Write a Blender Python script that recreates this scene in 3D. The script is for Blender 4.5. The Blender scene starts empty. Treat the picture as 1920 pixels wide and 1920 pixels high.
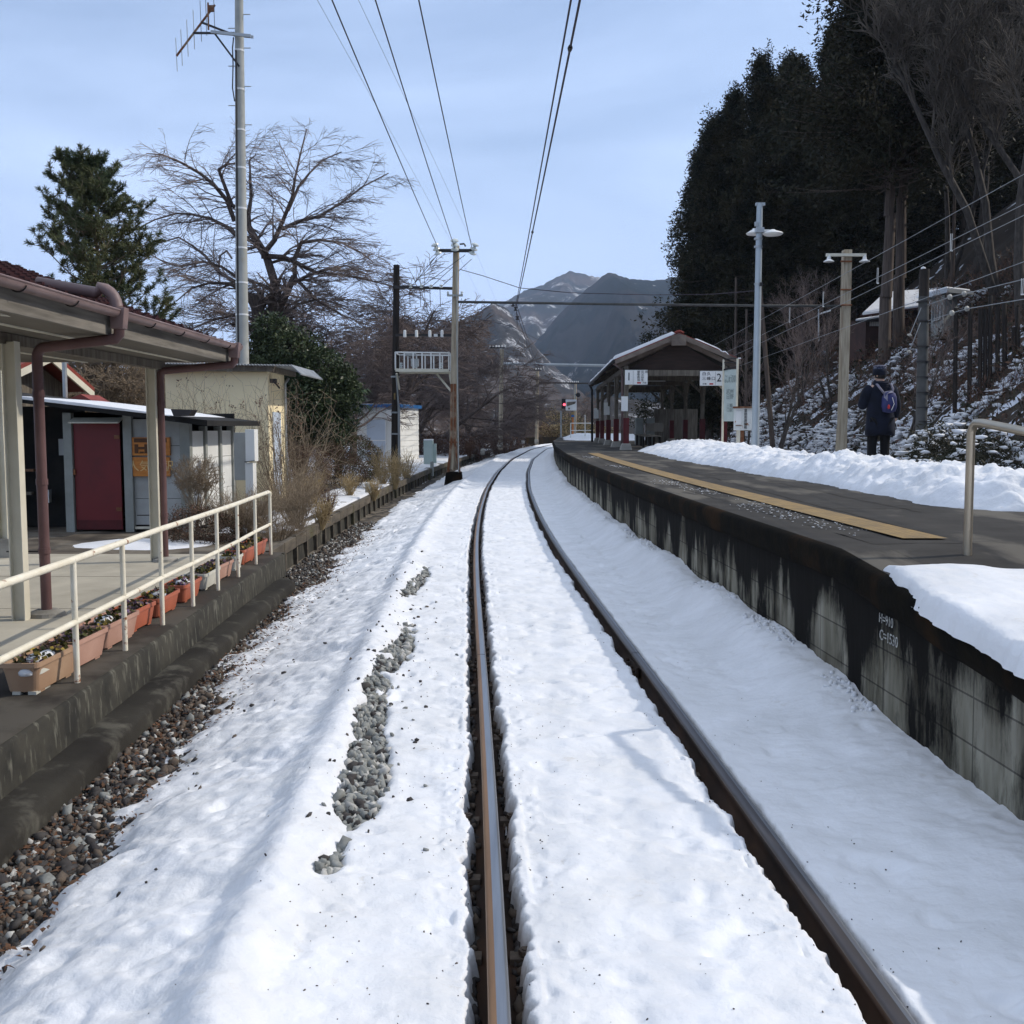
import bpy, math, random
import numpy as np
from mathutils import Vector, Matrix
sc = bpy.context.scene
COL = sc.collection
PI = math.pi
# ---------------------------------------------------------------- camera
H = 1.65; F = 1920.0; PITCH = math.atan(160/1920.0)
cam_d = bpy.data.cameras.new('camera'); cam = bpy.data.objects.new('camera', cam_d); COL.objects.link(cam)
cam.location = (0, 0, H); cam.rotation_euler = (PI/2-PITCH, 0, 0)
cam_d.sensor_width = 36; cam_d.lens = 36; cam_d.clip_start = 0.05; cam_d.clip_end = 9000
sc.camera = cam
# ---------------------------------------------------------------- world and sun
SUN_EL = math.radians(38); SUN_AZ = math.radians(-12)     # from +X, slightly ahead of the camera
sd = Vector((math.cos(SUN_EL)*math.cos(SUN_AZ), -math.cos(SUN_EL)*math.sin(SUN_AZ), math.sin(SUN_EL)))
w = bpy.data.worlds.new("World"); sc.world = w; w.use_nodes = True
nt = w.node_tree; nt.nodes.clear()
out = nt.nodes.new('ShaderNodeOutputWorld'); bg = nt.nodes.new('ShaderNodeBackground')
sky = nt.nodes.new('ShaderNodeTexSky'); sky.sky_type = 'NISHITA'; sky.sun_disc = False
sky.sun_elevation = SUN_EL; sky.sun_rotation = math.atan2(sd.x, sd.y)
sky.air_density = 1.0; sky.dust_density = 0.6; sky.ozone_density = 4.0; sky.altitude = 300
tc = nt.nodes.new('ShaderNodeTexCoord'); mp = nt.nodes.new('ShaderNodeMapping')
mp.inputs['Scale'].default_value = (1.0, 1.0, 3.2); mp.inputs['Rotation'].default_value = (0.2, 0.5, 0.3)
nz = nt.nodes.new('ShaderNodeTexNoise'); nz.inputs['Scale'].default_value = 1.7; nz.inputs['Detail'].default_value = 9; nz.inputs['Roughness'].default_value = 0.52; nz.inputs['Distortion'].default_value = 0.35
rp = nt.nodes.new('ShaderNodeValToRGB'); rp.color_ramp.elements[0].position = 0.36; rp.color_ramp.elements[0].color = (0.05,)*3+(1,); rp.color_ramp.elements[1].position = 0.62; rp.color_ramp.elements[1].color = (0.60,)*3+(1,)
mx = nt.nodes.new('ShaderNodeMixRGB'); mx.inputs['Color2'].default_value = (5.7, 7.2, 10.1, 1)
# thin high cloud is denser low down and towards the left (west)
sep = nt.nodes.new('ShaderNodeSeparateXYZ')
low = nt.nodes.new('ShaderNodeMapRange'); low.inputs['From Min'].default_value = 0.45; low.inputs['From Max'].default_value = 0.02; low.inputs['To Min'].default_value = -0.1; low.inputs['To Max'].default_value = 0.5
lft = nt.nodes.new('ShaderNodeMapRange'); lft.inputs['From Min'].default_value = 0.2; lft.inputs['From Max'].default_value = -0.5; lft.inputs['To Min'].default_value = 0.0; lft.inputs['To Max'].default_value = 0.22
ad = nt.nodes.new('ShaderNodeMath'); ad.operation = 'ADD'; ad2 = nt.nodes.new('ShaderNodeMath'); ad2.operation = 'ADD'; ad2.use_clamp = True
L = nt.links.new
L(tc.outputs['Generated'], mp.inputs['Vector']); L(mp.outputs[0], nz.inputs['Vector']); L(nz.outputs['Fac'], rp.inputs[0])
L(tc.outputs['Generated'], sep.inputs[0]); L(sep.outputs['Z'], low.inputs['Value']); L(sep.outputs['X'], lft.inputs['Value'])
L(low.outputs[0], ad.inputs[0]); L(lft.outputs[0], ad.inputs[1]); L(rp.outputs[0], ad2.inputs[0]); L(ad.outputs[0], ad2.inputs[1])
L(sky.outputs[0], mx.inputs['Color1']); L(ad2.outputs[0], mx.inputs['Fac'])
hi_ = nt.nodes.new('ShaderNodeMapRange'); hi_.inputs['From Min'].default_value = 0.42; hi_.inputs['From Max'].default_value = 0.85; hi_.inputs['To Min'].default_value = 0.0; hi_.inputs['To Max'].default_value = 1.0   # unseen sky overhead brightened, added as fill for the shaded snow
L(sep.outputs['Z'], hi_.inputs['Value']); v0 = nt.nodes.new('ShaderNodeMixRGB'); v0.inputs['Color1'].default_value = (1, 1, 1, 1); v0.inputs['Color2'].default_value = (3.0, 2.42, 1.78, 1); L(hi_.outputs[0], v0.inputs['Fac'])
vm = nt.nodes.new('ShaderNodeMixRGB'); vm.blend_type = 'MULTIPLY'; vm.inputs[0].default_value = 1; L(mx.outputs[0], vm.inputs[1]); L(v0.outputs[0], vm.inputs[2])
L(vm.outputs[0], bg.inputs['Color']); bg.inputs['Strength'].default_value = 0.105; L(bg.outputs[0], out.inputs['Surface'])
sl = bpy.data.lights.new('sun', 'SUN'); sl.energy = 2.75; sl.angle = math.radians(0.6); sl.color = (1.0, 0.93, 0.83)
so = bpy.data.objects.new('sun', sl); COL.objects.link(so); so.rotation_euler = sd.to_track_quat('Z', 'Y').to_euler(); so.location = (20, -5, 20)
sc.view_settings.view_transform = 'Standard'; sc.view_settings.look = 'None'; sc.view_settings.gamma = 1.0; sc.view_settings.exposure = 0.36
sc.view_settings.use_curve_mapping = False
# ---------------------------------------------------------------- helpers
def ray(px, py):
    a = (px-960)/F; b = (960-py)/F; c, s = math.cos(PITCH), math.sin(PITCH)
    return Vector((a, c+b*s, -s+b*c))
def at(px, py, Y):                       # point of the place at depth Y
    d = ray(px, py); t = Y/d.y; return Vector((d.x*t, Y, H+d.z*t))
def onz(px, py, z):
    d = ray(px, py); t = (z-H)/d.z; return Vector((d.x*t, d.y*t, z))
def _lat(ix, iy, seed):
    h = (ix.astype(np.int64)*374761393 + iy.astype(np.int64)*668265263 + seed*2147483647) & 0x7fffffff
    h = ((h ^ (h >> 13))*1274126177) & 0x7fffffff
    h = h ^ (h >> 16)
    return (h & 0xffff)/32767.5-1.0
def vn(x, y, seed=0):
    x = np.asarray(x, float); y = np.asarray(y, float)
    ix = np.floor(x); iy = np.floor(y); fx = x-ix; fy = y-iy
    fx = fx*fx*fx*(fx*(fx*6-15)+10); fy = fy*fy*fy*(fy*(fy*6-15)+10)
    a = _lat(ix, iy, seed); b = _lat(ix+1, iy, seed); c = _lat(ix, iy+1, seed); d = _lat(ix+1, iy+1, seed)
    return a+(b-a)*fx+(c-a)*fy+(a-b-c+d)*fx*fy
def fbm(x, y, o=4, seed=0, g=0.5):
    s = 0; A = 1; n = 0
    for k in range(o):
        s = s+A*vn(x*2**k+17.3*k, y*2**k-9.1*k, seed+k); n += A; A *= g
    return s/n
def ss(a, b, x):
    t = np.clip((x-a)/(b-a), 0, 1); return t*t*(3-2*t)
# track centre line X(Y)
_cy = np.array([-25, -12, 2.7, 3.85, 5.2, 7, 10, 15, 20, 27.6, 38.5, 53, 76, 95, 115, 135.])
_cx = np.array([1.2, .95, .54, .50, .43, .365, .215, .03, -.07, -.115, .05, .53, 1.95, 4.1, 8.0, 13.5])
_t = np.linspace(-25, 135, 1601); _v = np.interp(_t, _cy, _cx)
for _ in range(3):
    k = np.ones(31)/31; _v = np.convolve(np.pad(_v, 15, mode='reflect', reflect_type='odd'), k, mode='valid')
def cx(Y): return np.interp(Y, _t, _v)
ORG = {}
def link(o): COL.objects.link(o); return o
def tag(o, label=None, cat=None, group=None, kind=None):
    if label: o['label'] = label
    if cat: o['category'] = cat
    if group: o['group'] = group
    if kind: o['kind'] = kind
    return o
def thing(name, label, cat, loc, group=None):
    o = bpy.data.objects.new(name, None); link(o); o.location = loc; o.empty_display_size = 0.2
    ORG[o] = Vector(loc); return tag(o, label, cat, group)
def finish(me, name, mats, parent, origin, smooth):
    o = bpy.data.objects.new(name, me); link(o)
    if parent is not None: o.parent = parent; ORG[o] = ORG[parent]
    else: o.location = origin; ORG[o] = Vector(origin)
    if not isinstance(mats, (list, tuple)): mats = [mats]
    for m in mats: me.materials.append(m)
    if smooth: me.polygons.foreach_set('use_smooth', [True]*len(me.polygons))
    return o
def np_mesh(name, V, Fc, mats, parent=None, origin=(0, 0, 0), smooth=False, mi=None):
    V = np.asarray(V, float).reshape(-1, 3); Fc = np.asarray(Fc, np.int32); n, k = Fc.shape
    og = ORG[parent] if parent is not None else Vector(origin)
    me = bpy.data.meshes.new(name); me.vertices.add(len(V)); me.vertices.foreach_set('co', (V-np.array(og)).ravel())
    me.loops.add(n*k); me.loops.foreach_set('vertex_index', Fc.ravel())
    me.polygons.add(n); me.polygons.foreach_set('loop_start', np.arange(0, n*k, k)); me.polygons.foreach_set('loop_total', np.full(n, k))
    if mi is not None: me.polygons.foreach_set('material_index', mi)
    me.update(calc_edges=True)
    return finish(me, name, mats, parent, origin, smooth)
def grid(name, X, Y, Z, mats, parent=None, origin=(0, 0, 0), smooth=True, keep=None, mi=None):
    r, c = X.shape; V = np.stack([X, Y, Z], -1).reshape(-1, 3)
    i = np.arange(r*c).reshape(r, c)
    Fc = np.stack([i[:-1, :-1], i[:-1, 1:], i[1:, 1:], i[1:, :-1]], -1).reshape(-1, 4)
    if keep is not None:
        k = (keep[:-1, :-1] | keep[:-1, 1:] | keep[1:, 1:] | keep[1:, :-1]).ravel(); Fc = Fc[k]
        used = np.unique(Fc); mapp = np.zeros(r*c, int); mapp[used] = np.arange(len(used)); V = V[used]; Fc = mapp[Fc]
    return np_mesh(name, V, Fc, mats, parent, origin, smooth, mi)
class MB:
    def __init__(s): s.v = []; s.f = []; s.m = []; s.cur = 0
    def add(s, vs, fs):
        b = len(s.v); s.v += [tuple(v) for v in vs]; s.f += [tuple(b+i for i in f) for f in fs]; s.m += [s.cur]*len(fs); return s
    def box(s, c, d, M=None):
        x, y, z = d[0]/2, d[1]/2, d[2]/2
        vs = [Vector((a*x, b*y, e*z)) for e in (-1, 1) for b in (-1, 1) for a in (-1, 1)]
        if M is not None: vs = [M @ v for v in vs]
        c = Vector(c); vs = [v+c for v in vs]
        return s.add(vs, [(0, 2, 3, 1), (4, 5, 7, 6), (0, 1, 5, 4), (2, 6, 7, 3), (0, 4, 6, 2), (1, 3, 7, 5)])
    def b2(s, a, b):                     # box from corner to corner
        return s.box([(a[i]+b[i])/2 for i in range(3)], [abs(b[i]-a[i]) for i in range(3)])
    def beam(s, p, q, wd, ht, up=(0, 0, 1)):
        p = Vector(p); q = Vector(q); d = (q-p); n = d.length; d.normalize(); u = Vector(up)
        r = d.cross(u)
        if r.length < 1e-4: r = d.cross(Vector((1, 0, 0)))
        r.normalize(); u = r.cross(d)
        M = Matrix((r, d, u)).transposed()
        return s.box((p+q)/2, (wd, n, ht), M)
    def tube(s, pts, r, n=8, cap=True):
        pts = [Vector(p) for p in pts]; rs = r if isinstance(r, (list, tuple)) else [r]*len(pts)
        b = len(s.v); prev = None
        for i, p in enumerate(pts):
            d = (pts[min(i+1, len(pts)-1)]-pts[max(i-1, 0)]).normalized()
            if prev is None:
                a = Vector((0, 0, 1)) if abs(d.z) < .9 else Vector((1, 0, 0)); u = d.cross(a).normalized()
            else: u = (prev-d*prev.dot(d)).normalized()
            prev = u; v = d.cross(u)
            for k in range(n):
                t = 2*PI*k/n; s.v.append(tuple(p+(u*math.cos(t)+v*math.sin(t))*rs[i]))
        for i in range(len(pts)-1):
            for k in range(n):
                s.f.append((b+i*n+k, b+i*n+(k+1) % n, b+(i+1)*n+(k+1) % n, b+(i+1)*n+k)); s.m.append(s.cur)
        if cap:
            s.f.append(tuple(b+k for k in range(n))[::-1]); s.m.append(s.cur)
            e = b+(len(pts)-1)*n; s.f.append(tuple(e+k for k in range(n))); s.m.append(s.cur)
        return s
    def lathe(s, c, prof, n=16, axis=None):  # prof: (r, z)
        M = Matrix.Identity(3) if axis is None else Vector(axis).normalized().to_track_quat('Z', 'Y').to_matrix()
        c = Vector(c); b = len(s.v)
        for r, z in prof:
            for k in range(n): s.v.append(tuple(c+M @ Vector((r*math.cos(2*PI*k/n), r*math.sin(2*PI*k/n), z))))
        for i in range(len(prof)-1):
            for k in range(n): s.f.append((b+i*n+k, b+i*n+(k+1) % n, b+(i+1)*n+(k+1) % n, b+(i+1)*n+k)); s.m.append(s.cur)
        s.f.append(tuple(b+k for k in range(n))[::-1]); s.m.append(s.cur)
        e = b+(len(prof)-1)*n; s.f.append(tuple(e+k for k in range(n))); s.m.append(s.cur)
        return s
    def poly(s, pts, d):                 # polygon pts extruded by vector d
        n = len(pts); pts = [Vector(p) for p in pts]; d = Vector(d)
        return s.add(pts+[p+d for p in pts], [tuple(range(n))[::-1], tuple(range(n, 2*n))]+[(i, (i+1) % n, n+(i+1) % n, n+i) for i in range(n)])
    def build(s, name, mats, parent=None, origin=None, smooth=False, bevel=0, auto=False):
        if origin is None and parent is None:
            a = np.array(s.v); origin = (float((a[:, 0].min()+a[:, 0].max())/2), float((a[:, 1].min()+a[:, 1].max())/2), float(a[:, 2].min()))
        og = ORG[parent] if parent is not None else Vector(origin)
        me = bpy.data.meshes.new(name); me.from_pydata([tuple(Vector(v)-og) for v in s.v], [], s.f)
        me.polygons.foreach_set('material_index', s.m); me.update()
        o = finish(me, name, mats, parent, origin, smooth)
        if auto: me.set_sharp_from_angle(angle=math.radians(40))
        if bevel:
            bm = o.modifiers.new('bevel', 'BEVEL'); bm.width = bevel; bm.segments = 2; bm.limit_method = 'ANGLE'
        return o
def dup(root, loc, label=None, group=None, rotz=None, scale=None):
    r = root.copy(); link(r); r.location = loc; ORG[r] = Vector(loc)
    if rotz is not None: r.rotation_euler = (0, 0, rotz)
    if scale is not None: r.scale = scale if isinstance(scale, (tuple, list)) else (scale,)*3
    if label: r['label'] = label
    if group: r['group'] = group
    for ch in list(root.children):
        c = ch.copy(); link(c); c.parent = r
        for g in list(ch.children): d = g.copy(); link(d); d.parent = c
    return r
def txt(s, size, mat, parent, loc, rot=(PI/2, 0, 0), name='lettering', ax='CENTER', sx=1.0, depth=0.002, spacing=1.0):
    cu = bpy.data.curves.new(name, 'FONT'); cu.body = s; cu.size = size; cu.align_x = ax; cu.align_y = 'CENTER'; cu.extrude = depth; cu.space_character = spacing; cu.space_line = 0.95; cu.resolution_u = 3
    t = bpy.data.objects.new(name, cu); link(t)
    bpy.context.view_layer.update()
    me = bpy.data.meshes.new_from_object(t.evaluated_get(bpy.context.evaluated_depsgraph_get()))
    bpy.data.objects.remove(t); me.materials.clear(); me.materials.append(mat); me.name = name
    o = bpy.data.objects.new(name, me); link(o); o.parent = parent; o.location = Vector(loc)-ORG[parent]; o.rotation_euler = rot; o.scale = (sx, 1, 1)
    return o
# ---------------------------------------------------------------- materials
def M(name, c1, c2=None, scale=4, rough=.85, bump=0.0, bscale=None, metal=0, st=(1, 1, 1), lo=.35, hi=.65, detail=6, spec=.3, c3=None, s3=1.5, st3=(1, 1, 1), lo3=.5, hi3=.62, coat=0):
    m = bpy.data.materials.new(name); m.use_nodes = True; n = m.node_tree.nodes; l = m.node_tree.links.new
    b = n['Principled BSDF']; b.inputs['Roughness'].default_value = rough; b.inputs['Metallic'].default_value = metal
    b.inputs['Specular IOR Level'].default_value = spec
    if coat: b.inputs['Coat Weight'].default_value = coat
    tc = n.new('ShaderNodeTexCoord')
    def nse(sc_, stt, det=detail):
        mp = n.new('ShaderNodeMapping'); mp.inputs['Scale'].default_value = stt; l(tc.outputs['Object'], mp.inputs['Vector'])
        t = n.new('ShaderNodeTexNoise'); t.inputs['Scale'].default_value = sc_; t.inputs['Detail'].default_value = det; t.inputs['Roughness'].default_value = .6; l(mp.outputs[0], t.inputs['Vector']); return t
    if c2 is None: c2 = tuple(x*.72 for x in c1)
    t = nse(scale, st); r = n.new('ShaderNodeValToRGB'); r.color_ramp.elements[0].position = lo; r.color_ramp.elements[1].position = hi
    r.color_ramp.elements[0].color = (*c1, 1); r.color_ramp.elements[1].color = (*c2, 1); l(t.outputs['Fac'], r.inputs[0]); col = r.outputs[0]
    if c3 is not None:
        t3 = nse(s3, st3); r3 = n.new('ShaderNodeValToRGB'); r3.color_ramp.elements[0].position = lo3; r3.color_ramp.elements[1].position = hi3
        l(t3.outputs['Fac'], r3.inputs[0]); mx = n.new('ShaderNodeMixRGB'); l(r3.outputs[0], mx.inputs[0]); l(col, mx.inputs[1]); mx.inputs[2].default_value = (*c3, 1); col = mx.outputs[0]
    l(col, b.inputs['Base Color'])
    if bump:
        tb = nse(bscale or scale*4, st); bp = n.new('ShaderNodeBump'); bp.inputs['Strength'].default_value = min(1, bump*10); bp.inputs['Distance'].default_value = bump*.2
        l(tb.outputs['Fac'], bp.inputs['Height']); l(bp.outputs[0], b.inputs['Normal'])
    return m
def snow_mat(name='snow', dirty=0.0):
    m = bpy.data.materials.new(name); m.use_nodes = True; n = m.node_tree.nodes; l = m.node_tree.links.new
    b = n['Principled BSDF']; b.inputs['Roughness'].default_value = .55; b.inputs['Specular IOR Level'].default_value = .25
    tc = n.new('ShaderNodeTexCoord')
    a = n.new('ShaderNodeTexNoise'); a.inputs['Scale'].default_value = 2.3; a.inputs['Detail'].default_value = 8; l(tc.outputs['Object'], a.inputs['Vector'])
    r = n.new('ShaderNodeValToRGB'); r.color_ramp.elements[0].position = .3; r.color_ramp.elements[1].position = .66
    r.color_ramp.elements[0].color = (.735, .745, .77, 1); r.color_ramp.elements[1].color = (.64-dirty, .648-dirty, .662-dirty*1.2, 1); l(a.outputs['Fac'], r.inputs[0]); g_ = n.new('ShaderNodeTexNoise'); g_.inputs['Scale'].default_value = 5.5; g_.inputs['Detail'].default_value = 10; g_.inputs['Roughness'].default_value = .75; l(tc.outputs['Object'], g_.inputs['Vector'])
    gr = n.new('ShaderNodeValToRGB'); gr.color_ramp.elements[0].position = .60; gr.color_ramp.elements[1].position = .80; l(g_.outputs['Fac'], gr.inputs[0])
    gm = n.new('ShaderNodeMixRGB'); l(gr.outputs[0], gm.inputs[0]); l(r.outputs[0], gm.inputs[1]); gm.inputs[2].default_value = (.47, .43, .37, 1); l(gm.outputs[0], b.inputs['Base Color'])
    d = n.new('ShaderNodeTexNoise'); d.inputs['Scale'].default_value = 42; d.inputs['Detail'].default_value = 5; d.inputs['Roughness'].default_value = .7; l(tc.outputs['Object'], d.inputs['Vector'])
    e = n.new('ShaderNodeTexNoise'); e.inputs['Scale'].default_value = 7.5; e.inputs['Detail'].default_value = 6; l(tc.outputs['Object'], e.inputs['Vector'])
    b1 = n.new('ShaderNodeBump'); b1.inputs['Strength'].default_value = .4; b1.inputs['Distance'].default_value = .006; l(d.outputs['Fac'], b1.inputs['Height'])
    b2 = n.new('ShaderNodeBump'); b2.inputs['Strength'].default_value = .6; b2.inputs['Distance'].default_value = .03; l(e.outputs['Fac'], b2.inputs['Height']); l(b1.outputs[0], b2.inputs['Normal']); l(b2.outputs[0], b.inputs['Normal'])
    b.inputs['Subsurface Weight'].default_value = 0.0
    return m
SNOW = snow_mat(); 
MT = {}
MT['wood_grey'] = M('weathered_wood', (.19, .165, .13), (.09, .075, .06), 3, .9, .03, st=(6, 6, .5))
MT['wood_pole'] = M('pale_wood', (.46, .40, .30), (.27, .22, .155), 3, .9, .03, st=(5, 5, .35), c3=(.12, .07, .035), s3=2, st3=(3, 3, .2), lo3=.56, hi3=.7)
MT['dark_pole'] = M('creosoted_wood', (.035, .026, .02), (.012, .01, .009), 3, .8, .02, st=(5, 5, .4))
MT['concrete'] = M('concrete', (.38, .36, .32), (.26, .25, .22), 3, .9, .02, c3=(.16, .15, .13), s3=1.2)
MT['conc_pole'] = M('concrete_pole', (.40, .40, .37), (.30, .31, .29), 2, .75, .01, c3=(.36, .27, .12), s3=.6, st3=(1, 1, .6), lo3=.58, hi3=.7)
MT['cream'] = M('cream_paint', (.70, .66, .54), (.58, .54, .43), 2, .5, .004)
MT['white_rust'] = M('white_paint_with_rust', (.80, .75, .62), (.70, .64, .50), 6, .45, .01, c3=(.26, .09, .03), s3=9, st3=(1, 1, 1), lo3=.62, hi3=.68)
MT['pipe'] = M('mauve_brown_drainpipe', (.15, .085, .08), (.11, .06, .058), 3, .45, .003)
MT['gutter'] = M('gutter_plastic', (.24, .17, .16), (.17, .115, .11), 2, .5, .004)
MT['tile'] = M('dark_red_tin_tiles', (.045, .010, .009), (.025, .008, .008), 3, .45, .01)
MT['redroof'] = M('red_tin', (.26, .05, .035), (.17, .035, .028), 3, .6, .01)
MT['redpaint'] = M('dark_red_paint', (.15, .016, .018), (.12, .014, .016), 1.5, .45, .003, c3=(.09, .012, .014), s3=.9)
MT['maroon'] = M('maroon_paint', (.10, .012, .014), (.06, .009, .010), 3, .6, .005)
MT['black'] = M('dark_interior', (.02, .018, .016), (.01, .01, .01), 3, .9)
MT['greyblock'] = M('pale_cement_board', (.40, .41, .40), (.30, .31, .30), 1.5, .85, .006, c3=(.26, .24, .20), s3=.9, lo3=.5, hi3=.8)
MT['greypost'] = M('grey_cement_post', (.30, .31, .29), (.22, .23, .21), 2, .85, .006)
MT['yellowwall'] = M('yellow_render', (.90, .77, .50), (.82, .69, .44), .6, .85, .0)
MT['corr'] = M('corrugated_sheet', (.30, .31, .32), (.20, .21, .22), 2, .5, .004, metal=.3)
MT['bluegrey'] = M('blue_grey_door', (.50, .56, .64), (.44, .50, .58), 1, .5)
MT['whitewall'] = M('white_siding', (.74, .74, .71), (.66, .66, .63), 1, .5, .003, c3=(.45, .43, .38), s3=1.0, st3=(2, 2, .3), lo3=.56, hi3=.9)
MT['blueroof'] = M('blue_tin', (.03, .14, .36), (.02, .11, .30), 2, .45)
MT['white'] = M('white_enamel', (.78, .78, .76), (.72, .72, .70), 2, .35)
MT['greyink'] = M('grey_ink', (.16, .16, .16), None, 2, .6)
MT['ink'] = M('black_ink', (.02, .02, .022), None, 2, .6)
MT['redink'] = M('red_ink', (.5, .03, .03), None, 2, .6)
MT['galv'] = M('galvanised_steel', (.42, .44, .45), (.33, .35, .36), 2, .45, .002, metal=.5)
MT['lampmetal'] = M('pale_painted_steel', (.42, .47, .50), (.36, .41, .44), 2, .4, .002, metal=.2)
MT['stainless'] = M('stainless_steel', (.52, .45, .35), (.42, .37, .29), 3, .36, metal=.8, spec=.5)
MT['rust'] = M('rusty_steel', (.22, .09, .04), (.13, .05, .025), 6, .85, .01, c3=(.35, .30, .22), s3=2, lo3=.5, hi3=.7)
MT['darksteel'] = M('dark_steel', (.05, .045, .045), (.03, .028, .028), 3, .5, metal=.4)
MT['wire'] = M('weathered_wire', (.055, .045, .06), None, 3, .6)
MT['wire_pale'] = M('pale_wire', (.30, .31, .32), None, 3, .5)
MT['twig_grey'] = M('grey_winter_twigs', (.13, .11, .09), (.07, .058, .047), 2, .95)
MT['darkpole'] = M('dark_old_pole', (.10, .10, .095), (.06, .06, .058), 2, .9, .01)
MT['porcelain'] = M('porcelain', (.62, .66, .64), (.50, .54, .52), 6, .25, spec=.5)
MT['cabinet'] = M('green_grey_cabinet', (.42, .50, .46), (.36, .44, .41), 2, .5)
MT['discs'] = M('weathered_disc', (.42, .41, .36), (.30, .29, .26), 6, .4)
MT['fascia'] = M('weathered_fascia', (.22, .20, .17), (.11, .10, .085), 3, .9, .02, st=(6, .4, 6))
MT['bark_dark'] = M('dark_grey_bark', (.085, .073, .062), (.04, .034, .03), 5, .95, .04, st=(3, 3, .8))
MT['bark'] = M('grey_brown_bark', (.13, .10, .085), (.06, .045, .04), 5, .95, .04, st=(3, 3, .8))
MT['twig'] = M('winter_twigs', (.19, .15, .135), (.11, .082, .075), 2, .9)
MT['twig_pale'] = M('pale_dry_twigs', (.30, .235, .16), (.17, .125, .085), 2, .9)
MT['twig_red'] = M('brown_red_twigs', (.15, .085, .055), (.085, .045, .032), 2, .9)
MT['straw'] = M('dry_straw', (.42, .32, .17), (.26, .19, .10), 3, .9)
MT['cedarbark'] = M('cedar_bark', (.13, .10, .08), (.06, .045, .038), 3, .95, .03, st=(5, 5, .4))
def leafmat(name, a, b, trans=.15, sc_=.8, rough=.7):
    m = M(name, a, b, sc_, rough, detail=3, spec=.2); bs = m.node_tree.nodes['Principled BSDF']; return m
MT['twig_light'] = M('pale_cherry_twigs', (.27, .215, .19), (.15, .115, .10), 2, .9)
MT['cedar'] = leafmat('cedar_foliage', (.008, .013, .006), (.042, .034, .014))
MT['pine'] = leafmat('pine_needles', (.07, .095, .045), (.14, .14, .06))
MT['evergreen'] = leafmat('glossy_leaves', (.030, .048, .020), (.065, .08, .035), rough=.42)
MT['palm'] = leafmat('palm_leaves', (.035, .07, .035), (.06, .09, .04), rough=.5)
MT['greenshrub'] = leafmat('clipped_green', (.05, .06, .018), (.08, .065, .025))
MT['brush'] = leafmat('dark_brush_leaves', (.018, .024, .012), (.05, .038, .022), rough=.6)
MT['terracotta'] = M('terracotta_plastic', (.46, .13, .07), (.38, .11, .06), 3, .5, .002)
MT['pinkpot'] = M('faded_pink_plastic', (.50, .30, .23), (.42, .24, .18), 3, .6, .002)
MT['beigepot'] = M('beige_brown_plastic', (.42, .28, .18), (.34, .21, .13), 3, .6, .002)
MT['whitepot'] = M('off_white_plastic', (.62, .60, .52), (.52, .50, .43), 3, .55, .002)
MT['soil'] = M('potting_soil', (.05, .035, .025), (.025, .018, .014), 12, 1, .05)
MT['petal'] = M('purple_petals', (.10, .05, .20), (.30, .22, .10), 25, .7)
MT['petal2'] = M('yellow_petals', (.45, .30, .04), (.10, .10, .04), 25, .7)
MT['orangewood'] = M('varnished_orange_wood', (.55, .21, .035), (.40, .13, .02), 3, .4, .01, st=(1, 1, 6))
MT['carved'] = M('burnt_wood', (.10, .04, .012), None, 3, .6)
MT['palewood'] = M('pale_relief', (.78, .52, .22), None, 3, .5)
MT['orange'] = M('orange_paint', (.62, .20, .05), None, 3, .5)
MT['navy'] = M('navy_cloth', (.009, .012, .026), (.003, .005, .011), 5, .95, .06)
MT['blackcloth'] = M('black_cloth', (.008, .008, .009), (.005, .005, .006), 8, .95, .01)
MT['bagblue'] = M('blue_nylon', (.03, .035, .12), (.02, .025, .08), 6, .7, .01)
MT['baggrey'] = M('lilac_grey_nylon', (.22, .21, .26), None, 6, .7)
MT['skin'] = M('skin', (.50, .33, .25), (.46, .29, .22), 6, .5)
MT['hair'] = M('dark_hair', (.012, .01, .009), None, 6, .5)
MT['knit'] = M('grey_knit_pattern', (.12, .13, .17), (.02, .025, .05), 30, .95, .02, lo=.42, hi=.5)
m = bpy.data.materials.new('signal_red_lamp'); m.use_nodes = True; b = m.node_tree.nodes['Principled BSDF']; b.inputs['Emission Color'].default_value = (1, .08, .12, 1); b.inputs['Emission Strength'].default_value = 3; b.inputs['Base Color'].default_value = (.5, .02, .03, 1); MT['redlamp'] = m
def glassmat():
    m = bpy.data.materials.new('window_glass'); m.use_nodes = True; b = m.node_tree.nodes['Principled BSDF']
    b.inputs['Base Color'].default_value = (.10, .12, .13, 1); b.inputs['Roughness'].default_value = .12; b.inputs['Specular IOR Level'].default_value = .6; return m
MT['glass'] = glassmat()
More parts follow.
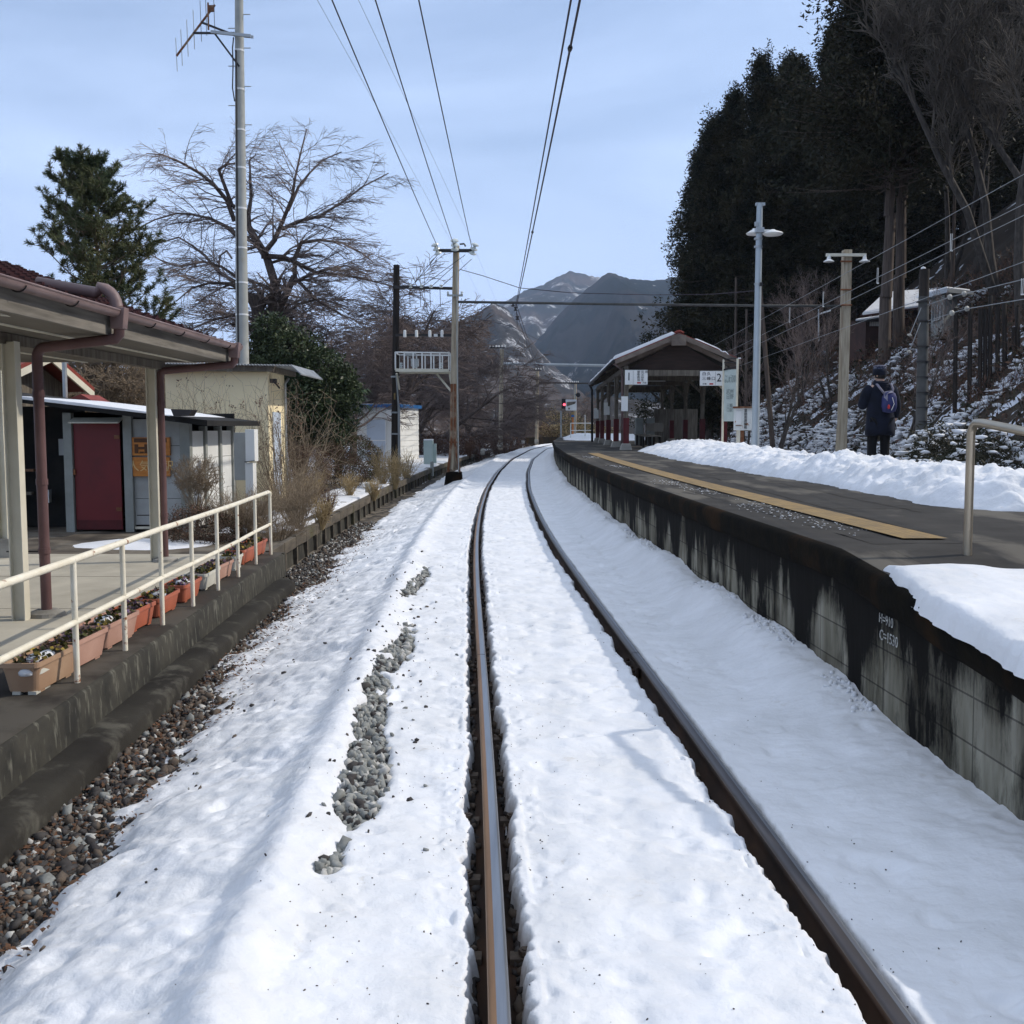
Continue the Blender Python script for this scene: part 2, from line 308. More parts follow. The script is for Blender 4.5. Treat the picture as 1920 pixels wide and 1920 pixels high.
# ================================================================ terrain
RNG = np.random.default_rng(7)
def Gb(u, Y):                                    # ballast bed around the track
    z = np.full(np.shape(u), -.15)
    z = z+.06*np.exp(-((u+1.38)/.16)**2)
    z = z-.27*ss(-1.45, -2.62, u)
    z = z+.06*ss(1.0, 1.5, u)
    return z+.012*fbm(u*9, Y*9, 3, 5)
def back_edge(Y): return np.interp(Y, [-20, 12, 20, 28, 50, 85], [6.2, 6.3, 6.5, 7.9, 8.1, 6.5])
def bank_x(Y): return np.interp(Y, [-20, 10, 20, 34, 45, 60, 90, 130, 200], [8.4, 8.8, 9.7, 11.3, 11.2, 11.6, 17, 32, 60])
def G(X, Y):
    u = X-cx(np.clip(Y, -25, 135)); Yc = np.clip(Y, -20, 130)
    z = np.where(u < -2.6, -.43, Gb(u, Y)-.06)
    z = np.where((u < -3.52), -.10+.03*fbm(X*.8, Y*.8, 3, 3), z)
    z = np.where(u > 1.6, -.25, z)
    bx = bank_x(Yc); w_ = X-bx
    z = np.where(u > back_edge(Yc), .38, z)
    h = .38+2.1*ss(0, 3.0, w_)+.2*np.clip(w_, 0, 1)+.84*np.clip(w_-2.6, 0, 19.5)
    h = h+.30*fbm(X*.7, Y*.7, 4, 11)*ss(.2, 1.5, w_)+.8*fbm(X*.13, Y*.13, 2, 12)*ss(3, 9, w_)
    z = np.where(w_ > 0, h, z)
    far = ss(112, 190, Y)
    z = z*(1-far)+(-9)*far
    side = ss(-45, -90, X)*(1-far); z = z-side*4
    return z
def mono(a, b, n0, step, grow, lim, sgn):
    r = [a]; s_ = step
    while (r[-1]-b)*sgn < 0:
        r.append(r[-1]+sgn*s_); s_ = min(s_*grow, lim)
    return r
xs = sorted(set(mono(-14, -3000, 0, .5, 1.12, 500, -1)+list(np.arange(-14, 22, .22))+mono(22, 3000, 0, .35, 1.12, 500, 1)))
ys = sorted(set(mono(-2, -400, 0, .6, 1.2, 100, -1)+list(np.arange(-2, 50, .3))+mono(50, 3900, 0, .35, 1.07, 400, 1)))
XX, YY = np.meshgrid(np.array(xs), np.array(ys)); ZZ = G(XX, YY)
cX = XX[:-1, :-1]; cY = YY[:-1, :-1]; isb = (cX-bank_x(np.clip(cY, -20, 130)) > -.3) & (cY < 170)
MT['ground'] = M('yard_soil', (.095, .075, .055), (.16, .14, .11), 3, .95, .04, c3=(.05, .04, .03), s3=.8)
MT['bank'] = M('bank_soil_leaf_litter', (.045, .032, .022), (.025, .018, .013), 2.2, .95, .05, c3=(.62, .65, .72), s3=.95, lo3=.53, hi3=.555)
MT['farland'] = M('wintry_far_land', (.06, .055, .04), (.10, .08, .06), .02, .95, c3=(.6, .62, .68), s3=.03, lo3=.55, hi3=.6)
wf = cX-bank_x(np.clip(cY, -20, 130))
farf = (cY > 130) | (np.abs(cX) > 60)
MT['floor'] = M('forest_floor', (.030, .022, .016), (.018, .013, .010), 1.5, .95, .03, c3=(.5, .53, .58), s3=.9, lo3=.62, hi3=.66)
mi = np.where(farf, 2, np.where(isb, np.where((wf > 5.5) | (cY > 52), 3, 1), 0)).ravel()
o = grid('ground', XX, YY, ZZ, [MT['ground'], MT['bank'], MT['farland'], MT['floor']], mi=mi); tag(o, kind='structure')
# ---- fine ballast bed under the track
def ucols(spec):
    r = []
    for a, b, s_ in spec: r += list(np.arange(a, b, s_))
    return np.array(sorted(set(np.round(r, 4))))
def yrows(y0, y1, f, mn): 
    r = [y0]
    while r[-1] < y1: r.append(r[-1]+max(mn, r[-1]*f))
    return np.array(r)
U, Yg = np.meshgrid(np.arange(-3.3, 1.72, .06), yrows(.6, 112, .008, .03))
MT['ballast'] = M('ballast_bed', (.05, .042, .035), (.025, .022, .018), 30, .95, .05)
o = grid('ballast_bed', cx(Yg)+U, Yg, Gb(U, Yg)-.01, MT['ballast']); tag(o, kind='structure')
# ---- snow on the track: a sheet of its own height, dipping below the ballast where it has melted
GA = .5655
def strip_bare(u, Y):                            # stones showing through beside the crest
    c = -1.21+.05*np.sin(Y*1.7)
    env = ss(4.05, 4.6, Y)*(1-ss(8.2, 9.1, Y))+.8*ss(9.9, 10.2, Y)*(1-ss(12.0, 12.6, Y))+.55*np.exp(-((Y-3.95)/.16)**2)+.5*np.exp(-((Y-3.1)/.1)**2)*np.exp(-((u+.95)/.15)**2)*6
    wdt = .080+.06*fbm(Y*1.9, Y*0+3, 4, 21)-.04*ss(4.7, 4.0, Y)-.03*ss(9, 10, Y)
    return env*np.exp(-((u-c)/wdt)**4)*(.95+2.0*fbm(u*9, Y*7, 4, 22))
def snow_z(u, Y):
    b = Gb(u, Y)
    n1 = fbm(u*2.0, Y*2.6, 4, 31)+.35*fbm(u*.5, Y*4.5, 3, 35); n2 = fbm(u*9+Y*2, Y*8, 4, 32)
    sw = fbm(u*1.1, Y*5.2, 4, 34)
    t = np.where(np.abs(u) < GA, -.036+.014*n1+.013*n2+.013*sw, 0)
    out_l = -.048+.014*n1+.013*n2+.014*sw+.075*np.exp(-((u+1.42)/.17)**2)
    sl = b+.062+.02*n1+.046*fbm(u*2.2+Y*2.0, Y*1.2-u*1.0, 5, 33)+.012*n2
    k = ss(-1.35, -1.62, u); out_l = out_l*(1-k)+sl*k
    t = np.where(u <= -GA, out_l, t)
    pile = .15*(1+.5*fbm(Y*.8, Y*0, 3, 36))*ss(1.05, 1.5, u)**1.3*ss(4.5, 7.0, Y)+.06*ss(.8, 1.6, u)
    lump = .035*np.abs(fbm(u*6, Y*6, 4, 37))*ss(1.15, 1.45, u)
    out_r = -.018+.012*n1+.007*n2+pile+lump
    t = np.where(u >= GA, out_r, t)
    # melted gaps beside the rails
    jl = .012*fbm(Y*11, Y*0, 3, 41)+.02*fbm(Y*3.3, Y*0, 2, 42)
    for ur, sd_, g0 in ((-GA, -1, .046), (-GA, 1, .040), (GA, -1, .034), (GA, 1, -.002)):
        d = (u-ur)*sd_-.034
        jit = .016*fbm(Y*9+sd_*5, Y*0+ur, 4, 43)+.018*fbm(Y*2.6, Y*0+sd_, 2, 44)+.022*fbm(Y*24, u*24, 3, 45)
        ph = np.mod(Y, .6)/.6
        jit = jit+(.014*np.exp(-((ph-.5)/.10)**2) if ur < 0 else .008)*(1-ss(18, 30, Y))
        g = g0+jit*(1 if g0 > 0 else .35)
        pr = np.where(d > -.034, np.clip((d-g)/.030, 0, 1), 1); pr = np.sqrt(np.clip(1-(1-pr)**2, 0, 1))
        sel = (d > -.034) & (d < .3)
        t = np.where(sel, (b-.05)+(t-b+.05)*pr, t)
    for ur in (-GA, GA): t = np.where(np.abs(u-ur) < .034, -.2, t)
    dn = np.clip(fbm(u*6.5, Y*6, 3, 49)-.22, 0, 1)*.048+np.clip(fbm(u*15, Y*15, 2, 50)-.35, 0, 1)*.02
    t = t-dn*((np.abs(np.abs(u)-GA) > .14) & (u < 1.1))
    t = t-.125*np.clip(strip_bare(u, Y), 0, 1)
    bd = -2.56-.22*ss(5, 8, Y)-.12*ss(9, 14, Y)-.0*Y-.12*ss(24, 34, Y)+.16*fbm(Y*.9, Y*0, 3, 46)+.20*fbm(u*3.5, Y*4, 5, 47)
    edge = ss(bd-.10, bd+.34, u)
    t = np.where(u < -1.5, (b-.05)+(t-b+.05)*edge, t)
    hol = np.clip(fbm(u*5+7, Y*5, 3, 48)-.52, 0, 1)*ss(-1.7, -2.1, u)*1.2
    return t-hol*.5
uc = ucols([(-3.2, -1.5, .022), (-1.5, -1.0, .016), (-1.0, -.8, .025), (-.8, -.33, .009), (-.33, .36, .025), (.36, .7, .009), (.7, 1.64, .022)])
U, Yg = np.meshgrid(uc, yrows(.8, 108, .0030, .009))
sz = snow_z(U, Yg)
o = grid('snow_on_track', cx(Yg)+U, Yg, sz, SNOW, keep=sz > Gb(U, Yg)-.04); tag(o, kind='structure')
# ---- snow in the yard on the left, patchy, and on the siding bed at right
def patches(name, x0, x1, y0, y1, step, fn, base=None):
    X_, Y_ = np.meshgrid(np.arange(x0, x1, step), yrows(y0, y1, step/y0*.8, step))
    u = X_-cx(Y_); g = G(X_, Y_); t = fn(X_, Y_, u); z = g+.015+t
    o = grid(name, X_, Y_, z, SNOW, keep=t > -.05); tag(o, kind='structure'); return o
def yard(X_, Y_, u):
    n = fbm(X_*.55, Y_*.40, 4, 51)
    t = (n+.02+.30*ss(20, 34, Y_))*.16
    t = t-.3*ss(-3.75, -3.5, u)*(1-ss(15.5, 16, Y_))
    near = np.exp(-(((X_+5.45)/.95)**2+((Y_-15.1)/.62)**2)**2)*.075+.012*fbm(X_*3, Y_*3, 3, 52)-.02
    t = np.where(Y_ < 17, near-.015, np.where(X_ < -4.9, -.2*(1-ss(30, 33, Y_))+t, t))
    t = np.where((Y_ > 17) & (X_ > -4.9) & (Y_ < 36), .03+.05*fbm(X_*1.3, Y_*.6, 4, 53), t)
    return np.clip(t, -.12, .10)-.12*ss(-3.55, -3.3, u)
patches('snow_in_yard', -16, -1.0, 13.5, 100, .09, yard)
def siding(X_, Y_, u):
    t = .06+.03*fbm(X_*1.5, Y_*1.5, 4, 55)
    t = t-.25*ss(back_edge(Y_)+.12, back_edge(Y_)+.02, u)
    return t-.3*ss(bank_x(Y_)-.1, bank_x(Y_)+.5, X_)
patches('snow_on_siding', 5.8, 17, 1.5, 85, .10, siding)
# ---- loose stones
import itertools
def ico():
    p = (1+5**.5)/2
    v = np.array([(-1, p, 0), (1, p, 0), (-1, -p, 0), (1, -p, 0), (0, -1, p), (0, 1, p), (0, -1, -p), (0, 1, -p), (p, 0, -1), (p, 0, 1), (-p, 0, -1), (-p, 0, 1)])/math.sqrt(1+p*p)
    f = np.array([(0, 11, 5), (0, 5, 1), (0, 1, 7), (0, 7, 10), (0, 10, 11), (1, 5, 9), (5, 11, 4), (11, 10, 2), (10, 7, 6), (7, 1, 8), (3, 9, 4), (3, 4, 2), (3, 2, 6), (3, 6, 8), (3, 8, 9), (4, 9, 5), (2, 4, 11), (6, 2, 10), (8, 6, 7), (9, 8, 1)])
    return v, f
IV, IF = ico()
def randrot(n, rng):
    q = rng.normal(size=(n, 4)); q /= np.linalg.norm(q, axis=1)[:, None]; a, b, c, d = q.T
    return np.stack([np.stack([1-2*(c*c+d*d), 2*(b*c-a*d), 2*(b*d+a*c)], -1), np.stack([2*(b*c+a*d), 1-2*(b*b+d*d), 2*(c*d-a*b)], -1), np.stack([2*(b*d-a*c), 2*(c*d+a*b), 1-2*(b*b+c*c)], -1)], 1)
def rocks(name, P, S, mats, mi=None, rng=RNG, parent=None, origin=(0, 0, 0), flat=.6, jit=.36, smooth=False, rot=True):
    n = len(P); v = IV[None]*(1+rng.uniform(-jit, jit, (n, 12, 1)))*rng.uniform([.75, .5, flat*.6], [1.35, 1.0, flat*1.4], (n, 1, 3))
    if rot: v = np.einsum('nij,nkj->nki', randrot(n, rng), v)
    V = P[:, None]+v*np.asarray(S).reshape(-1, 1, 1); Fc = IF[None]+12*np.arange(n)[:, None, None]
    return np_mesh(name, V, Fc.reshape(-1, 3), mats, parent, origin, smooth, None if mi is None else np.repeat(mi, 20))
MT['stone_grey'] = M('grey_green_crushed_stone', (.27, .275, .26), (.16, .165, .155), 18, .9, .01)
MT['stone_brown'] = M('brown_stone', (.13, .10, .075), (.07, .055, .045), 18, .9, .01)
MT['stone_dark'] = M('dark_stone', (.055, .05, .046), (.035, .03, .03), 18, .8, .01)
MT['stone_pale'] = M('pale_stone', (.46, .45, .42), (.34, .33, .31), 18, .9, .01)
STN = [MT['stone_grey'], MT['stone_brown'], MT['stone_dark'], MT['stone_pale']]
# crushed stone in the bare strip
n = 9000; Y_ = np.exp(RNG.uniform(np.log(3.0), np.log(13), n)); u_ = -1.21+RNG.normal(0, .12, n)
k = np.clip(strip_bare(u_, Y_), 0, 2) > .28; Y_ = Y_[k]; u_ = u_[k]
Y_, u_ = np.repeat(Y_, 2)+RNG.normal(0, .02, 2*len(Y_)), np.repeat(u_, 2)+RNG.normal(0, .02, 2*len(u_))
Pz = np.stack([cx(Y_)+u_, Y_, Gb(u_, Y_)+RNG.uniform(-.01, .085, len(Y_))], -1)
tag(rocks('crushed_stone', Pz, RNG.uniform(.017, .038, len(Y_)), STN, RNG.choice([0, 0, 0, 0, 2, 3], len(Y_))), 'grey crushed stone showing in a strip through the snow left of the rails', 'gravel', kind='stuff')
# brown gravel along the left step
n = 15000; Y_ = np.exp(RNG.uniform(np.log(2.9), np.log(22), n)); u_ = RNG.uniform(-2.95, -2.2, n); u_ = np.where(Y_ > 13.4, u_-.3, u_)
Pz = np.stack([cx(Y_)+u_, Y_, Gb(u_, Y_)+RNG.uniform(-.03, .012, n)], -1)
tag(rocks('trackside_gravel', Pz, RNG.uniform(.014, .036, n)*(1+.5*(RNG.random(n) > .93)), STN, RNG.choice([0, 1, 1, 2, 2, 2, 2, 3, 1], n)), 'brown and grey gravel between the station step and the snow slope', 'gravel', kind='stuff')
n = 3500; Y_ = np.exp(RNG.uniform(np.log(2.9), np.log(20), n)); u_ = -2.86+np.abs(RNG.normal(0, .28, n)); k_ = u_ < -2.3; Y_ = Y_[k_]; u_ = u_[k_]; n = len(Y_); V_ = []
C_ = np.stack([cx(Y_)+u_, Y_, np.maximum(Gb(u_, Y_), snow_z(u_, Y_))+.018], -1); a_ = RNG.normal(size=(n, 3)); a_[:, 2] *= .35; a_ /= np.linalg.norm(a_, axis=1)[:, None]; b_ = np.cross(a_, [0, 0, 1.]); s_ = RNG.uniform(.008, .026, n)[:, None]
V_ = np.stack([C_-a_*s_, C_-b_*s_*.55+[0, 0, .004], C_+a_*s_, C_+b_*s_*.5+[0, 0, .006]], 1); MT['leaf'] = M('dead_leaves', (.13, .06, .03), (.06, .035, .02), 9, .8)
tag(np_mesh('leaf_litter', V_.reshape(-1, 3), np.arange(4*n).reshape(-1, 4), MT['leaf']), 'dead brown leaves and grit on the gravel beside the dark step', 'leaf litter', kind='stuff')
n = 800; Y_ = np.exp(RNG.uniform(np.log(2.6), np.log(14), n)); u_ = RNG.choice([-GA, GA, -GA, -1.2], n)+RNG.normal(0, .22, n); P3 = np.stack([cx(Y_)+u_, Y_, snow_z(u_, Y_)+.001], -1); k_ = P3[:, 2] > -.09
tag(rocks('grit', P3[k_], RNG.uniform(.0015, .0045, int(k_.sum())), [MT['stone_dark'], MT['stone_brown']], RNG.choice([0, 1], int(k_.sum()))), 'fine dark grit sprinkled over the snow near the rails', 'grit', kind='stuff')
# stones in the gaps beside the rails and strays on the snow
n = 5000; Y_ = np.exp(RNG.uniform(np.log(2.2), np.log(16), n)); u_ = RNG.choice([-GA, -GA, GA], n)+RNG.choice([-1, 1], n)*RNG.uniform(.06, .19, n)
P1 = np.stack([cx(Y_)+u_, Y_, Gb(u_, Y_)+RNG.uniform(-.03, .02, n)], -1); c1 = RNG.choice([1, 1, 2, 2, 2], n)
tag(rocks('ballast_by_rails', P1, RNG.uniform(.016, .032, n), STN, c1), 'dark rusty ballast in the melted gaps beside the rails', 'ballast', kind='stuff')
n = 95; Y_ = np.exp(RNG.uniform(np.log(2.9), np.log(22), n)); u_ = RNG.uniform(-2.3, -.75, n)
k = RNG.random(n) < np.where(u_ > -1.05, .3, np.where(u_ < -1.9, 1, .25)); Y_ = Y_[k]; u_ = u_[k]
ys2 = RNG.uniform(4.2, 12.5, 130); us2 = -1.2+RNG.normal(0, .16, 130); Y_ = np.append(Y_, ys2); u_ = np.append(u_, us2)
P2 = np.stack([cx(Y_)+u_, Y_, snow_z(u_, Y_)+.004], -1)
tag(rocks('stray_stones', P2, RNG.uniform(.006, .018, len(Y_)), STN, RNG.choice([0, 1, 2, 2], len(Y_))), 'stray stones and leaves lying on the snow', 'stones', kind='stuff')
# ================================================================ railway track
MT['railrust'] = M('rusty_rail_side', (.040, .022, .013), (.022, .014, .010), 8, .75, .006, c3=(.06, .032, .018), s3=2)
MT['railtan'] = M('tan_rusted_rail_head', (.24, .14, .075), (.17, .10, .055), 5, .5, .001, metal=.3, st=(3, .3, 3))
MT['railtop'] = M('polished_rail_head', (.33, .34, .36), (.25, .26, .28), 3, .36, 0, metal=.85, st=(8, .4, 8))
MT['raildark'] = M('dull_dark_rail_head', (.10, .085, .08), (.07, .06, .055), 5, .38, .001, metal=.6, st=(3, .3, 3))
track = thing('railway_track', 'single curving railway track of two rusty rails with polished tops in the snow', 'railway track', (0.4, 3, -.15))
def rail(name, ur, kinds):
    # closed profile (x, z), z = 0 at the head top
    top = [(-.0325, -.012), (-.0285, -.004), (-.021, -.0012), (-.008, 0), (.008, 0), (.021, -.0012), (.0285, -.004), (.0325, -.012)]
    rest = [(.0315, -.034), (.0085, -.046), (.0075, -.125), (.0635, -.142), (.0635, -.153), (-.0635, -.153), (-.0635, -.142), (-.0075, -.125), (-.0085, -.046), (-.0315, -.034)]
    pr = np.array(top+rest); n = len(pr)
    spans = [(-2, 7.36), (7.372, 42), (42.012, 112)]
    V = []; Fc = []; mi_ = []; b = 0
    for a, e in spans:
        Yr = np.arange(a, e, .35 if a < 40 else .8); Yr = np.append(Yr, e)
        dx = (cx(Yr+.05)-cx(Yr-.05))/.1; nrm = np.sqrt(1+dx*dx)
        for i, y in enumerate(Yr):
            for px_, pz in pr:
                s_ = (ur+px_)/nrm[i]; V.append((cx(y)+s_, y-dx[i]*s_, pz))
        m_ = len(Yr)
        for i in range(m_-1):
            for k in range(n): Fc.append((b+i*n+k, b+i*n+(k+1) % n, b+(i+1)*n+(k+1) % n, b+(i+1)*n+k)); mi_.append(kinds[k] if k < len(kinds) else 0)
        b += m_*n
    return np_mesh(name, V, Fc, [MT['railrust'], MT['railtan'], MT['railtop'], MT['raildark']], track, smooth=False, mi=mi_)
r1 = rail('rail', -GA, [1, 1, 1, 2, 2, 2, 2]); r2 = rail('rail', GA, [3, 3, 3, 3, 2, 2, 3])
r1['label'] = 'left rail, tan edge and bright strip'; r2['label'] = 'right rail, dark head with dull shine'
# fastenings
def fastener(parent):
    m_ = MB()
    m_.cur = 0; m_.box((.105, 0, -.146), (.15, .15, .012))
    m_.cur = 1; m_.box((.085, 0, -.128), (.075, .055, .022)); m_.tube([(.10, 0, -.14), (.10, 0, -.092)], .013, 8); m_.lathe((.10, 0, -.112), [(.024, 0), (.024, .016)], 6)
    m_.tube([(.125, -.045, -.125), (.155, -.03, -.095), (.162, .01, -.09), (.145, .04, -.105), (.12, .045, -.125)], .011, 6)
    me_o = m_.build('rail_fastener', [MT['railrust'], MT['stone_brown']], origin=(0, 0, 0)); return me_o
f0 = fastener(None); me_f = f0.data; bpy.data.objects.remove(f0)
for ur in (-GA, GA):
    for sgn in (-1, 1):
        if ur > 0 and sgn > 0: continue
        for k in range(26 if ur < 0 else 20):
            Y_ = 1.5+.6*k
            o = bpy.data.objects.new('rail_fastener', me_f); link(o); o.parent = track
            o.location = Vector((float(cx(Y_))+ur, Y_, 0))-ORG[track]; o.rotation_euler = (0, 0, 0 if sgn > 0 else PI)
# sleepers showing in the gaps
for k in range(44):
    Y_ = 1.5+.6*k; m_ = MB(); x = float(cx(Y_))
    m_.box((x, Y_, -.225), (2.1, .2, .14)); m_.build('sleeper', MT['dark_pole'], track)
# fishplates at the joint
for ur in (-GA, GA):
    m_ = MB(); x = float(cx(7.366))+ur
    for s_ in (-1, 1):
        m_.box((x+s_*.02, 7.366, -.085), (.018, .5, .075))
        for q in (-.18, -.06, .06, .18): m_.tube([(x+s_*.028, 7.366+q, -.085), (x+s_*.055, 7.366+q, -.085)], .014, 6)
    m_.build('fishplate', MT['railrust'], track)
# ================================================================ right platform
def ztop(Y): return .91-.085*np.clip(6.15-np.asarray(Y, float), 0, 12)
plat = thing('station_platform', 'curved raised asphalt platform with a black stained block wall facing the track', 'platform', (2.0, 8, 0))
MT['asphalt'] = M('old_asphalt', (.052, .049, .045), (.034, .032, .030), 2.2, .9, .012, bscale=60, spec=.12, c3=(.105, .096, .082), s3=1.6, st3=(1, .35, 1), lo3=.50, hi3=.60)
def wallmat():
    m = bpy.data.materials.new('stained_block_wall'); m.use_nodes = True; n = m.node_tree.nodes; l = m.node_tree.links.new; b = n['Principled BSDF']; b.inputs['Roughness'].default_value = .9; b.inputs['Specular IOR Level'].default_value = .08
    tc = n.new('ShaderNodeTexCoord'); s = n.new('ShaderNodeSeparateXYZ'); l(tc.outputs['Object'], s.inputs[0])
    c = n.new('ShaderNodeCombineXYZ'); l(s.outputs['Y'], c.inputs['X']); l(s.outputs['Z'], c.inputs['Y'])
    br = n.new('ShaderNodeTexBrick'); br.inputs['Scale'].default_value = 1; br.inputs['Brick Width'].default_value = .5; br.inputs['Row Height'].default_value = .22; br.inputs['Mortar Size'].default_value = .005; br.inputs['Bias'].default_value = .1
    br.inputs['Color1'].default_value = (.31, .295, .235, 1); br.inputs['Color2'].default_value = (.24, .225, .18, 1); br.inputs['Mortar'].default_value = (.115, .108, .09, 1); br.offset = 0; l(c.outputs[0], br.inputs['Vector'])
    g = n.new('ShaderNodeTexNoise'); g.inputs['Scale'].default_value = 3; g.inputs['Detail'].default_value = 8; mp = n.new('ShaderNodeMapping'); mp.inputs['Scale'].default_value = (1, 2.2, .5); l(tc.outputs['Object'], mp.inputs[0]); l(mp.outputs[0], g.inputs['Vector'])
    r = n.new('ShaderNodeValToRGB'); r.color_ramp.elements[0].position = .35; r.color_ramp.elements[1].position = .7; r.color_ramp.elements[0].color = (1, 1, 1, 1); r.color_ramp.elements[1].color = (.26, .24, .20, 1); l(g.outputs['Fac'], r.inputs[0])
    mu = n.new('ShaderNodeMixRGB'); mu.blend_type = 'MULTIPLY'; mu.inputs[0].default_value = 1; l(br.outputs['Color'], mu.inputs[1]); l(r.outputs[0], mu.inputs[2])
    # black algae runs in broad irregular columns
    w1 = n.new('ShaderNodeTexWave'); w1.wave_type = 'BANDS'; w1.bands_direction = 'Y'; w1.inputs['Scale'].default_value = .31; w1.inputs['Distortion'].default_value = 5.5; w1.inputs['Detail'].default_value = 3; w1.inputs['Detail Scale'].default_value = .7
    w1.inputs['Phase Offset'].default_value = 2.2
    mp2 = n.new('ShaderNodeMapping'); mp2.inputs['Scale'].default_value = (.0, 1.0, 0); l(tc.outputs['Object'], mp2.inputs[0]); l(mp2.outputs[0], w1.inputs['Vector'])
    n2 = n.new('ShaderNodeTexNoise'); n2.inputs['Scale'].default_value = 1.9; n2.inputs['Detail'].default_value = 9; n2.inputs['Roughness'].default_value = .72; mp3 = n.new('ShaderNodeMapping'); mp3.inputs['Scale'].default_value = (0, .85, .20); l(tc.outputs['Object'], mp3.inputs[0]); l(mp3.outputs[0], n2.inputs['Vector'])
    a = n.new('ShaderNodeMath'); a.operation = 'MULTIPLY'; a.inputs[1].default_value = .17; l(w1.outputs['Fac'], a.inputs[0])
    a2 = n.new('ShaderNodeMath'); a2.operation = 'MULTIPLY_ADD'; a2.inputs[1].default_value = 1.5; l(n2.outputs['Fac'], a2.inputs[0]); l(a.outputs[0], a2.inputs[2])
    zz = n.new('ShaderNodeMapRange'); zz.inputs['From Min'].default_value = .35; zz.inputs['From Max'].default_value = .78; zz.inputs['To Min'].default_value = -.03; zz.inputs['To Max'].default_value = .22; l(s.outputs['Z'], zz.inputs['Value'])
    a3 = n.new('ShaderNodeMath'); a3.operation = 'ADD'; l(a2.outputs[0], a3.inputs[0]); l(zz.outputs[0], a3.inputs[1])
    r2_ = n.new('ShaderNodeValToRGB'); r2_.color_ramp.elements[0].position = .755; r2_.color_ramp.elements[1].position = .90; l(a3.outputs[0], r2_.inputs[0])
    mx_ = n.new('ShaderNodeMixRGB'); l(r2_.outputs[0], mx_.inputs[0]); l(mu.outputs[0], mx_.inputs[1]); mx_.inputs[2].default_value = (.010, .009, .008, 1)
    l(mx_.outputs[0], b.inputs['Base Color'])
    bp = n.new('ShaderNodeBump'); bp.inputs['Distance'].default_value = .012; bp.inputs['Strength'].default_value = .7; l(g.outputs['Fac'], bp.inputs['Height']); l(bp.outputs[0], b.inputs['Normal'])
    return m
MT['wall'] = wallmat()
MT['moss'] = M('black_mossy_concrete', (.011, .009, .006), (.005, .005, .0045), 6, .95, .05, c3=(.024, .014, .007), s3=1.5, lo3=.52, hi3=.62, spec=.05)
Yp = np.concatenate([np.arange(-2, 12, .12), np.arange(12, 90, .3)])
def sheet(name, u0, u1, z0, z1, mat, nu=2, ny=Yp, wob=0, seed=0):
    T = np.linspace(0, 1, nu); Yy, Tt = np.meshgrid(ny, T, indexing='ij')
    u = u0(Yy)+(u1(Yy)-u0(Yy))*Tt; z = z0(Yy)+(z1(Yy)-z0(Yy))*Tt
    if wob: z = z+wob*fbm(u*3, Yy*3, 3, seed)
    return grid(name, cx(Yy)+u, Yy, z, mat, plat)
c_ = lambda v: (lambda Y: np.full(np.shape(Y), v))
sheet('asphalt_surface', c_(1.92), lambda Y: back_edge(Y), lambda Y: ztop(Y)-.004, lambda Y: ztop(Y)-.004, MT['asphalt'], 30, wob=.006)
# coping: top, rounded edge, face, underside
cop_w = [(1.95, -.008), (1.75, .004), (1.60, .006), (1.545, -.004), (1.53, -.03), (1.53, -.09), (1.535, -.14), (1.55, -.175), (1.64, -.175)]
Yy, Kk = np.meshgrid(Yp, np.arange(len(cop_w)), indexing='ij')
cu_ = np.array([a for a, _ in cop_w])[Kk]; cz = np.array([b for _, b in cop_w])[Kk]
rough_ = .012*fbm(Yy*7+Kk*3, Kk*1.3, 4, 61)*(Kk > 2)
copm = grid('coping_edge', cx(Yy)+cu_+rough_, Yy, ztop(Yy)+cz+rough_*.5, [MT['asphalt'], MT['moss']], plat, mi=(np.broadcast_to(np.arange(len(cop_w)-1) >= 2, (len(Yp)-1, len(cop_w)-1))*1).ravel())
sheet('block_wall', c_(1.60), c_(1.615), lambda Y: ztop(Y)-.165, c_(-.3), MT['wall'], 10)
sheet('back_wall', lambda Y: back_edge(Y)+.002, lambda Y: back_edge(Y)+.01, lambda Y: ztop(Y)-.004, c_(-.3), MT['moss'], 2)
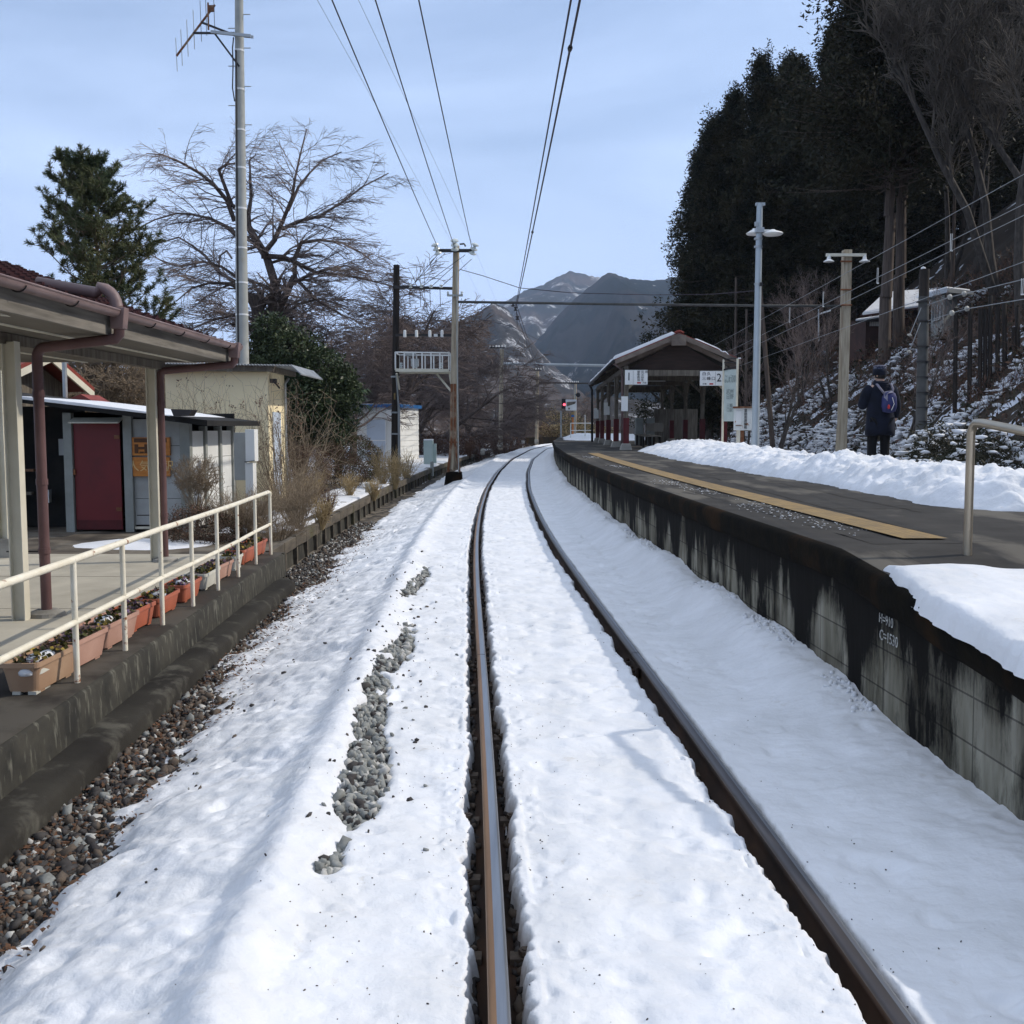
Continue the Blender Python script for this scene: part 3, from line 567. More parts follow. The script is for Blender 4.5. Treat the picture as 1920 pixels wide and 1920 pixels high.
# end ramp wall toward camera is out of the frame; yellow tactile strip
def tactile():
    m = bpy.data.materials.new('yellow_tactile_paving'); m.use_nodes = True; n = m.node_tree.nodes; l = m.node_tree.links.new; b = n['Principled BSDF']; b.inputs['Roughness'].default_value = .8
    tc = n.new('ShaderNodeTexCoord'); v = n.new('ShaderNodeTexVoronoi'); v.inputs['Scale'].default_value = 17; v.inputs['Randomness'].default_value = 0; l(tc.outputs['UV'] if False else tc.outputs['Object'], v.inputs['Vector'])
    nz_ = n.new('ShaderNodeTexNoise'); nz_.inputs['Scale'].default_value = 6; nz_.inputs['Detail'].default_value = 12; nz_.inputs['Roughness'].default_value = .72; l(tc.outputs['Object'], nz_.inputs['Vector'])
    r = n.new('ShaderNodeValToRGB'); r.color_ramp.elements[0].position = .35; r.color_ramp.elements[1].position = .68; q_ = r.color_ramp.elements.new(.80); q_.color = (.10, .085, .06, 1); r.color_ramp.elements[0].color = (.43, .30, .11, 1); r.color_ramp.elements[1].color = (.22, .165, .085, 1); l(nz_.outputs['Fac'], r.inputs[0])
    r2 = n.new('ShaderNodeValToRGB'); r2.color_ramp.elements[0].position = .3; r2.color_ramp.elements[1].position = .45; r2.color_ramp.elements[0].color = (1, 1, 1, 1); r2.color_ramp.elements[1].color = (.6, .55, .5, 1); l(v.outputs['Distance'], r2.inputs[0])
    mu = n.new('ShaderNodeMixRGB'); mu.blend_type = 'MULTIPLY'; mu.inputs[0].default_value = 1; l(r.outputs[0], mu.inputs[1]); l(r2.outputs[0], mu.inputs[2])
    l(mu.outputs[0], b.inputs['Base Color'])
    bp = n.new('ShaderNodeBump'); bp.inputs['Distance'].default_value = .005; bp.invert = True; l(v.outputs['Distance'], bp.inputs['Height']); l(bp.outputs[0], b.inputs['Normal']); return m
MT['tactile'] = tactile()
Yt = np.arange(6.7, 28.5, .15)
sheet('tactile_strip', c_(2.20), c_(2.50), lambda Y: ztop(Y)+.009, lambda Y: ztop(Y)+.009, MT['tactile'], 6, Yt)
# painted clearance figures on the wall
def wall_text(s, Y_, z, size):
    x = float(cx(Y_))+1.594; dx = float(cx(Y_+.2)-cx(Y_-.2))/.4
    txt(s, size, MT['greyink2'], plat, (x, Y_, z), (PI/2, 0, -PI/2-math.atan(dx)), 'painted_figures', sx=.9, depth=.001)
MT['greyink2'] = M('faded_white_paint', (.55, .55, .50), (.2, .2, .2), 40, .9, lo=.42, hi=.58)
wall_text('H=910', 5.46, .605, .075); wall_text('C=1530', 5.42, .515, .082)
# cracks and patches in the asphalt, thin sheets
MT['crack'] = M('asphalt_crack', (.03, .028, .026), None, 3, .95)
rr = random.Random(3)
for (u0, y0, u1, y1) in [(1.9, 6.5, 6.0, 6.62), (1.9, 9.4, 3.9, 9.2), (2.55, 7.2, 3.1, 20), (1.9, 12.8, 3.8, 12.5), (2.0, 17.5, 3.6, 17.9), (3.3, 8.9, 3.45, 14), (2.0, 23, 3.7, 22.6)]:
    m_ = MB(); n = 24; pts = []
    for i in range(n+1):
        t = i/n; Y_ = y0+(y1-y0)*t+rr.uniform(-.03, .03); u = u0+(u1-u0)*t+rr.uniform(-.03, .03); pts.append((float(cx(Y_))+u, Y_, float(ztop(Y_))+.007))
    for a, b in zip(pts[:-1], pts[1:]):
        d = Vector(b)-Vector(a); pn = Vector((-d.y, d.x, 0)).normalized()*.008; m_.add([Vector(a)-pn, Vector(a)+pn, Vector(b)+pn, Vector(b)-pn], [(3, 2, 1, 0)])
    m_.build('asphalt_crack', MT['crack'], plat)
# ---- shovelled snow heap on the platform
def heap(name, label, ys_, front, back, hmax, seed, lump=1.0, parent=None):
    T = np.linspace(-.12, 1.1, 60); Yy, Tt = np.meshgrid(ys_, T, indexing='ij')
    f = front(Yy)+.14*fbm(Yy*1.3, Yy*0, 4, seed)+.05*fbm(Yy*6, Yy*0, 3, seed+1); bk = back(Yy)+.1*fbm(Yy*1.1, Yy*0+5, 3, seed+2)
    Xx = f+(bk-f)*Tt
    prof = np.clip(np.sin(np.clip(Tt, 0, 1)*PI), 0, 1)**.62
    hn = hmax(Yy)*(1+.35*fbm(Xx*1.3, Yy*1.3, 4, seed+3))
    lumps = lump*(.14*np.abs(fbm(Xx*3.2, Yy*3.2, 4, seed+4))+.05*(1-np.abs(fbm(Xx*8, Yy*8, 4, seed+5))*2))
    z = ztop(Yy)+prof*(hn+lumps)-.03*(1-prof)-.02
    return z, Xx, Yy
ys_ = np.arange(8.7, 33, .05)
z, Xx, Yy = heap('h', '', ys_, lambda Y: np.interp(Y, [8.6, 9, 9.6, 11.4, 14, 16, 18.7, 23, 31, 33], [5.6, 4.3, 3.95, 4.05, 3.98, 3.8, 3.85, 3.65, 3.85, 4.2]),
                 lambda Y: np.interp(Y, [8.6, 9.5, 12, 16, 20, 28, 33], [6.0, 5.6, 5.5, 5.5, 5.7, 6.6, 7.4]), lambda Y: .27*ss(8.6, 9.6, Y)*(1-ss(31.5, 33, Y)), 71)
o = grid('snow_heap', Xx, Yy, z, SNOW, origin=(4.6, 15, .91)); tag(o, 'long lumpy heap of shovelled snow along the middle of the platform', 'snow heap')
# smooth snow patch on the ramp, overhanging the wall
Yy, Tt = np.meshgrid(np.arange(.9, 5.62, .02), np.linspace(0, 1, 110), indexing='ij')
u0 = 1.50+.10*ss(4.8, 5.6, Yy)+.03*fbm(Yy*6, Yy*0, 3, 81)+.012*fbm(Yy*22, Yy*0, 2, 82)
u1 = np.interp(Yy, [0, 3, 4.5, 5.3, 5.54, 5.62], [4.4, 4.0, 3.3, 2.6, 1.95, 1.62])+.05*fbm(Yy*2, Yy*0, 3, 83)
u = u0+(u1-u0)*Tt
e = np.minimum((u-u0)/.10, (u1-u)/.22); e = np.minimum(e, (5.61-Yy)/.25); pr = np.sqrt(np.clip(1-(1-np.clip(e, 0, 1))**2, 0, 1))
z = ztop(Yy)-.02+pr*(np.maximum(.075, .10+.055*fbm(u*1.5, Yy*1.5, 4, 84))+.008*fbm(u*6, Yy*6, 3, 85))
z = z-.03*np.clip(1-(u-u0)/.04, 0, 1)
o = grid('snow_patch', cx(Yy)+u, Yy, z, SNOW, origin=(2.6, 4, .8)); tag(o, 'smooth rounded snow left on the platform ramp by the steel handrail', 'snow patch')
# thin frozen crumbs near the tactile strip
n = 420; Y_ = RNG.choice([7.7, 8.4, 9.3, 11.8, 13.5, 19, 25], n)+RNG.normal(0, .45, n); u_ = RNG.normal(2.02, .10, n)
tag(rocks('snow_crumbs', np.stack([cx(Y_)+u_, Y_, ztop(Y_)+.006], -1), RNG.uniform(.003, .009, n)*(1+Y_*.03), SNOW, flat=.2, rot=False, jit=.5), 'thin frozen snow crumbs scattered on the asphalt beside the yellow strip', 'snow crumbs', kind='stuff')
# far snow over the platform beyond the shelter
def farsnow():
    Yy, Tt = np.meshgrid(np.arange(50, 88, .4), np.linspace(0, 1, 26), indexing='ij')
    u = 1.9+(back_edge(Yy)-2.0)*Tt; z = ztop(Yy)-.05+.22*ss(52, 62, Yy)*ss(0, .12, Tt)+.10*fbm(u*.9, Yy*.5, 3, 88)
    return grid('snow_on_platform', cx(Yy)+u, Yy, z, SNOW, origin=(4, 60, .9))
tag(farsnow(), 'undisturbed snow covering the far end of the platform beyond the shelter', 'snow')
# lumps at the foot of the wall
n = 800; Y_ = np.exp(RNG.uniform(np.log(5.5), np.log(40), n)); Y_ = Y_[fbm(Y_*1.5, Y_*0, 2, 77) > -.1]; n = len(Y_); u_ = 1.58-np.abs(RNG.normal(0, .055, n))
tag(rocks('snow_lumps', np.stack([cx(Y_)+u_, Y_, snow_z(u_, Y_)+.0], -1), RNG.uniform(.006, .028, n), SNOW, smooth=True), 'small lumps of fallen snow along the foot of the platform wall', 'snow lumps', kind='stuff')
# ================================================================ left platform
lp = thing('station_forecourt', 'low pale concrete station floor with a dark mossy kerb wall and a lower step', 'concrete floor', (-3.2, 8, -.4))
MT['slab'] = M('pale_worn_concrete', (.48, .44, .35), (.38, .345, .275), 1.6, .8, .004, c3=(.29, .26, .20), s3=.6, lo3=.5, hi3=.75)
MT['mosswall'] = M('mossy_kerb_wall', (.050, .046, .036), (.020, .019, .016), 3.0, .95, .02, bscale=45, c3=(.15, .145, .115), s3=16, st3=(1, 1, .28), lo3=.55, hi3=.75)
MT['stepdark'] = M('dark_step_concrete', (.040, .037, .031), (.020, .018, .016), 1.3, .9, .03, bscale=38, spec=.1, c3=(.085, .08, .066), s3=3.5, lo3=.54, hi3=.68)
MT['dampkerb'] = M('damp_brown_concrete', (.042, .034, .026), (.024, .020, .016), 1.5, .85, .02, c3=(.07, .062, .05), s3=1.2)
Yl = np.arange(-1, 13.41, .2); Yl[-1] = 13.4
def lsheet(name, prof, mat, ny=Yl, abs_x=None, cap=True):
    pr = np.array(prof); Yy, Kk = np.meshgrid(ny, np.arange(len(pr)), indexing='ij')
    u = pr[Kk, 0]; z = pr[Kk, 1]; o = grid(name, cx(Yy)+u+.0015*fbm(Yy*4+Kk, Kk*2., 3, 90), Yy, z+.001*fbm(Yy*3, Kk*1., 3, 91), mat, lp, smooth=False)
    if cap:
        ye = ny[-1]; vs = [(float(cx(ye))+a, float(ye), b) for a, b in prof]; mm = MB(); mm.add(vs, [tuple(range(len(vs)))]); mm.build(name+'_end', mat, lp)
    return o
m_ = MB(); m_.b2((-14, -1, -.3), (-3.62, 13.2, .003)); m_.build('floor_slab', MT['slab'], lp)
lsheet('kerb_wall', [(-4.3, 0.0), (-3.16, 0.0), (-3.10, -.012), (-3.085, -.03), (-3.07, -.30)], [MT['mosswall']], cap=False)
lsheet('kerb_top', [(-4.25, .0015), (-3.16, .0015), (-3.11, -.008)], MT['dampkerb'], cap=False)
Yl2 = np.arange(-1, 12.9, .2)
lsheet('lower_step', [(-3.12, -.265), (-2.93, -.27), (-2.87, -.285), (-2.85, -.31), (-2.84, -.52)], MT['stepdark'], Yl2, cap=False)
m_ = MB(); x = float(cx(12.8)); m_.poly([(x-3.1, 12.8, -.268), (x-2.9, 12.8, -.272), (x-2.85, 12.8, -.3), (x-2.845, 12.8, -.5), (x-3.1, 12.8, -.5)], (-.1, .14, 0)); m_.build('step_end', MT['mosswall'], lp)
m_ = MB(); x = float(cx(13.4)); m_.b2((x-4.3, 13.33, -.5), (x-3.085, 13.42, -.004)); m_.build('kerb_end', MT['mosswall'], lp)
# slab joints
m_ = MB()
for y in (3.2, 5.2, 7.2, 9.2, 11.2): m_.b2((-9, y-.004, .0035), (-3.66, y+.004, .0045))
m_.build('slab_joint', MT['crack'], lp)
# timber-look concrete beam fence continuing along the track
bf = thing('beam_fence', 'low weathered concrete beam on stubby posts running beside the track', 'low fence', (-3.4, 30, -.3))
Yf = np.concatenate([np.arange(13.5, 40, .9), np.arange(40, 74, 1.5)])
def fu(Y): return cx(Y)-3.32-.0*Y
for nm_, pr_, mt_ in (('earth_face', [(-3.36, -.085), (-3.345, -.12), (-3.33, -.47)], MT['mosswall']), ('earth_top', [(-3.85, -.075), (-3.36, -.085)], MT['ground'])):
    Ye = np.arange(13.45, 74, .35); Yy, Kk = np.meshgrid(Ye, np.arange(len(pr_)), indexing='ij'); pa_ = np.array(pr_)
    grid(nm_, cx(Yy)+pa_[Kk, 0]+.02*fbm(Yy*3, Kk*1., 3, 95), Yy, pa_[Kk, 1], mt_, bf)
for a, b in zip(Yf[:-1], Yf[1:]):
    m_ = MB(); za = rr.uniform(-.012, .012)
    m_.beam((float(fu(a)), a+.01, -.075+za), (float(fu(b)), b-.01, -.075-za), .09, .17); m_.build('beam', MT['fencewood'] if 'fencewood' in MT else MT.setdefault('fencewood', M('mossy_weathered_beam', (.12, .10, .075), (.06, .05, .038), 3, .95, .03, st=(3, .6, 3), c3=(.07, .07, .02), s3=.8, lo3=.55, hi3=.7)), bf, bevel=.008)
    m_ = MB(); m_.box((float(fu(a))+.0, a+.1, -.31), (.08, .08, .30)); m_.build('stub_post', MT['fencewood'], bf)
for i, (px, py, h) in enumerate([(690, 928, .36), (810, 884, .45)]):
    p = onz(px, py, -.12); m_ = MB(); m_.lathe((p.x, p.y, -.3), [(.075, 0), (.07, h+.1), (.05, h+.13)], 10)
    tag(m_.build('marker_post', MT['greypost'], origin=(p.x, p.y, -.3)), ['short grey concrete post in the snow just behind the low beam fence', 'short leaning grey concrete post beside the low beam fence near the rusty gantry leg'][i], 'post')
# ================================================================ canopy
def quadgrid(): pass
can = thing('station_canopy', 'cream posted station canopy with dark red tin roof and mauve gutter', 'canopy', (-4.3, 9, 0))
EX, EZ = -3.42, 2.60; Y0, Y1 = 1.5, 12.7; SL = .36
def roofz(X): return EZ+.03+(EX-X)*SL
m_ = MB()
nrow = 13
for i in range(nrow):                              # stepped courses of tin tiles
    xa = EX+.06-i*.25; xb = xa-.27
    za = roofz(xa)+.028; zb = roofz(xb)+.004
    m_.poly([(xa, Y0, za-.03), (xa, Y0, za), (xb, Y0, zb), (xb, Y0, zb-.03)], (0, Y1-Y0+.12, 0))
for k in range(38):                                # little upturned tile ends at each lap
    y = Y0+.15+k*.3
    for i in range(nrow): 
        xa = EX+.06-i*.25; m_.box((xa-.02, y+(.15 if i % 2 else 0), roofz(xa)+.036), (.05, .05, .022))
m_.build('roof_tiles', MT['tile'], can)
m_ = MB(); m_.b2((EX-.02, Y0, EZ-.17), (EX-.055, Y1, EZ-.005)); m_.poly([(EX-.05, Y1, EZ-.15), (EX-.05, Y1, EZ), (-6.5, Y1, roofz(-6.5)-.06), (-6.5, Y1, roofz(-6.5)-.20)], (0, -.035, 0)); m_.build('fascia_board', MT['fascia'], can, bevel=.004)
m_ = MB(); m_.b2((EX-.055, Y0, EZ-.165), (-6.5, Y1-.05, EZ-.14)); m_.build('soffit', M('weathered_soffit', (.17, .15, .12), (.10, .088, .07), 1.5, .9, .006, st=(1, .3, 1)), can)
m_ = MB()
for x in (-3.9, -4.5, -5.2): m_.b2((x-.02, Y0, EZ-.175), (x+.02, Y1-.08, EZ-.163))
m_.build('soffit_batten', MT['cream'], can)
m_ = MB(); m_.b2((-4.33, Y0, EZ-.26), (-4.23, Y1-.1, EZ-.17)); m_.build('eaves_beam', MT['wood_grey'], can)
# half-round gutter with hangers
m_ = MB(); n = 9; vs = []; R_ = .055
for j, y in enumerate((Y0, Y1+.05)):
    for rr_ in (R_, R_-.006):
        for k in range(n): a = PI+PI*k/(n-1); vs.append((EX+.045+rr_*math.cos(a), y, EZ+.03+rr_*math.sin(a)))
fs = []
for k in range(n-1): fs += [(k, k+1, 2*n+k+1, 2*n+k), (n+k+1, n+k, 3*n+k, 3*n+k+1)]
fs += [(0, 2*n, 3*n, n), (n-1, 2*n-1, 4*n-1, 3*n-1)]; m_.add(vs, fs)
m_.lathe((EX+.045, Y1+.05, EZ+.03), [(.01, 0), (R_, 0), (R_, .012)], 16, axis=(0, 1, 0))
m_.tube([(EX+.10, Y0, EZ+.035), (EX+.10, Y1+.05, EZ+.035)], .008, 6)
m_.build('gutter', MT['gutter'], can, smooth=True, auto=True)
for k in range(13):
    y = 2.0+k*.85; m_ = MB(); m_.tube([(EX+.045+(R_+.007)*math.cos(a), y, EZ+.03+(R_+.007)*math.sin(a)) for a in np.linspace(PI*.98, PI*1.9, 9)], .0055, 5); m_.build('gutter_hanger', MT['darksteel'], can)
# posts: H-section steel
def hpost(x, y, zt, name='post'):
    m_ = MB(); h = zt; w_ = .105; t = .009
    for s_ in (-1, 1): m_.b2((x+s_*w_/2-t/2, y-.05, 0), (x+s_*w_/2+t/2, y+.05, h))
    m_.b2((x-w_/2+t/2, y-.004, .001), (x+w_/2-t/2, y+.004, h-.001)); return m_.build(name, MT['cream'], can)
for (px, py) in ((40, 1162), (294, 1053)):
    p = onz(px, py, .003); hpost(p.x, p.y, 2.36)
    if px < 100: m_ = MB(); m_.poly([(p.x-.06, p.y-.03, 2.36), (p.x-.34, p.y-.03, 2.36), (p.x-.08, p.y-.03, 2.12), (p.x-.06, p.y-.03, 2.12)], (0, .06, 0)); m_.build('knee_brace', MT['cream'], can)
hpost(-6.42, 12.9, 2.4)
m_ = MB(); m_.b2((-6.62, 12.82, 0), (-6.30, 13.0, .24)); m_.build('post_footing', MT['concrete'], can)
m_ = MB(); m_.tube([(-6.33, 12.0, 1.6), (-6.33, 12.0, 2.42)], .04, 10); m_.build('dark_stub_pipe', MT['maroon'], can)
# downpipes
def downpipe(xb, yb, xh, yh, zh, rnd=.045, zk=2.30):
    m_ = MB(); pts = [(xb, yb, 0.02), (xb, yb, zk-.06)]
    for k in range(1, 5): t = k/5; pts.append((xb+(.09)*t*t, yb, zk-.06+.09*math.sin(t*PI/2)))
    pts += [(xh-.02, yh, zh-.20), (xh, yh, zh-.17), (xh+.005, yh, zh-.1)]
    m_.tube(pts, rnd, 14); o = m_.build('downpipe', MT['pipe'], can, smooth=True, auto=True)
    m_ = MB(); m_.poly([(xh-.05, yh-.055, zh-.12), (xh+.055, yh-.055, zh-.12), (xh+.075, yh-.055, zh+.06), (xh-.06, yh-.055, zh+.06)], (0, .11, 0)); m_.build('rain_hopper', MT['gutter'], can, bevel=.006)
    for z in (.55, 1.15, 1.9):
        m_ = MB(); m_.tube([(xb, yb, z), (xb, yb, z+.05)], rnd+.006, 14); m_.build('pipe_collar', MT['pipe'], can)
    m_ = MB(); m_.lathe((xb, yb, 0.0), [(.16, .0), (.15, .035), (.09, .06)], 18); m_.build('pipe_base', MT['concrete'], can)
    m_ = MB(); m_.beam((xb, yb, .57), (xb-.32, yb-.02, .57), .012, .012); m_.build('pipe_bracket', MT['darksteel'], can)
p = onz(88, 1155, 0); downpipe(p.x, p.y, EX+.06, p.y, EZ)
p = onz(326, 1046, 0); downpipe(p.x, 12.5, EX+.06, 12.5, EZ)
m_ = MB(); y = onz(88, 1155, 0).y
pts = [(EX-.62, y, roofz(EX-.62)+.02), (EX-.12, y, roofz(EX-.1)+.12)]+[(EX-.12+.17*math.sin(a), y, EZ+.235-.05-.17*(1-math.cos(a))+.05) for a in np.linspace(.2, PI/2, 6)]+[(EX+.06, y, EZ+.05)]
m_.tube(pts, .05, 14); m_.build('upper_downpipe', MT['gutter'], can, smooth=True)
m_ = MB(); a = at(222, 632, 10.2); b = at(293, 666, 12.3); c = at(372, 646, 12.55); m_.tube([a, b], .011, 6); m_.tube([b, c], .011, 6); m_.build('tie_rod', MT['cream'], can)
m_ = MB(); a = at(0, 590, 7.2); b = at(190, 606, 10.4); m_.tube([a, b], .010, 6); m_.build('conduit', MT['cream'], can)
# ================================================================ railing
rl = thing('handrail', 'white rusty pipe railing with two rails along the kerb of the station floor', 'railing', (-3, 9, 0))
base = [(145, 1280), (235, 1220), (305, 1172), (362, 1137), (409, 1107), (447, 1082), (480, 1058), (508, 1040)]
bp_ = [onz(*q, 0.0) for q in base]
P0 = bp_[0]; d0 = (bp_[1]-bp_[0]); bp_ = [P0-d0*2.5, P0-d0*1.4]+bp_
PZ = lambda p: .80+.012*(p.y-6.5)/6
top = [p+Vector((0, 0, PZ(p))) for p in bp_]
for i, p in enumerate(bp_):
    m_ = MB(); m_.tube([p, p+Vector((0, 0, PZ(p)-.015))], .0195, 12); m_.build('post', MT['white_rust'], rl, smooth=True, auto=True)
m_ = MB(); e = top[-1]; m_.tube(top[:-1]+[e+Vector((-.01, -.05, 0)), e+Vector((0, -.006, -.012)), e+Vector((0, 0, -.05))], .024, 12); m_.build('top_rail', MT['white_rust'], rl, smooth=True, auto=True)
m_ = MB(); m_.tube([p+Vector((.0, 0, .395)) for p in bp_], .021, 12); m_.build('middle_rail', MT['white_rust'], rl, smooth=True, auto=True)
# ================================================================ planters
def planter(name, mat_, label, x, y, L_=.62, W_=.24, H_=.19, seed=0, ang=0, snow=False, grp='plastic flower troughs along the railing'):
    t = thing(name, label, 'planter', (x, y, .006), grp); rz = random.Random(seed)
    R3 = Matrix.Rotation(ang, 3, 'Z')
    def T(v): return R3 @ Vector(v)+Vector((x, y, .006))
    m_ = MB(); n = 20
    def ring(l, w_, z, rad=.04):
        pts = []
        for cx_, cy_, a0 in ((l/2-rad, w_/2-rad, 0), (-l/2+rad, w_/2-rad, PI/2), (-l/2+rad, -w_/2+rad, PI), (l/2-rad, -w_/2+rad, 1.5*PI)):
            for k in range(5): a = a0+k*PI/8; pts.append(T((-(cy_+rad*math.sin(a)), cx_+rad*math.cos(a), z)))
        return pts
    rs = [ring(L_*.86, W_*.74, .012), ring(L_*.96, W_*.92, H_-.03), ring(L_*1.0, W_*1.0, H_-.03), ring(L_*1.0, W_*1.0, H_), ring(L_*.95, W_*.9, H_), ring(L_*.93, W_*.86, H_-.035)]
    vs = sum(rs, []); fs = []
    for i in range(len(rs)-1):
        for k in range(n): fs.append((i*n+k, i*n+(k+1) % n, (i+1)*n+(k+1) % n, (i+1)*n+k))
    fs.append(tuple(range(n))[::-1]); m_.add(vs, fs)
    for s_ in (-1, 1):
        for q in (-1, 1): m_.box(T((q*W_*.24, s_*L_*.3, .0)), (.05, .08, .03), R3)
    m_.build('trough', mat_, t)
    m_ = MB(); r5 = ring(L_*.94, W_*.87, H_-.04); m_.add(r5, [tuple(range(n))]); m_.build('soil', MT['soil'], t)
    rng = np.random.default_rng(seed); k = 130
    ps = np.array([T((rz.uniform(-.4, .4)*W_*.9, rz.uniform(-.44, .44)*L_, H_-.03+rz.uniform(0, .055))) for _ in range(k)])
    dr = rng.normal(size=(k, 3)); dr[:, 2] = np.abs(dr[:, 2]); V = []; 
    for p_, d_ in zip(ps, dr):
        d_ = d_/np.linalg.norm(d_); s_ = rng.uniform(.012, .028); a_ = np.cross(d_, [.3, .2, 1]); a_ /= np.linalg.norm(a_); b_ = np.cross(d_, a_)
        V += [p_-a_*s_, p_-b_*s_*.8, p_+a_*s_, p_+b_*s_*.8]
    Fc = np.arange(4*k).reshape(-1, 4); mi_ = rng.choice([0, 0, 1, 1, 1, 2] if seed % 2 else [0, 0, 0, 1, 2], k)
    np_mesh('pansies', V, Fc, [MT['greenshrub'], MT['petal'], MT['petal2']], t, mi=mi_)['kind'] = 'stuff'
    if snow:
        m_ = MB(); cxx, cyy = rz.uniform(-.02, .02), rz.uniform(-.15, -.05)
        for q in range(5):
            c = T((cxx+rz.uniform(-.04, .04), cyy+q*.035, H_-.01)); m_.lathe(c, [(.045, -.02), (.05, .0), (.038, .018), (.012, .026)], 9)
        m_.build('snow_remnant', SNOW, t, smooth=True)
    return t
pots = [('whitepot', 'small round white pot with snow at the near end of the trough row', (4, 1303), .22, .20, .15),
 ('beigepot', 'beige brown trough with a snow ring, nearest in the row', (44, 1290), .62, .25, .20),
 ('pinkpot', 'faded pink trough with yellow flowers, second large one from the near end', (112, 1250), .66, .25, .20),
 ('pinkpot', 'faded pink trough with purple flowers just behind the first railing post', (172, 1208), .66, .25, .19),
 ('terracotta', 'orange trough with purple pansies just past the pink ones', (225, 1180), .52, .23, .18),
 ('terracotta', 'orange trough with white snow and yellow pansies in the middle of the row', (268, 1152), .60, .24, .17),
 ('terracotta', 'orange trough with bare soil beside the third railing post', (315, 1125), .60, .24, .17),
 ('whitepot', 'off-white trough nearly empty beside the fourth railing post', (352, 1102), .62, .24, .17),
 ('pinkpot', 'pinkish beige trough full of purple flowers', (384, 1086), .60, .23, .17),
 ('whitepot', 'small off-white pot between the pinkish and the far orange troughs', (411, 1068), .35, .22, .16),
 ('terracotta', 'orange trough with low soil, second from the far end', (430, 1056), .62, .24, .18),
 ('terracotta', 'orange trough crowded with purple pansies at the far end', (460, 1043), .70, .24, .18)]
rx = lambda y: float(np.interp(y, [q.y for q in bp_], [q.x for q in bp_]))
for i, (mt, lb, (px, py), l_, w_, h_) in enumerate(pots):
    p = onz(px, py, .0); y = p.y+ (0.05 if i > 1 else .1)
    planter('flower_trough', MT[mt], lb, rx(y)-.21, y, l_, w_, h_, seed=i+1, ang=rr.uniform(-.03, .05), snow=i in (0, 1, 3, 5, 6))
# ================================================================ grey shed with red door
sh = thing('shed', 'low grey cement panel shed with a dark red door and snow on its flat roof', 'shed', (-6.5, 17, -.1))
YS = 17.0; XL, XR = -9.2, -5.33; GZ = -.1
def fp(px, py, Y=YS): p = at(px, py, Y); return p
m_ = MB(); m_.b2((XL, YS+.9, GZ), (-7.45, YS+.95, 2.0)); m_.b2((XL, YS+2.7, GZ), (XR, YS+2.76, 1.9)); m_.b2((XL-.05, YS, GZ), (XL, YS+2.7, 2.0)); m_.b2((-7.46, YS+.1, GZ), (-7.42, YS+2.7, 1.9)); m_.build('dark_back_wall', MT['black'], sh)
for px0, px1 in ((119, 135), (231, 247)):
    a = fp(px0, 778); b = fp(px1, 778); m_ = MB(); m_.b2((a.x, YS-.05, GZ), (b.x, YS+.07, 1.88)); m_.build('door_post', MT['greypost'], sh, bevel=.005)
a = fp(137, 790); b = fp(230, 992); m_ = MB(); m_.b2((a.x, YS, -.06), (b.x, YS+.04, 1.74)); d_o = m_.build('door', MT['redpaint'], sh)
m_ = MB(); p = fp(141, 885); m_.box((p.x, YS-.02, p.z), (.03, .04, .09)); m_.build('latch', MT['rust'], d_o)
for z_ in (.25, 1.45): m_ = MB(); m_.b2((b.x-.09, YS-.012, z_), (b.x-.0, YS+.0, z_+.06)); m_.build('hinge', MT['rust'], d_o)
m_ = MB(); m_.b2((a.x+.02, YS-.006, -.05), (b.x-.02, YS-.001, .10)); m_.build('kick_board', MT['maroon'], d_o)
m_ = MB(); a = fp(134, 791, 16.9); b = fp(226, 782, 16.9); m_.poly([(a.x, YS-.02, 1.80), (a.x+.0, YS-.25, 1.72), (a.x+.02, YS-.25, 1.705), (a.x+.02, YS-.02, 1.785)], (b.x-a.x, 0, .0)); m_.build('door_hood', MT['cream'], sh)
# front panels right of the door
a = fp(248, 790); 
for k in range(4):
    m_ = MB(); m_.b2((a.x, YS+.02, GZ+.12+k*.44), (XR-.18, YS+.05, GZ+.12+(k+1)*.44-.008)); m_.build('wall_panel', MT['greyblock'], sh)
m_ = MB(); m_.b2((a.x, YS-.02, GZ+.05), (XR-.1, YS+.02, GZ+.09)); m_.build('base_trim', MT['cream'], sh)
m_ = MB(); m_.b2((a.x+.02, YS+.03, GZ), (XR-.1, YS+.10, GZ+.05)); m_.build('plinth_gap', MT['black'], sh)
m_ = MB(); m_.b2((XR-.17, YS-.03, GZ), (XR, YS+.12, 1.72)); m_.build('corner_post', MT['greypost'], sh, bevel=.005)
for k, yy in enumerate((17.85, 18.75, 19.6)):
    m_ = MB(); m_.b2((XR-.10, yy-.06, GZ), (XR+.02, yy+.06, 1.66)); m_.build('side_post', MT['greypost'], sh, bevel=.005)
for k, (y0, y1) in enumerate(((17.13, 17.78), (17.92, 18.68), (18.82, 19.53))):
    for q in range(3):
        m_ = MB(); m_.b2((XR-.05, y0, GZ+.05+q*.58), (XR-.02, y1, GZ+.05+(q+1)*(.58 if q < 2 else .545)-.008)); m_.build('side_panel', MT['whitewall'], sh)  # white side against grey front: sun and shade put into the colours
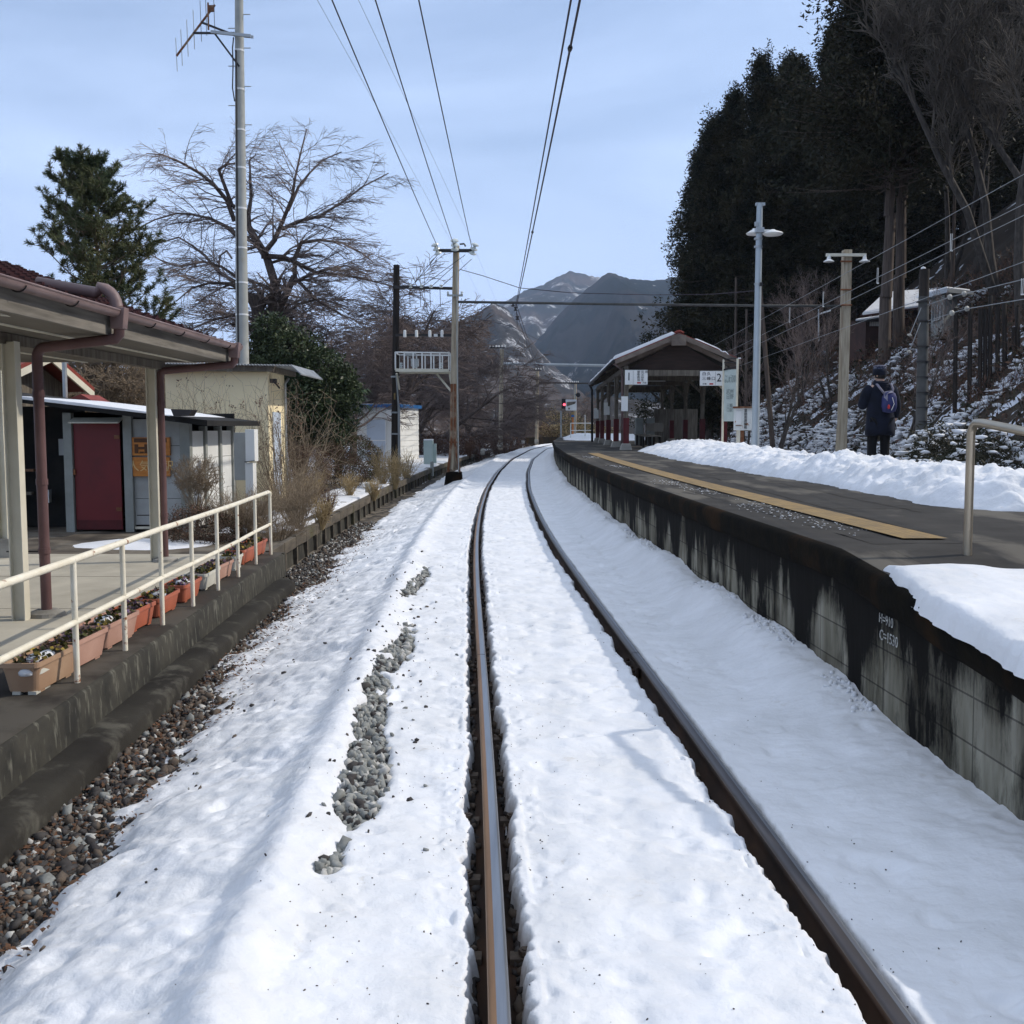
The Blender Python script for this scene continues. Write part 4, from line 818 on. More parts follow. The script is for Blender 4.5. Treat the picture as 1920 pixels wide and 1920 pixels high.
# roof: gentle fall to the right, dark fascia, snow on top
def rz_(x): return 2.31-.13*(x+9.2)
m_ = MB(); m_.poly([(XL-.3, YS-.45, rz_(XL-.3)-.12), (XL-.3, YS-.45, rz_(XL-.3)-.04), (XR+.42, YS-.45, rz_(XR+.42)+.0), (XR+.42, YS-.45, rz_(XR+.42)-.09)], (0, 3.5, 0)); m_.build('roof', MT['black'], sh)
m_ = MB(); m_.poly([(-7.9, YS-.47, rz_(-7.9)-.05), (-7.9, YS-.47, rz_(-7.9)+.0), (-6.9, YS-.47, rz_(-6.9)+.018), (-5.75, YS-.47, rz_(-5.75)+.014), (-5.5, YS-.47, rz_(-5.5)+.0), (-5.5, YS-.47, rz_(-5.5)-.012)], (0, 3.3, .0)); m_.build('roof_snow', SNOW, sh, bevel=.01)
m_ = MB(); p = fp(338, 768, YS-.5); m_.poly([(p.x-.12, YS-.6, 1.93), (p.x+.22, YS-.6, 1.92), (p.x+.16, YS-.6, 1.82), (p.x-.08, YS-.6, 1.82)], (0, .3, 0)); m_.build('roof_hopper', MT['darksteel'], sh)
# interior clutter seen in the open bay
for (x, z, sx_, sz_, mt) in ((-7.75, 1.3, .10, .28, 'greyblock'), (-7.6, 1.0, .08, .4, 'galv'), (-8.05, .45, .10, .22, 'white'), (-8.5, .9, .5, .04, 'rust'), (-8.6, .5, .6, .05, 'wood_grey'), (-7.62, 1.6, .1, .05, 'greyblock')):
    m_ = MB(); m_.box((x, YS+.7, z), (sx_, .1, sz_)); m_.build('stored_item', MT[mt], sh)
# two carved orange signboards on the panels
for i, (y0, y1, lb) in enumerate(((820, 854, 'varnished orange wooden board with burnt-in building picture, upper of two on the shed'), (857, 893, 'varnished orange wooden board with pale characters, lower of two on the shed'))):
    a = fp(249, y1); b = fp(319, y0); sg = thing('wooden_signboard', lb, 'sign', ((a.x+b.x)/2, YS-.02, a.z), 'carved orange signboards')
    m_ = MB(); m_.b2((a.x, YS-.03, a.z), (b.x, YS+.018, b.z)); m_.build('board', MT['orangewood'], sg, bevel=.004)
    if i == 0:
        m_ = MB(); w_ = b.x-a.x; h = b.z-a.z
        for (u0, v0, u1, v1) in ((.06, .72, .92, .95), (.07, .12, .17, .62), (.33, .12, .41, .62), (.17, .34, .33, .48), (.20, .12, .31, .22), (.17, .12, .33, .15)): m_.b2((a.x+w_*u0, YS-.034, a.z+h*v0), (a.x+w_*u1, YS-.028, a.z+h*v1))
        m_.build('burnt_picture', MT['carved'], sg)
    else: txt('人気の駅', .19, MT['palewood'], sg, ((a.x+b.x)/2, YS-.032, (a.z+b.z)/2), name='carved_characters', depth=.006)
# ================================================================ small gabled hut behind the shed
hut = thing('gabled_hut', 'small timber hut with snow on a red tin gable roof behind the shed', 'hut', (-10.2, 21.5, -.1))
ap = at(97, 656, 21.3); re = at(177, 727, 23.0); le = at(-28, 712, 19.7); le.z = re.z; EXT = Vector((-4.2, 1.3, 0)); IN_ = EXT.normalized()*.5
gv = (re-le); gv.z = 0
m_ = MB(); q_ = le.lerp(re, .12)+IN_; r_ = le.lerp(re, .88)+IN_; m_.poly([(q_.x, q_.y, -.1), (r_.x, r_.y, -.1), (r_.x, r_.y, re.z+.05), (ap.x+IN_.x, ap.y+IN_.y, ap.z-.2), (q_.x, q_.y, re.z+.05)], EXT*.85); m_.build('timber_wall', MT['wood_grey'], hut)
m_ = MB(); q_ = le.lerp(re, .14)+IN_*.9; r_ = le.lerp(re, .5)+IN_*.9; m_.poly([(q_.x, q_.y, 1.95), (r_.x, r_.y, 1.95), (r_.x, r_.y, 2.25), (q_.x, q_.y, 2.25)], IN_*.08); m_.build('orange_panel', MT['orangewood'], hut)  # orange wood panel set into the gable wall
th = Vector((0, 0, .09))
for e_ in (re, le):
    m_ = MB(); m_.poly([ap, e_, e_-th, ap-th], EXT); m_.build('roof_slope', MT['redroof'], hut)
    m_ = MB(); m_.poly([ap-th*1.02, e_-th*1.02, e_-th*2.7, ap-th*2.7], IN_*.1); m_.build('bargeboard', MT['cream'], hut)
d = le-ap; a_ = ap+d*.03+IN_*.5; b_ = ap+d*.62+IN_*.5
m_ = MB(); m_.poly([a_+Vector((0, 0, .01)), b_+Vector((0, 0, .01)), b_+Vector((0, 0, .12)), a_+Vector((0, 0, .13))], EXT*.84); m_.build('roof_snow', SNOW, hut, bevel=.03)
m_ = MB(); p = at(122, 735, 20.2); q = at(118, 600, 20.2); m_.tube([p+Vector((0, 0, -.3)), q], .045, 10); m_.tube([q, q+Vector((0, 0, .3))], .085, 10); m_.build('stovepipe', MT['galv'], hut)
m_ = MB(); a = at(118, 755, 20.0); b = at(192, 745, 20.0); m_.poly([(a.x, 20.0, 2.15), (a.x+.35, 20.0, 2.28), (b.x, 20.0, 2.03), (b.x, 20.0, 1.98)], (0, .9, 0)); m_.build('lean_to_roof', MT['redroof'], hut)
# ================================================================ yellow rendered hut
yb = thing('yellow_hut', 'pale yellow rendered hut with corrugated roof and a blue-grey side door', 'hut', (-6.9, 24.8, -.1))
Cn = at(502, 700, 24); Lf = at(309, 700, 24); WZ = 2.93; R2 = at(531, 700, 25.6)
# slightly turned side wall
cA = Vector((Lf.x, 24.0, GZ)); cB = Vector((Cn.x, 24.0, GZ)); cC = Vector((R2.x+.0, 25.7, GZ)); cD = Vector((Lf.x, 25.7, GZ))
m_ = MB(); m_.poly([cA, cB, cC, cD], (0, 0, WZ-GZ)); m_.build('rendered_wall', MT['yellowwall'], yb, bevel=.01)
sdv = (cC-cB).normalized(); nv = Vector((sdv.y, -sdv.x, 0))
def onside(t, z, o_=.0): return cB+sdv*t+nv*o_+Vector((0, 0, z-GZ))
m_ = MB(); a, b = .35, 1.15
m_.poly([onside(a, .0, -.02), onside(b, .0, -.02), onside(b, 2.0, -.02), onside(a, 2.0, -.02)], nv*.045); dr = m_.build('door', MT['bluegrey'], yb)
m_ = MB(); m_.lathe(onside(1.05, .95, .03), [(.025, 0), (.025, .05)], 8, axis=nv); m_.build('handle', MT['galv'], dr)
m_ = MB(); m_.tube([onside(1.5, -.05, .06), onside(1.5, 2.7, .06), onside(1.5, 2.85, .16)], .035, 8); m_.build('drainpipe', MT['galv'], yb, smooth=True)
m_ = MB(); m_.box(onside(.22, 2.72, .08), (.14, .12, .10)); m_.tube([onside(.22, 2.72, .08), onside(.32, 2.55, .2)], .02, 6); m_.build('outdoor_lamp', MT['darksteel'], yb)
m_ = MB(); m_.b2((Lf.x-.15, 23.75, WZ), (Cn.x+.10, 23.9, WZ+.13)); m_.b2((Cn.x+.1, 23.75, WZ-.02), (Cn.x+.2, 26.2, WZ+.1)); m_.build('roof_edge_board', MT['wood_grey'], yb)
nc = 46; T_ = np.linspace(0, 1, nc*4+1); xr = Lf.x-.25+T_*(Cn.x+.62-Lf.x+.25)
xx, yy = np.meshgrid(xr, np.array([23.62, 26.3])); zz = WZ+.17+.018*np.sin(T_*nc*2*PI)[None]-.10*ss(-5.5, -4.9, xx)*0+(.0)*yy-.16*(xx-Lf.x)/3*.3
V1 = np.stack([xx, yy, zz], -1).reshape(-1, 3); V2 = V1-[0, 0, .012]; k = len(xr)
i = np.arange(k-1); Fc = np.concatenate([np.stack([i, i+1, k+i+1, k+i], -1), np.stack([2*k+i+1, 2*k+i, 3*k+i, 3*k+i+1], -1), np.stack([i+1, i, 2*k+i, 2*k+i+1], -1), np.stack([k+i, k+i+1, 3*k+i+1, 3*k+i], -1)])
np_mesh('corrugated_roof', np.concatenate([V1, V2]), Fc, MT['corr'], yb, smooth=False)
m_ = MB(); m_.poly([(Cn.x+.62, 23.62, 3.04), (Cn.x+.62, 23.62, 3.07), (Cn.x+.85, 23.62, 2.86), (Cn.x+.85, 23.62, 2.83)], (0, 2.7, 0)); m_.build('roof_lip', MT['corr'], yb)
# ================================================================ electricity meter box
mb_ = thing('meter_cabinet', 'pale grey metal cabinet on a post among dry twigs in front of the yellow hut', 'cabinet', (at(460, 900, 17.5).x, 17.5, -.1))
a = at(441, 900, 17.6); b = at(462, 811, 17.6); m_ = MB(); m_.b2((a.x, 17.55, a.z), (b.x, 17.75, b.z)); m_.build('back_box', MT['greyblock'], mb_, bevel=.005)
a = at(462, 865, 17.4); b = at(478, 805, 17.4); m_ = MB(); m_.b2((a.x, 17.35, a.z), (b.x, 17.6, b.z)); m_.build('door', MT['whitewall'], mb_, bevel=.005)
a = at(461, 900, 17.4); b = at(475, 868, 17.4); m_ = MB(); m_.b2((a.x, 17.37, -.1), (b.x, 17.6, b.z)); m_.build('lower_box', MT['whitewall'], mb_, bevel=.005)
m_ = MB(); a = at(459, 866, 17.35); b = at(477, 864, 17.3); m_.beam(a, b, .02, .012); m_.build('clasp', MT['darksteel'], mb_)
# ================================================================ white siding hut with blue roof
wh = thing('white_hut', 'white clapboard hut with a blue tin roof behind the black pole', 'hut', (at(715, 860, 50).x, 51, -.1))
B_ = at(748, 760, 50); A_ = at(662, 760, 50.5); C2 = at(784, 760, 53.5); gz = -.12; tz = B_.z-.1
cA = Vector((A_.x, 50.6, gz)); cB = Vector((B_.x, 50, gz)); cC = Vector((C2.x, 53.5, gz)); cD = cA+(cC-cB)
m_ = MB(); m_.poly([cA, cB, cC, cD], (0, 0, tz-gz)); m_.build('wall_core', MT['whitewall'], wh)
def boards(p, q, nb, name):
    d = (q-p).normalized(); nn = Vector((d.y, -d.x, 0)); h = (tz-gz)/nb
    for k in range(nb):
        m_ = MB(); z0 = k*h; m_.add([p+nn*.035+Vector((0, 0, z0)), q+nn*.035+Vector((0, 0, z0)), q+nn*.01+Vector((0, 0, z0+h)), p+nn*.01+Vector((0, 0, z0+h)), p+Vector((0, 0, z0)), q+Vector((0, 0, z0)), q+Vector((0, 0, z0+h)), p+Vector((0, 0, z0+h))], [(0, 1, 2, 3), (4, 5, 1, 0), (3, 2, 6, 7), (0, 3, 7, 4), (1, 5, 6, 2)]); m_.build(name, MT['whitewall'], wh)
boards(cA, cB, 10, 'front_board'); boards(cB, cC, 10, 'side_board')
dv = (cB-cA).normalized(); nn = Vector((dv.y, -dv.x, 0)); L_ = (cB-cA).length
p = cA+dv*(L_*.30)+nn*.03; q = cA+dv*(L_*.72)+nn*.03
m_ = MB(); m_.poly([p+Vector((0, 0, .05)), q+Vector((0, 0, .05)), q+Vector((0, 0, 2.1)), p+Vector((0, 0, 2.1))], nn*.03); dd = m_.build('door', MT['bluegrey'], wh)
m_ = MB(); pm = p+nn*.035; qm = q+nn*.035; m_.beam(pm+Vector((0, 0, 1.1)), qm+Vector((0, 0, 1.1)), .02, .05); m_.beam(qm+Vector((0, 0, .05)), qm+Vector((0, 0, 2.1)), .05, .02, up=(0, 1, 0)); m_.build('door_frame', MT['white'], dd)
m_ = MB(); c = cB-dv*.35+nn*.1+Vector((0, 0, tz-gz-.35)); m_.box(c, (.5, .14, .45), Matrix.Rotation(math.atan2(dv.y, dv.x), 3, 'Z')); m_.build('wall_box', MT['white'], wh)
up = Vector((0, 0, tz-gz)); e_ = .18
m_ = MB(); rA = cA-dv*e_+nn*e_+up; rB = cB+dv*e_+nn*e_+up; nv2 = (cC-cB).normalized(); rC = rB+nv2*3.9; rD = rA+nv2*3.9
m_.poly([rA, rB, rC, rD], (0, 0, .16)); m_.build('roof', MT['blueroof'], wh)
for k in range(4):
    m_ = MB(); c = cA+dv*(L_*(.3+.2*k))+nn*.1+up+Vector((0, 0, .15)); m_.box(c+nv2*1.6, (.42, 3.2, .07), Matrix.Rotation(math.atan2(nv2.y, nv2.x)-PI/2, 3, 'Z')); m_.build('roof_snow', SNOW, wh, bevel=.03)
# blue-grey signal cabinet
p = at(806, 866, 45); cb = thing('signal_cabinet', 'pale green-grey steel relay cabinet standing beside the track near the white hut', 'cabinet', (p.x, 45, -.1))
a = at(795, 868, 45); b = at(812, 826, 45); m_ = MB(); m_.b2((a.x, 44.8, -.1), (b.x, 45.3, b.z)); m_.build('body', MT['cabinet'], cb, bevel=.02)
a = at(812, 864, 45); b = at(818, 832, 45); m_ = MB(); m_.b2((a.x, 44.9, .05), (b.x, 45.2, b.z)); m_.build('side_unit', MT['cabinet'], cb, bevel=.01)
m_ = MB(); a = at(795, 868, 45); b = at(812, 826, 45); m_.b2((a.x, 44.8, b.z+.002), (b.x, 45.3, b.z+.06)); m_.build('snow_cap', SNOW, cb, bevel=.02)
# ================================================================ tall pole with yagi aerial
tp = thing('concrete_mast', 'tall grey concrete mast with step bolts and pale bands behind the yellow hut', 'mast', at(453, 900, 26.5)*1.0 if False else (at(454, 800, 26.5).x, 26.5, -.1))
bx_ = at(454, 800, 26.5).x; tx_ = at(448, 0, 26.5).x
def mp_(z): t = (z+.1)/14; return Vector((bx_+(tx_-bx_)*t*1.15, 26.5, z))
def mr(z): return .19-.0072*z
m_ = MB(); m_.tube([mp_(z) for z in (-.1, 3, 6, 9, 12, 14)], [mr(z) for z in (0, 3, 6, 9, 12, 14)], 20); m_.build('shaft', MT['conc_pole'], tp, smooth=True, auto=True)
m_ = MB(); m_.tube([mp_(z)+Vector((-.06, -mr(z)-.004, 0)) for z in (0, 4, 8, 11)], .022, 8); m_.build('cable', MT['ink'], tp, smooth=True)
for py in (97, 170, 246, 317, 393, 467, 532, 592):
    z = at(450, py, 26.5).z; m_ = MB(); m_.tube([mp_(z), mp_(z+.045)], mr(z)+.006, 20); m_.build('band', MT['white'], tp)
sidez = [(27, 1), (90, 1), (162, 1), (234, 1), (53, -1), (124, -1), (198, -1), (275, -1)]
for py, s_ in sidez:
    z = at(450, py, 26.5).z; m_ = MB(); c = mp_(z); m_.tube([c+Vector((s_*mr(z)*.9, 0, 0)), c+Vector((s_*(mr(z)+.17), 0, 0))], .012, 6); m_.build('step_bolt', MT['galv'], tp)
z = at(450, 66, 26.5).z; c = mp_(z)
m_ = MB(); m_.beam(c+Vector((-.65, -.22, .0)), c+Vector((.34, -.22, -.10)), .05, .07); m_.beam(c+Vector((-.2, .2, .08)), c+Vector((.30, .2, .03)), .05, .06); m_.build('clamp_arm', MT['galv'], tp)
m_ = MB(); e1 = at(362, 62, 26.4); m_.beam(e1, at(440, 62, 26.4), .045, .045); m_.beam(at(378, 42, 26.4), at(440, 66, 26.4), .045, .045); m_.beam(at(402, 62, 26.4), at(449, 125, 26.4), .045, .045); m_.build('bracket', MT['darksteel'], tp)
m_ = MB(); m_.tube([at(438, 70, 26.3), at(436, 90, 26.3), at(437, 120, 26.3), at(436, 165, 26.3), at(440, 190, 26.3)], .016, 6); m_.build('feeder_cable', MT['ink'], tp)
ya = thing('yagi_aerial', 'slanted yagi aerial with upright elements fixed to the concrete mast', 'aerial', at(378, 50, 26.4))
m_ = MB(); A = at(331, 105, 26.4); B = at(403, 9, 26.4); m_.beam(A, B, .04, .04); m_.build('boom', MT['rust'], ya)
m_ = MB(); m_.box(at(397, 16, 26.4), (.12, .08, .14)); m_.tube([at(390, 5, 26.3), at(391, 56, 26.3)], .022, 6); m_.build('feed_box', MT['rust'], ya)
for (px, y0, y1) in ((330.5, 71, 134), (340, 55, 123), (351, 37, 106), (363, 19, 92), (376, 1, 78), (386, -12, 67), (401, -18, 60)):
    m_ = MB(); m_.tube([at(px-1, y0, 26.4), at(px+2, y1, 26.4)], .0105, 5); m_.build('element', MT['galv'], ya)
# ================================================================ front gantry (Z = 34)
YG = 34.0
gp = thing('gantry_pole', 'weathered pole on rusty splayed legs and a dark block, with insulators at its top', 'utility pole', (at(850, 905, YG).x, YG, -.3))
def pol(p0, p1, r0, r1, name, mat_, parent, n=12):
    m_ = MB(); m_.tube([p0, (Vector(p0)+Vector(p1))/2, p1], [r0, (r0+r1)/2, r1], n); return m_.build(name, mat_, parent, smooth=True, auto=True)
pol(at(849, 880, YG), at(855.5, 461, YG), .125, .105, 'pole', MT['wood_pole'], gp)
m_ = MB(); a = at(833, 907, YG); b = at(868, 885, YG); m_.poly([(a.x, YG-.35, a.z-.15), (b.x, YG-.35, a.z-.15), (b.x-.05, YG-.35, b.z), (a.x+.08, YG-.35, b.z)], (0, .8, 0)); m_.build('footing', MT['moss'], gp, bevel=.02)
for (x0, x1, dy) in ((840, 847, -.12), (862, 853, -.12), (841, 848, .12)):
    m_ = MB(); m_.beam(at(x0, 886, YG)+Vector((0, dy, 0)), at(x1, 828, YG)+Vector((0, dy, 0)), .07, .08); m_.beam(at(x1, 828, YG)+Vector((0, dy*1.1, 0)), at(x1+.5, 720, YG)+Vector((0, dy*1.1, 0)), .07, .08); m_.build('rusty_leg', MT['rust'], gp)
m_ = MB(); m_.beam(at(842, 829, YG-.18), at(862, 829, YG-.18), .05, .05); m_.build('clamp', MT['rust'], gp)
m_ = MB(); m_.tube([at(860, 905, YG-.2), at(857, 640, YG-.2), at(857, 500, YG-.15)], .025, 6); m_.build('conduit', MT['conc_pole'], gp)
m_ = MB(); m_.box(at(852.5, 750, YG-.14), (.07, .02, .25)); m_.build('yellow_marker', MT['tactile'], gp)
def insul(c, r, name, parent, axis=None, n=3, mat_='porcelain'):
    m_ = MB(); pr = []
    h = r*1.1
    for k in range(n): pr += [(r*.35, k*h), (r, k*h+h*.2), (r*.9, k*h+h*.5), (r*.35, k*h+h*.75)]
    m_.lathe(c, pr, 12, axis=axis); return m_.build(name, MT[mat_], parent, smooth=False)
m_ = MB(); m_.beam(at(822, 470, YG-.15), at(888, 470, YG-.15), .09, .10); m_.build('crossarm', MT['darksteel'], gp)
for px, ax in ((822, (-.3, -.2, .9)), (853, (0, -.5, .8)), (885, (.3, -.2, .9))):
    insul(at(px, 478 if px != 853 else 470, YG-.3), .13, 'insulator', gp, ax, 3)
m_ = MB(); m_.tube([at(862, 458, YG-.2), at(870, 457, YG-.2), at(873, 462, YG-.2)], .03, 6); m_.build('jumper', MT['darksteel'], gp)
m_ = MB(); m_.beam(at(838, 554, YG-.15), at(868, 554, YG-.15), .06, .06); m_.build('short_arm', MT['conc_pole'], gp)
for px in (840, 866): insul(at(px, 552, YG-.15), .05, 'small_insulator', gp, None, 2)
# black pole
bp2 = thing('black_pole', 'dark creosoted wooden pole standing in front of the white hut', 'utility pole', (at(741, 880, 35.2).x, 35.2, -.2))
pol(at(740, 902, 35.2), at(743.5, 497, 35.2), .135, .105, 'pole', MT['dark_pole'], bp2)
m_ = MB(); m_.tube([at(748, 900, 35.0), at(747, 760, 35.0), at(743, 700, 35.0)], .03, 6); m_.tube([at(750.5, 900, 35.05), at(749, 760, 35.05)], .02, 6); m_.build('conduit', MT['galv'], bp2)
m_ = MB(); m_.box(at(740, 743, 35.05), (.05, .03, .22)); m_.build('yellow_marker', MT['tactile'], bp2)
for py in (708, 775, 815):
    m_ = MB(); m_.tube([at(741, py, 35.2), at(741, py-3, 35.2)], .15, 12); m_.build('band', MT['galv'], bp2)
# platform between both poles
sp = thing('equipment_platform', 'pale railed steel platform slung between the black pole and the gantry pole', 'platform', at(795, 700, 34.6))
zb = at(795, 695, 34.6).z; zt_ = at(795, 662, 34.6).z; xa = at(744, 695, 34.6).x; xb = at(843, 697, 34.6).x
m_ = MB()
for y in (34.2, 35.4): m_.beam((xa, y, zb), (xb, y, zb-.02), .07, .10)
m_.b2((xa, 34.2, zb-.02), (xb, 35.4, zb+.0)); m_.build('deck', MT['cream'], sp)
m_ = MB(); m_.b2((xa+.1, 34.28, zb+.006), (xb-.35, 35.3, zb+.05)); m_.build('snow', SNOW, sp, bevel=.02)
m_ = MB()
for y in (34.2, 35.4):
    m_.beam((xa, y, zt_), (xb, y, zt_-.02), .04, .045)
for x_ in (xa, xb): m_.beam((x_, 34.2, zt_-.01), (x_, 35.4, zt_-.01), .04, .045)
m_.build('top_rail', MT['whitewall'], sp)
for k in range(7):
    for y in (34.2, 35.4):
        x_ = xa+(xb-xa)*k/6; m_ = MB(); m_.beam((x_, y, zb), (x_, y, zt_), .045, .03, up=(0, 1, 0)); m_.build('baluster', MT['whitewall'], sp)
m_ = MB(); m_.beam(at(818, 700, 34.6), at(847, 735, 34.3), .05, .05); m_.beam(at(744, 700, 34.6), at(749, 730, 35.0), .05, .05); m_.beam(at(843, 700, 34.3), at(849, 735, 34.2), .05, .05); m_.build('strut', MT['cream'], sp)
for px, r in ((778, .10), (752, .06), (826, .06)): insul(at(px, 690, 34.9), r, 'bushing', sp, None, 3)
m_ = MB(); m_.box(at(770, 664, 34.9), (.35, .3, .12)); m_.box(at(778, 680, 34.9), (.25, .25, .25)); m_.build('switch_unit', MT['greyblock'], sp)
ca = thing('insulator_bar', 'dark bar with four white insulators between the two poles above the railed platform', 'crossarm', at(797, 628, 34.6))
m_ = MB(); m_.beam(at(742, 628, 34.8), at(852, 629, 34.2), .08, .08); m_.build('bar', MT['darksteel'], ca)
for px in (759, 781, 806, 829):
    m_ = MB(); m_.lathe(at(px, 632, 34.3), [(.05, 0), (.055, .02), (.05, .2), (.03, .23)], 10); m_.build('insulator', MT['white'], ca)
m_ = MB(); m_.box(at(817, 629, 34.3), (.12, .1, .08)); m_.build('connector_box', MT['white'], ca)
cb2 = thing('upper_bar', 'dark bar with four small insulators high between the two poles', 'crossarm', at(797, 540, 34.6))
m_ = MB(); m_.beam(at(737, 538, 34.9), at(851, 541, 34.2), .08, .09); m_.build('bar', MT['darksteel'], cb2)
for px in (770, 790, 808, 827):
    insul(at(px, 540, 34.3), .06, 'insulator', cb2, None, 2)
    m_ = MB(); m_.tube([at(px-2, 542, 34.3), at(px-1, 575, 34.3)], .010, 4); m_.build('dropper', MT['wire'], cb2)
# ================================================================ wires
def wire(name, pts, r, mat_, label, cat='wire', group=None, n=5):
    m_ = MB(); m_.tube(pts, r, n, cap=False); return tag(m_.build(name, MT[mat_], origin=Vector(pts[len(pts)//2]), smooth=True), label, cat, group)
def sagw(a, b, s_, n=14):
    a = Vector(a); b = Vector(b); return [a.lerp(b, k/n)-Vector((0, 0, s_*4*(k/n)*(1-k/n))) for k in range(n+1)]
g_ = 'power lines overhead'
for px, ty, lab in ((822, (628, 0), 'dark power line running to the left insulator of the gantry pole'), (853, (708, 0), 'dark power line running to the middle insulator of the gantry pole'), (885, (788, 0), 'dark power line running to the right insulator of the gantry pole')):
    e = at(px, 466, YG-.3); q = at(*ty, 14.3); d = (q-e); s_ = e+d*(44/19.4); s_.z = e.z+.3
    m_pts = [e+(s_-e)*(k/16) for k in range(17)]
    m_pts = [p-Vector((0, 0, .25*4*(k/16)*(1-k/16))) for k, p in enumerate(m_pts)]
    wire('power_line', m_pts, .0105, 'wire', lab, group=g_)
for (tp_, e_, lb) in (((595, 0), (948, 652), 'thin faint line, leftmost overhead, running to the far pole'), ((672, 0), (962, 652), 'thin faint line between the first two dark power lines')):
    q = at(*tp_, 14.3); e = at(*e_, 72); pts = []
    for k in range(26):
        t = k/25; p = q.lerp(e, t*1.0); pts.append(p+Vector((-.35*math.sin(PI*t)*(1 if tp_[0] < 600 else .5), 0, (.85)*math.sin(PI*t))))
    pts = [q+(q-pts[1])*4]+pts
    wire('thin_line', pts, .0028, 'wire', lb, group=g_)
# slanting jumper wires down to the upper bar
for i, ((a, b), (c, d)) in enumerate((((820, 478), (771, 538)), ((872, 478), (790, 538)), ((850, 500), (808, 538)), ((884, 486), (827, 538)))):
    wire('jumper_wire', [at(a, b, YG-.3), at(c, d, 34.3)], .010, 'wire', ['jumper wire slanting from the left insulator to the upper bar', 'jumper wire slanting down behind the pole to the second insulator', 'short jumper wire reaching the third insulator of the upper bar', 'jumper wire from the right insulator to the fourth insulator'][i], group='jumper wires of the gantry pole')
# overhead contact wires of the track
c1 = at(967, 572, YG); 
for i, (tp_, dz) in enumerate((((1065, 0), 0), ((1081, 0), .10))):
    q = at(*tp_, 10.2); e = c1+Vector((.05*i, 0, dz-.03)); d = q-e; s_ = e+d*(46/23.8); s_.z = e.z+.15
    pts = [e.lerp(s_, k/18)-Vector((0, 0, (.10+.1*i)*4*(k/18)*(1-k/18))) for k in range(19)]
    wire('contact_wire' if i == 0 else 'messenger_wire', pts, .0105+.002*i, 'wire', ['lower overhead wire above the track running to the gantry beam', 'upper overhead wire beside it above the track, with a clamp'][i], group='overhead wires above the track')
    if i:
        for t in (.50, .28): 
            p = e.lerp(s_, t)-Vector((0, 0, .2*4*t*(1-t))); m_ = MB(); m_.lathe(p-Vector((0, .06, 0)), [(.02, 0), (.028, .05), (.02, .12)], 8, axis=d*-1); tag(m_.build('wire_clamp', MT['darksteel']), ['small dark clamp on the upper overhead wire, nearer one', 'small dark clamp on the upper overhead wire, farther one'][t < .4], 'clamp')
YG2 = 74.0
c2 = at(1013, 690, YG2)
for i in range(2):
    wire('far_contact_wire', sagw(c1+Vector((0, 0, -.15+.25*i)), c2+Vector((0, 0, -.3+.4*i)), .25), .012, 'wire', ['lower overhead wire beyond the gantry beam towards the far gantry', 'upper overhead wire beyond the gantry beam towards the far gantry'][i], group='overhead wires beyond the gantry')
hi = thing('hanging_insulator', 'dark insulator chain hanging under the gantry beam over the track', 'insulator', c1)
m_ = MB(); m_.tube([at(967, 570, YG), at(970, 612, YG+4)], .012, 5); m_.build('hanger_rod', MT['wire'], hi)
for k, (px, py) in enumerate(((962, 572), (967, 580), (970, 597))): insul(at(px, py+3, YG), .07, 'insulator_disc', hi, None, 2, 'darksteel')
# main gantry beam and its right pole
rpX = at(1585, 573, YG)
gb_ = thing('gantry_beam', 'long thin steel beam spanning the track between the two gantry poles', 'beam', at(1220, 570, YG))
m_ = MB(); m_.tube([at(857, 566, YG-.05), at(1120, 570, YG), at(1400, 573, YG), at(1592, 574, YG)], .042, 10); m_.build('beam_tube', MT['darkpole'], gb_, smooth=True)
wire('span_wire', [at(862, 505, YG), at(905, 517, YG), at(975, 540, YG), at(1070, 549, YG), at(1220, 553, YG), at(1330, 552, YG), at(1422, 545, 32)], .012, 'wire', 'thin sagging span wire above the gantry beam with small beads')
wire('lower_span_wire', [at(862, 582, YG), at(900, 598, 36), at(960, 612, 40), at(1015, 640, 60)], .012, 'wire', 'thin wire curving below the gantry beam in front of the mountain')
gr = thing('wooden_lamp_pole', 'pale squared wooden pole with two small lamps on a short crossarm', 'lamp pole', (at(1577, 866, YG).x, YG, .3))
m_ = MB(); m_.beam(at(1577, 880, YG), at(1588, 469, YG), .27, .27, up=(0, 1, 0)); m_.build('pole', MT['wood_pole'], gr, bevel=.02)
m_ = MB(); m_.poly([at(1570, 868, YG-.1), at(1586, 868, YG-.1), at(1584, 830, YG-.1), at(1574, 800, YG-.1)], (0, .3, 0)); m_.build('splintered_base', MT['wood_pole'], gr)
m_ = MB(); m_.beam(at(1549, 478, YG-.2), at(1624, 478, YG-.2), .09, .09); m_.build('lamp_arm', MT['cream'], gr)
for px in (1554, 1621):
    m_ = MB(); c = at(px, 491, YG-.2); m_.lathe(c, [(.17, 0), (.17, .02), (.07, .08), (.05, .22)], 14); m_.build('lamp_shade', MT['white'], gr, smooth=False)
for py in (490, 543, 572):
    m_ = MB(); m_.tube([at(1576, py, YG-.2), at(1597, py, YG-.2)], .03, 6); m_.build('bolt_band', MT['rust'], gr)
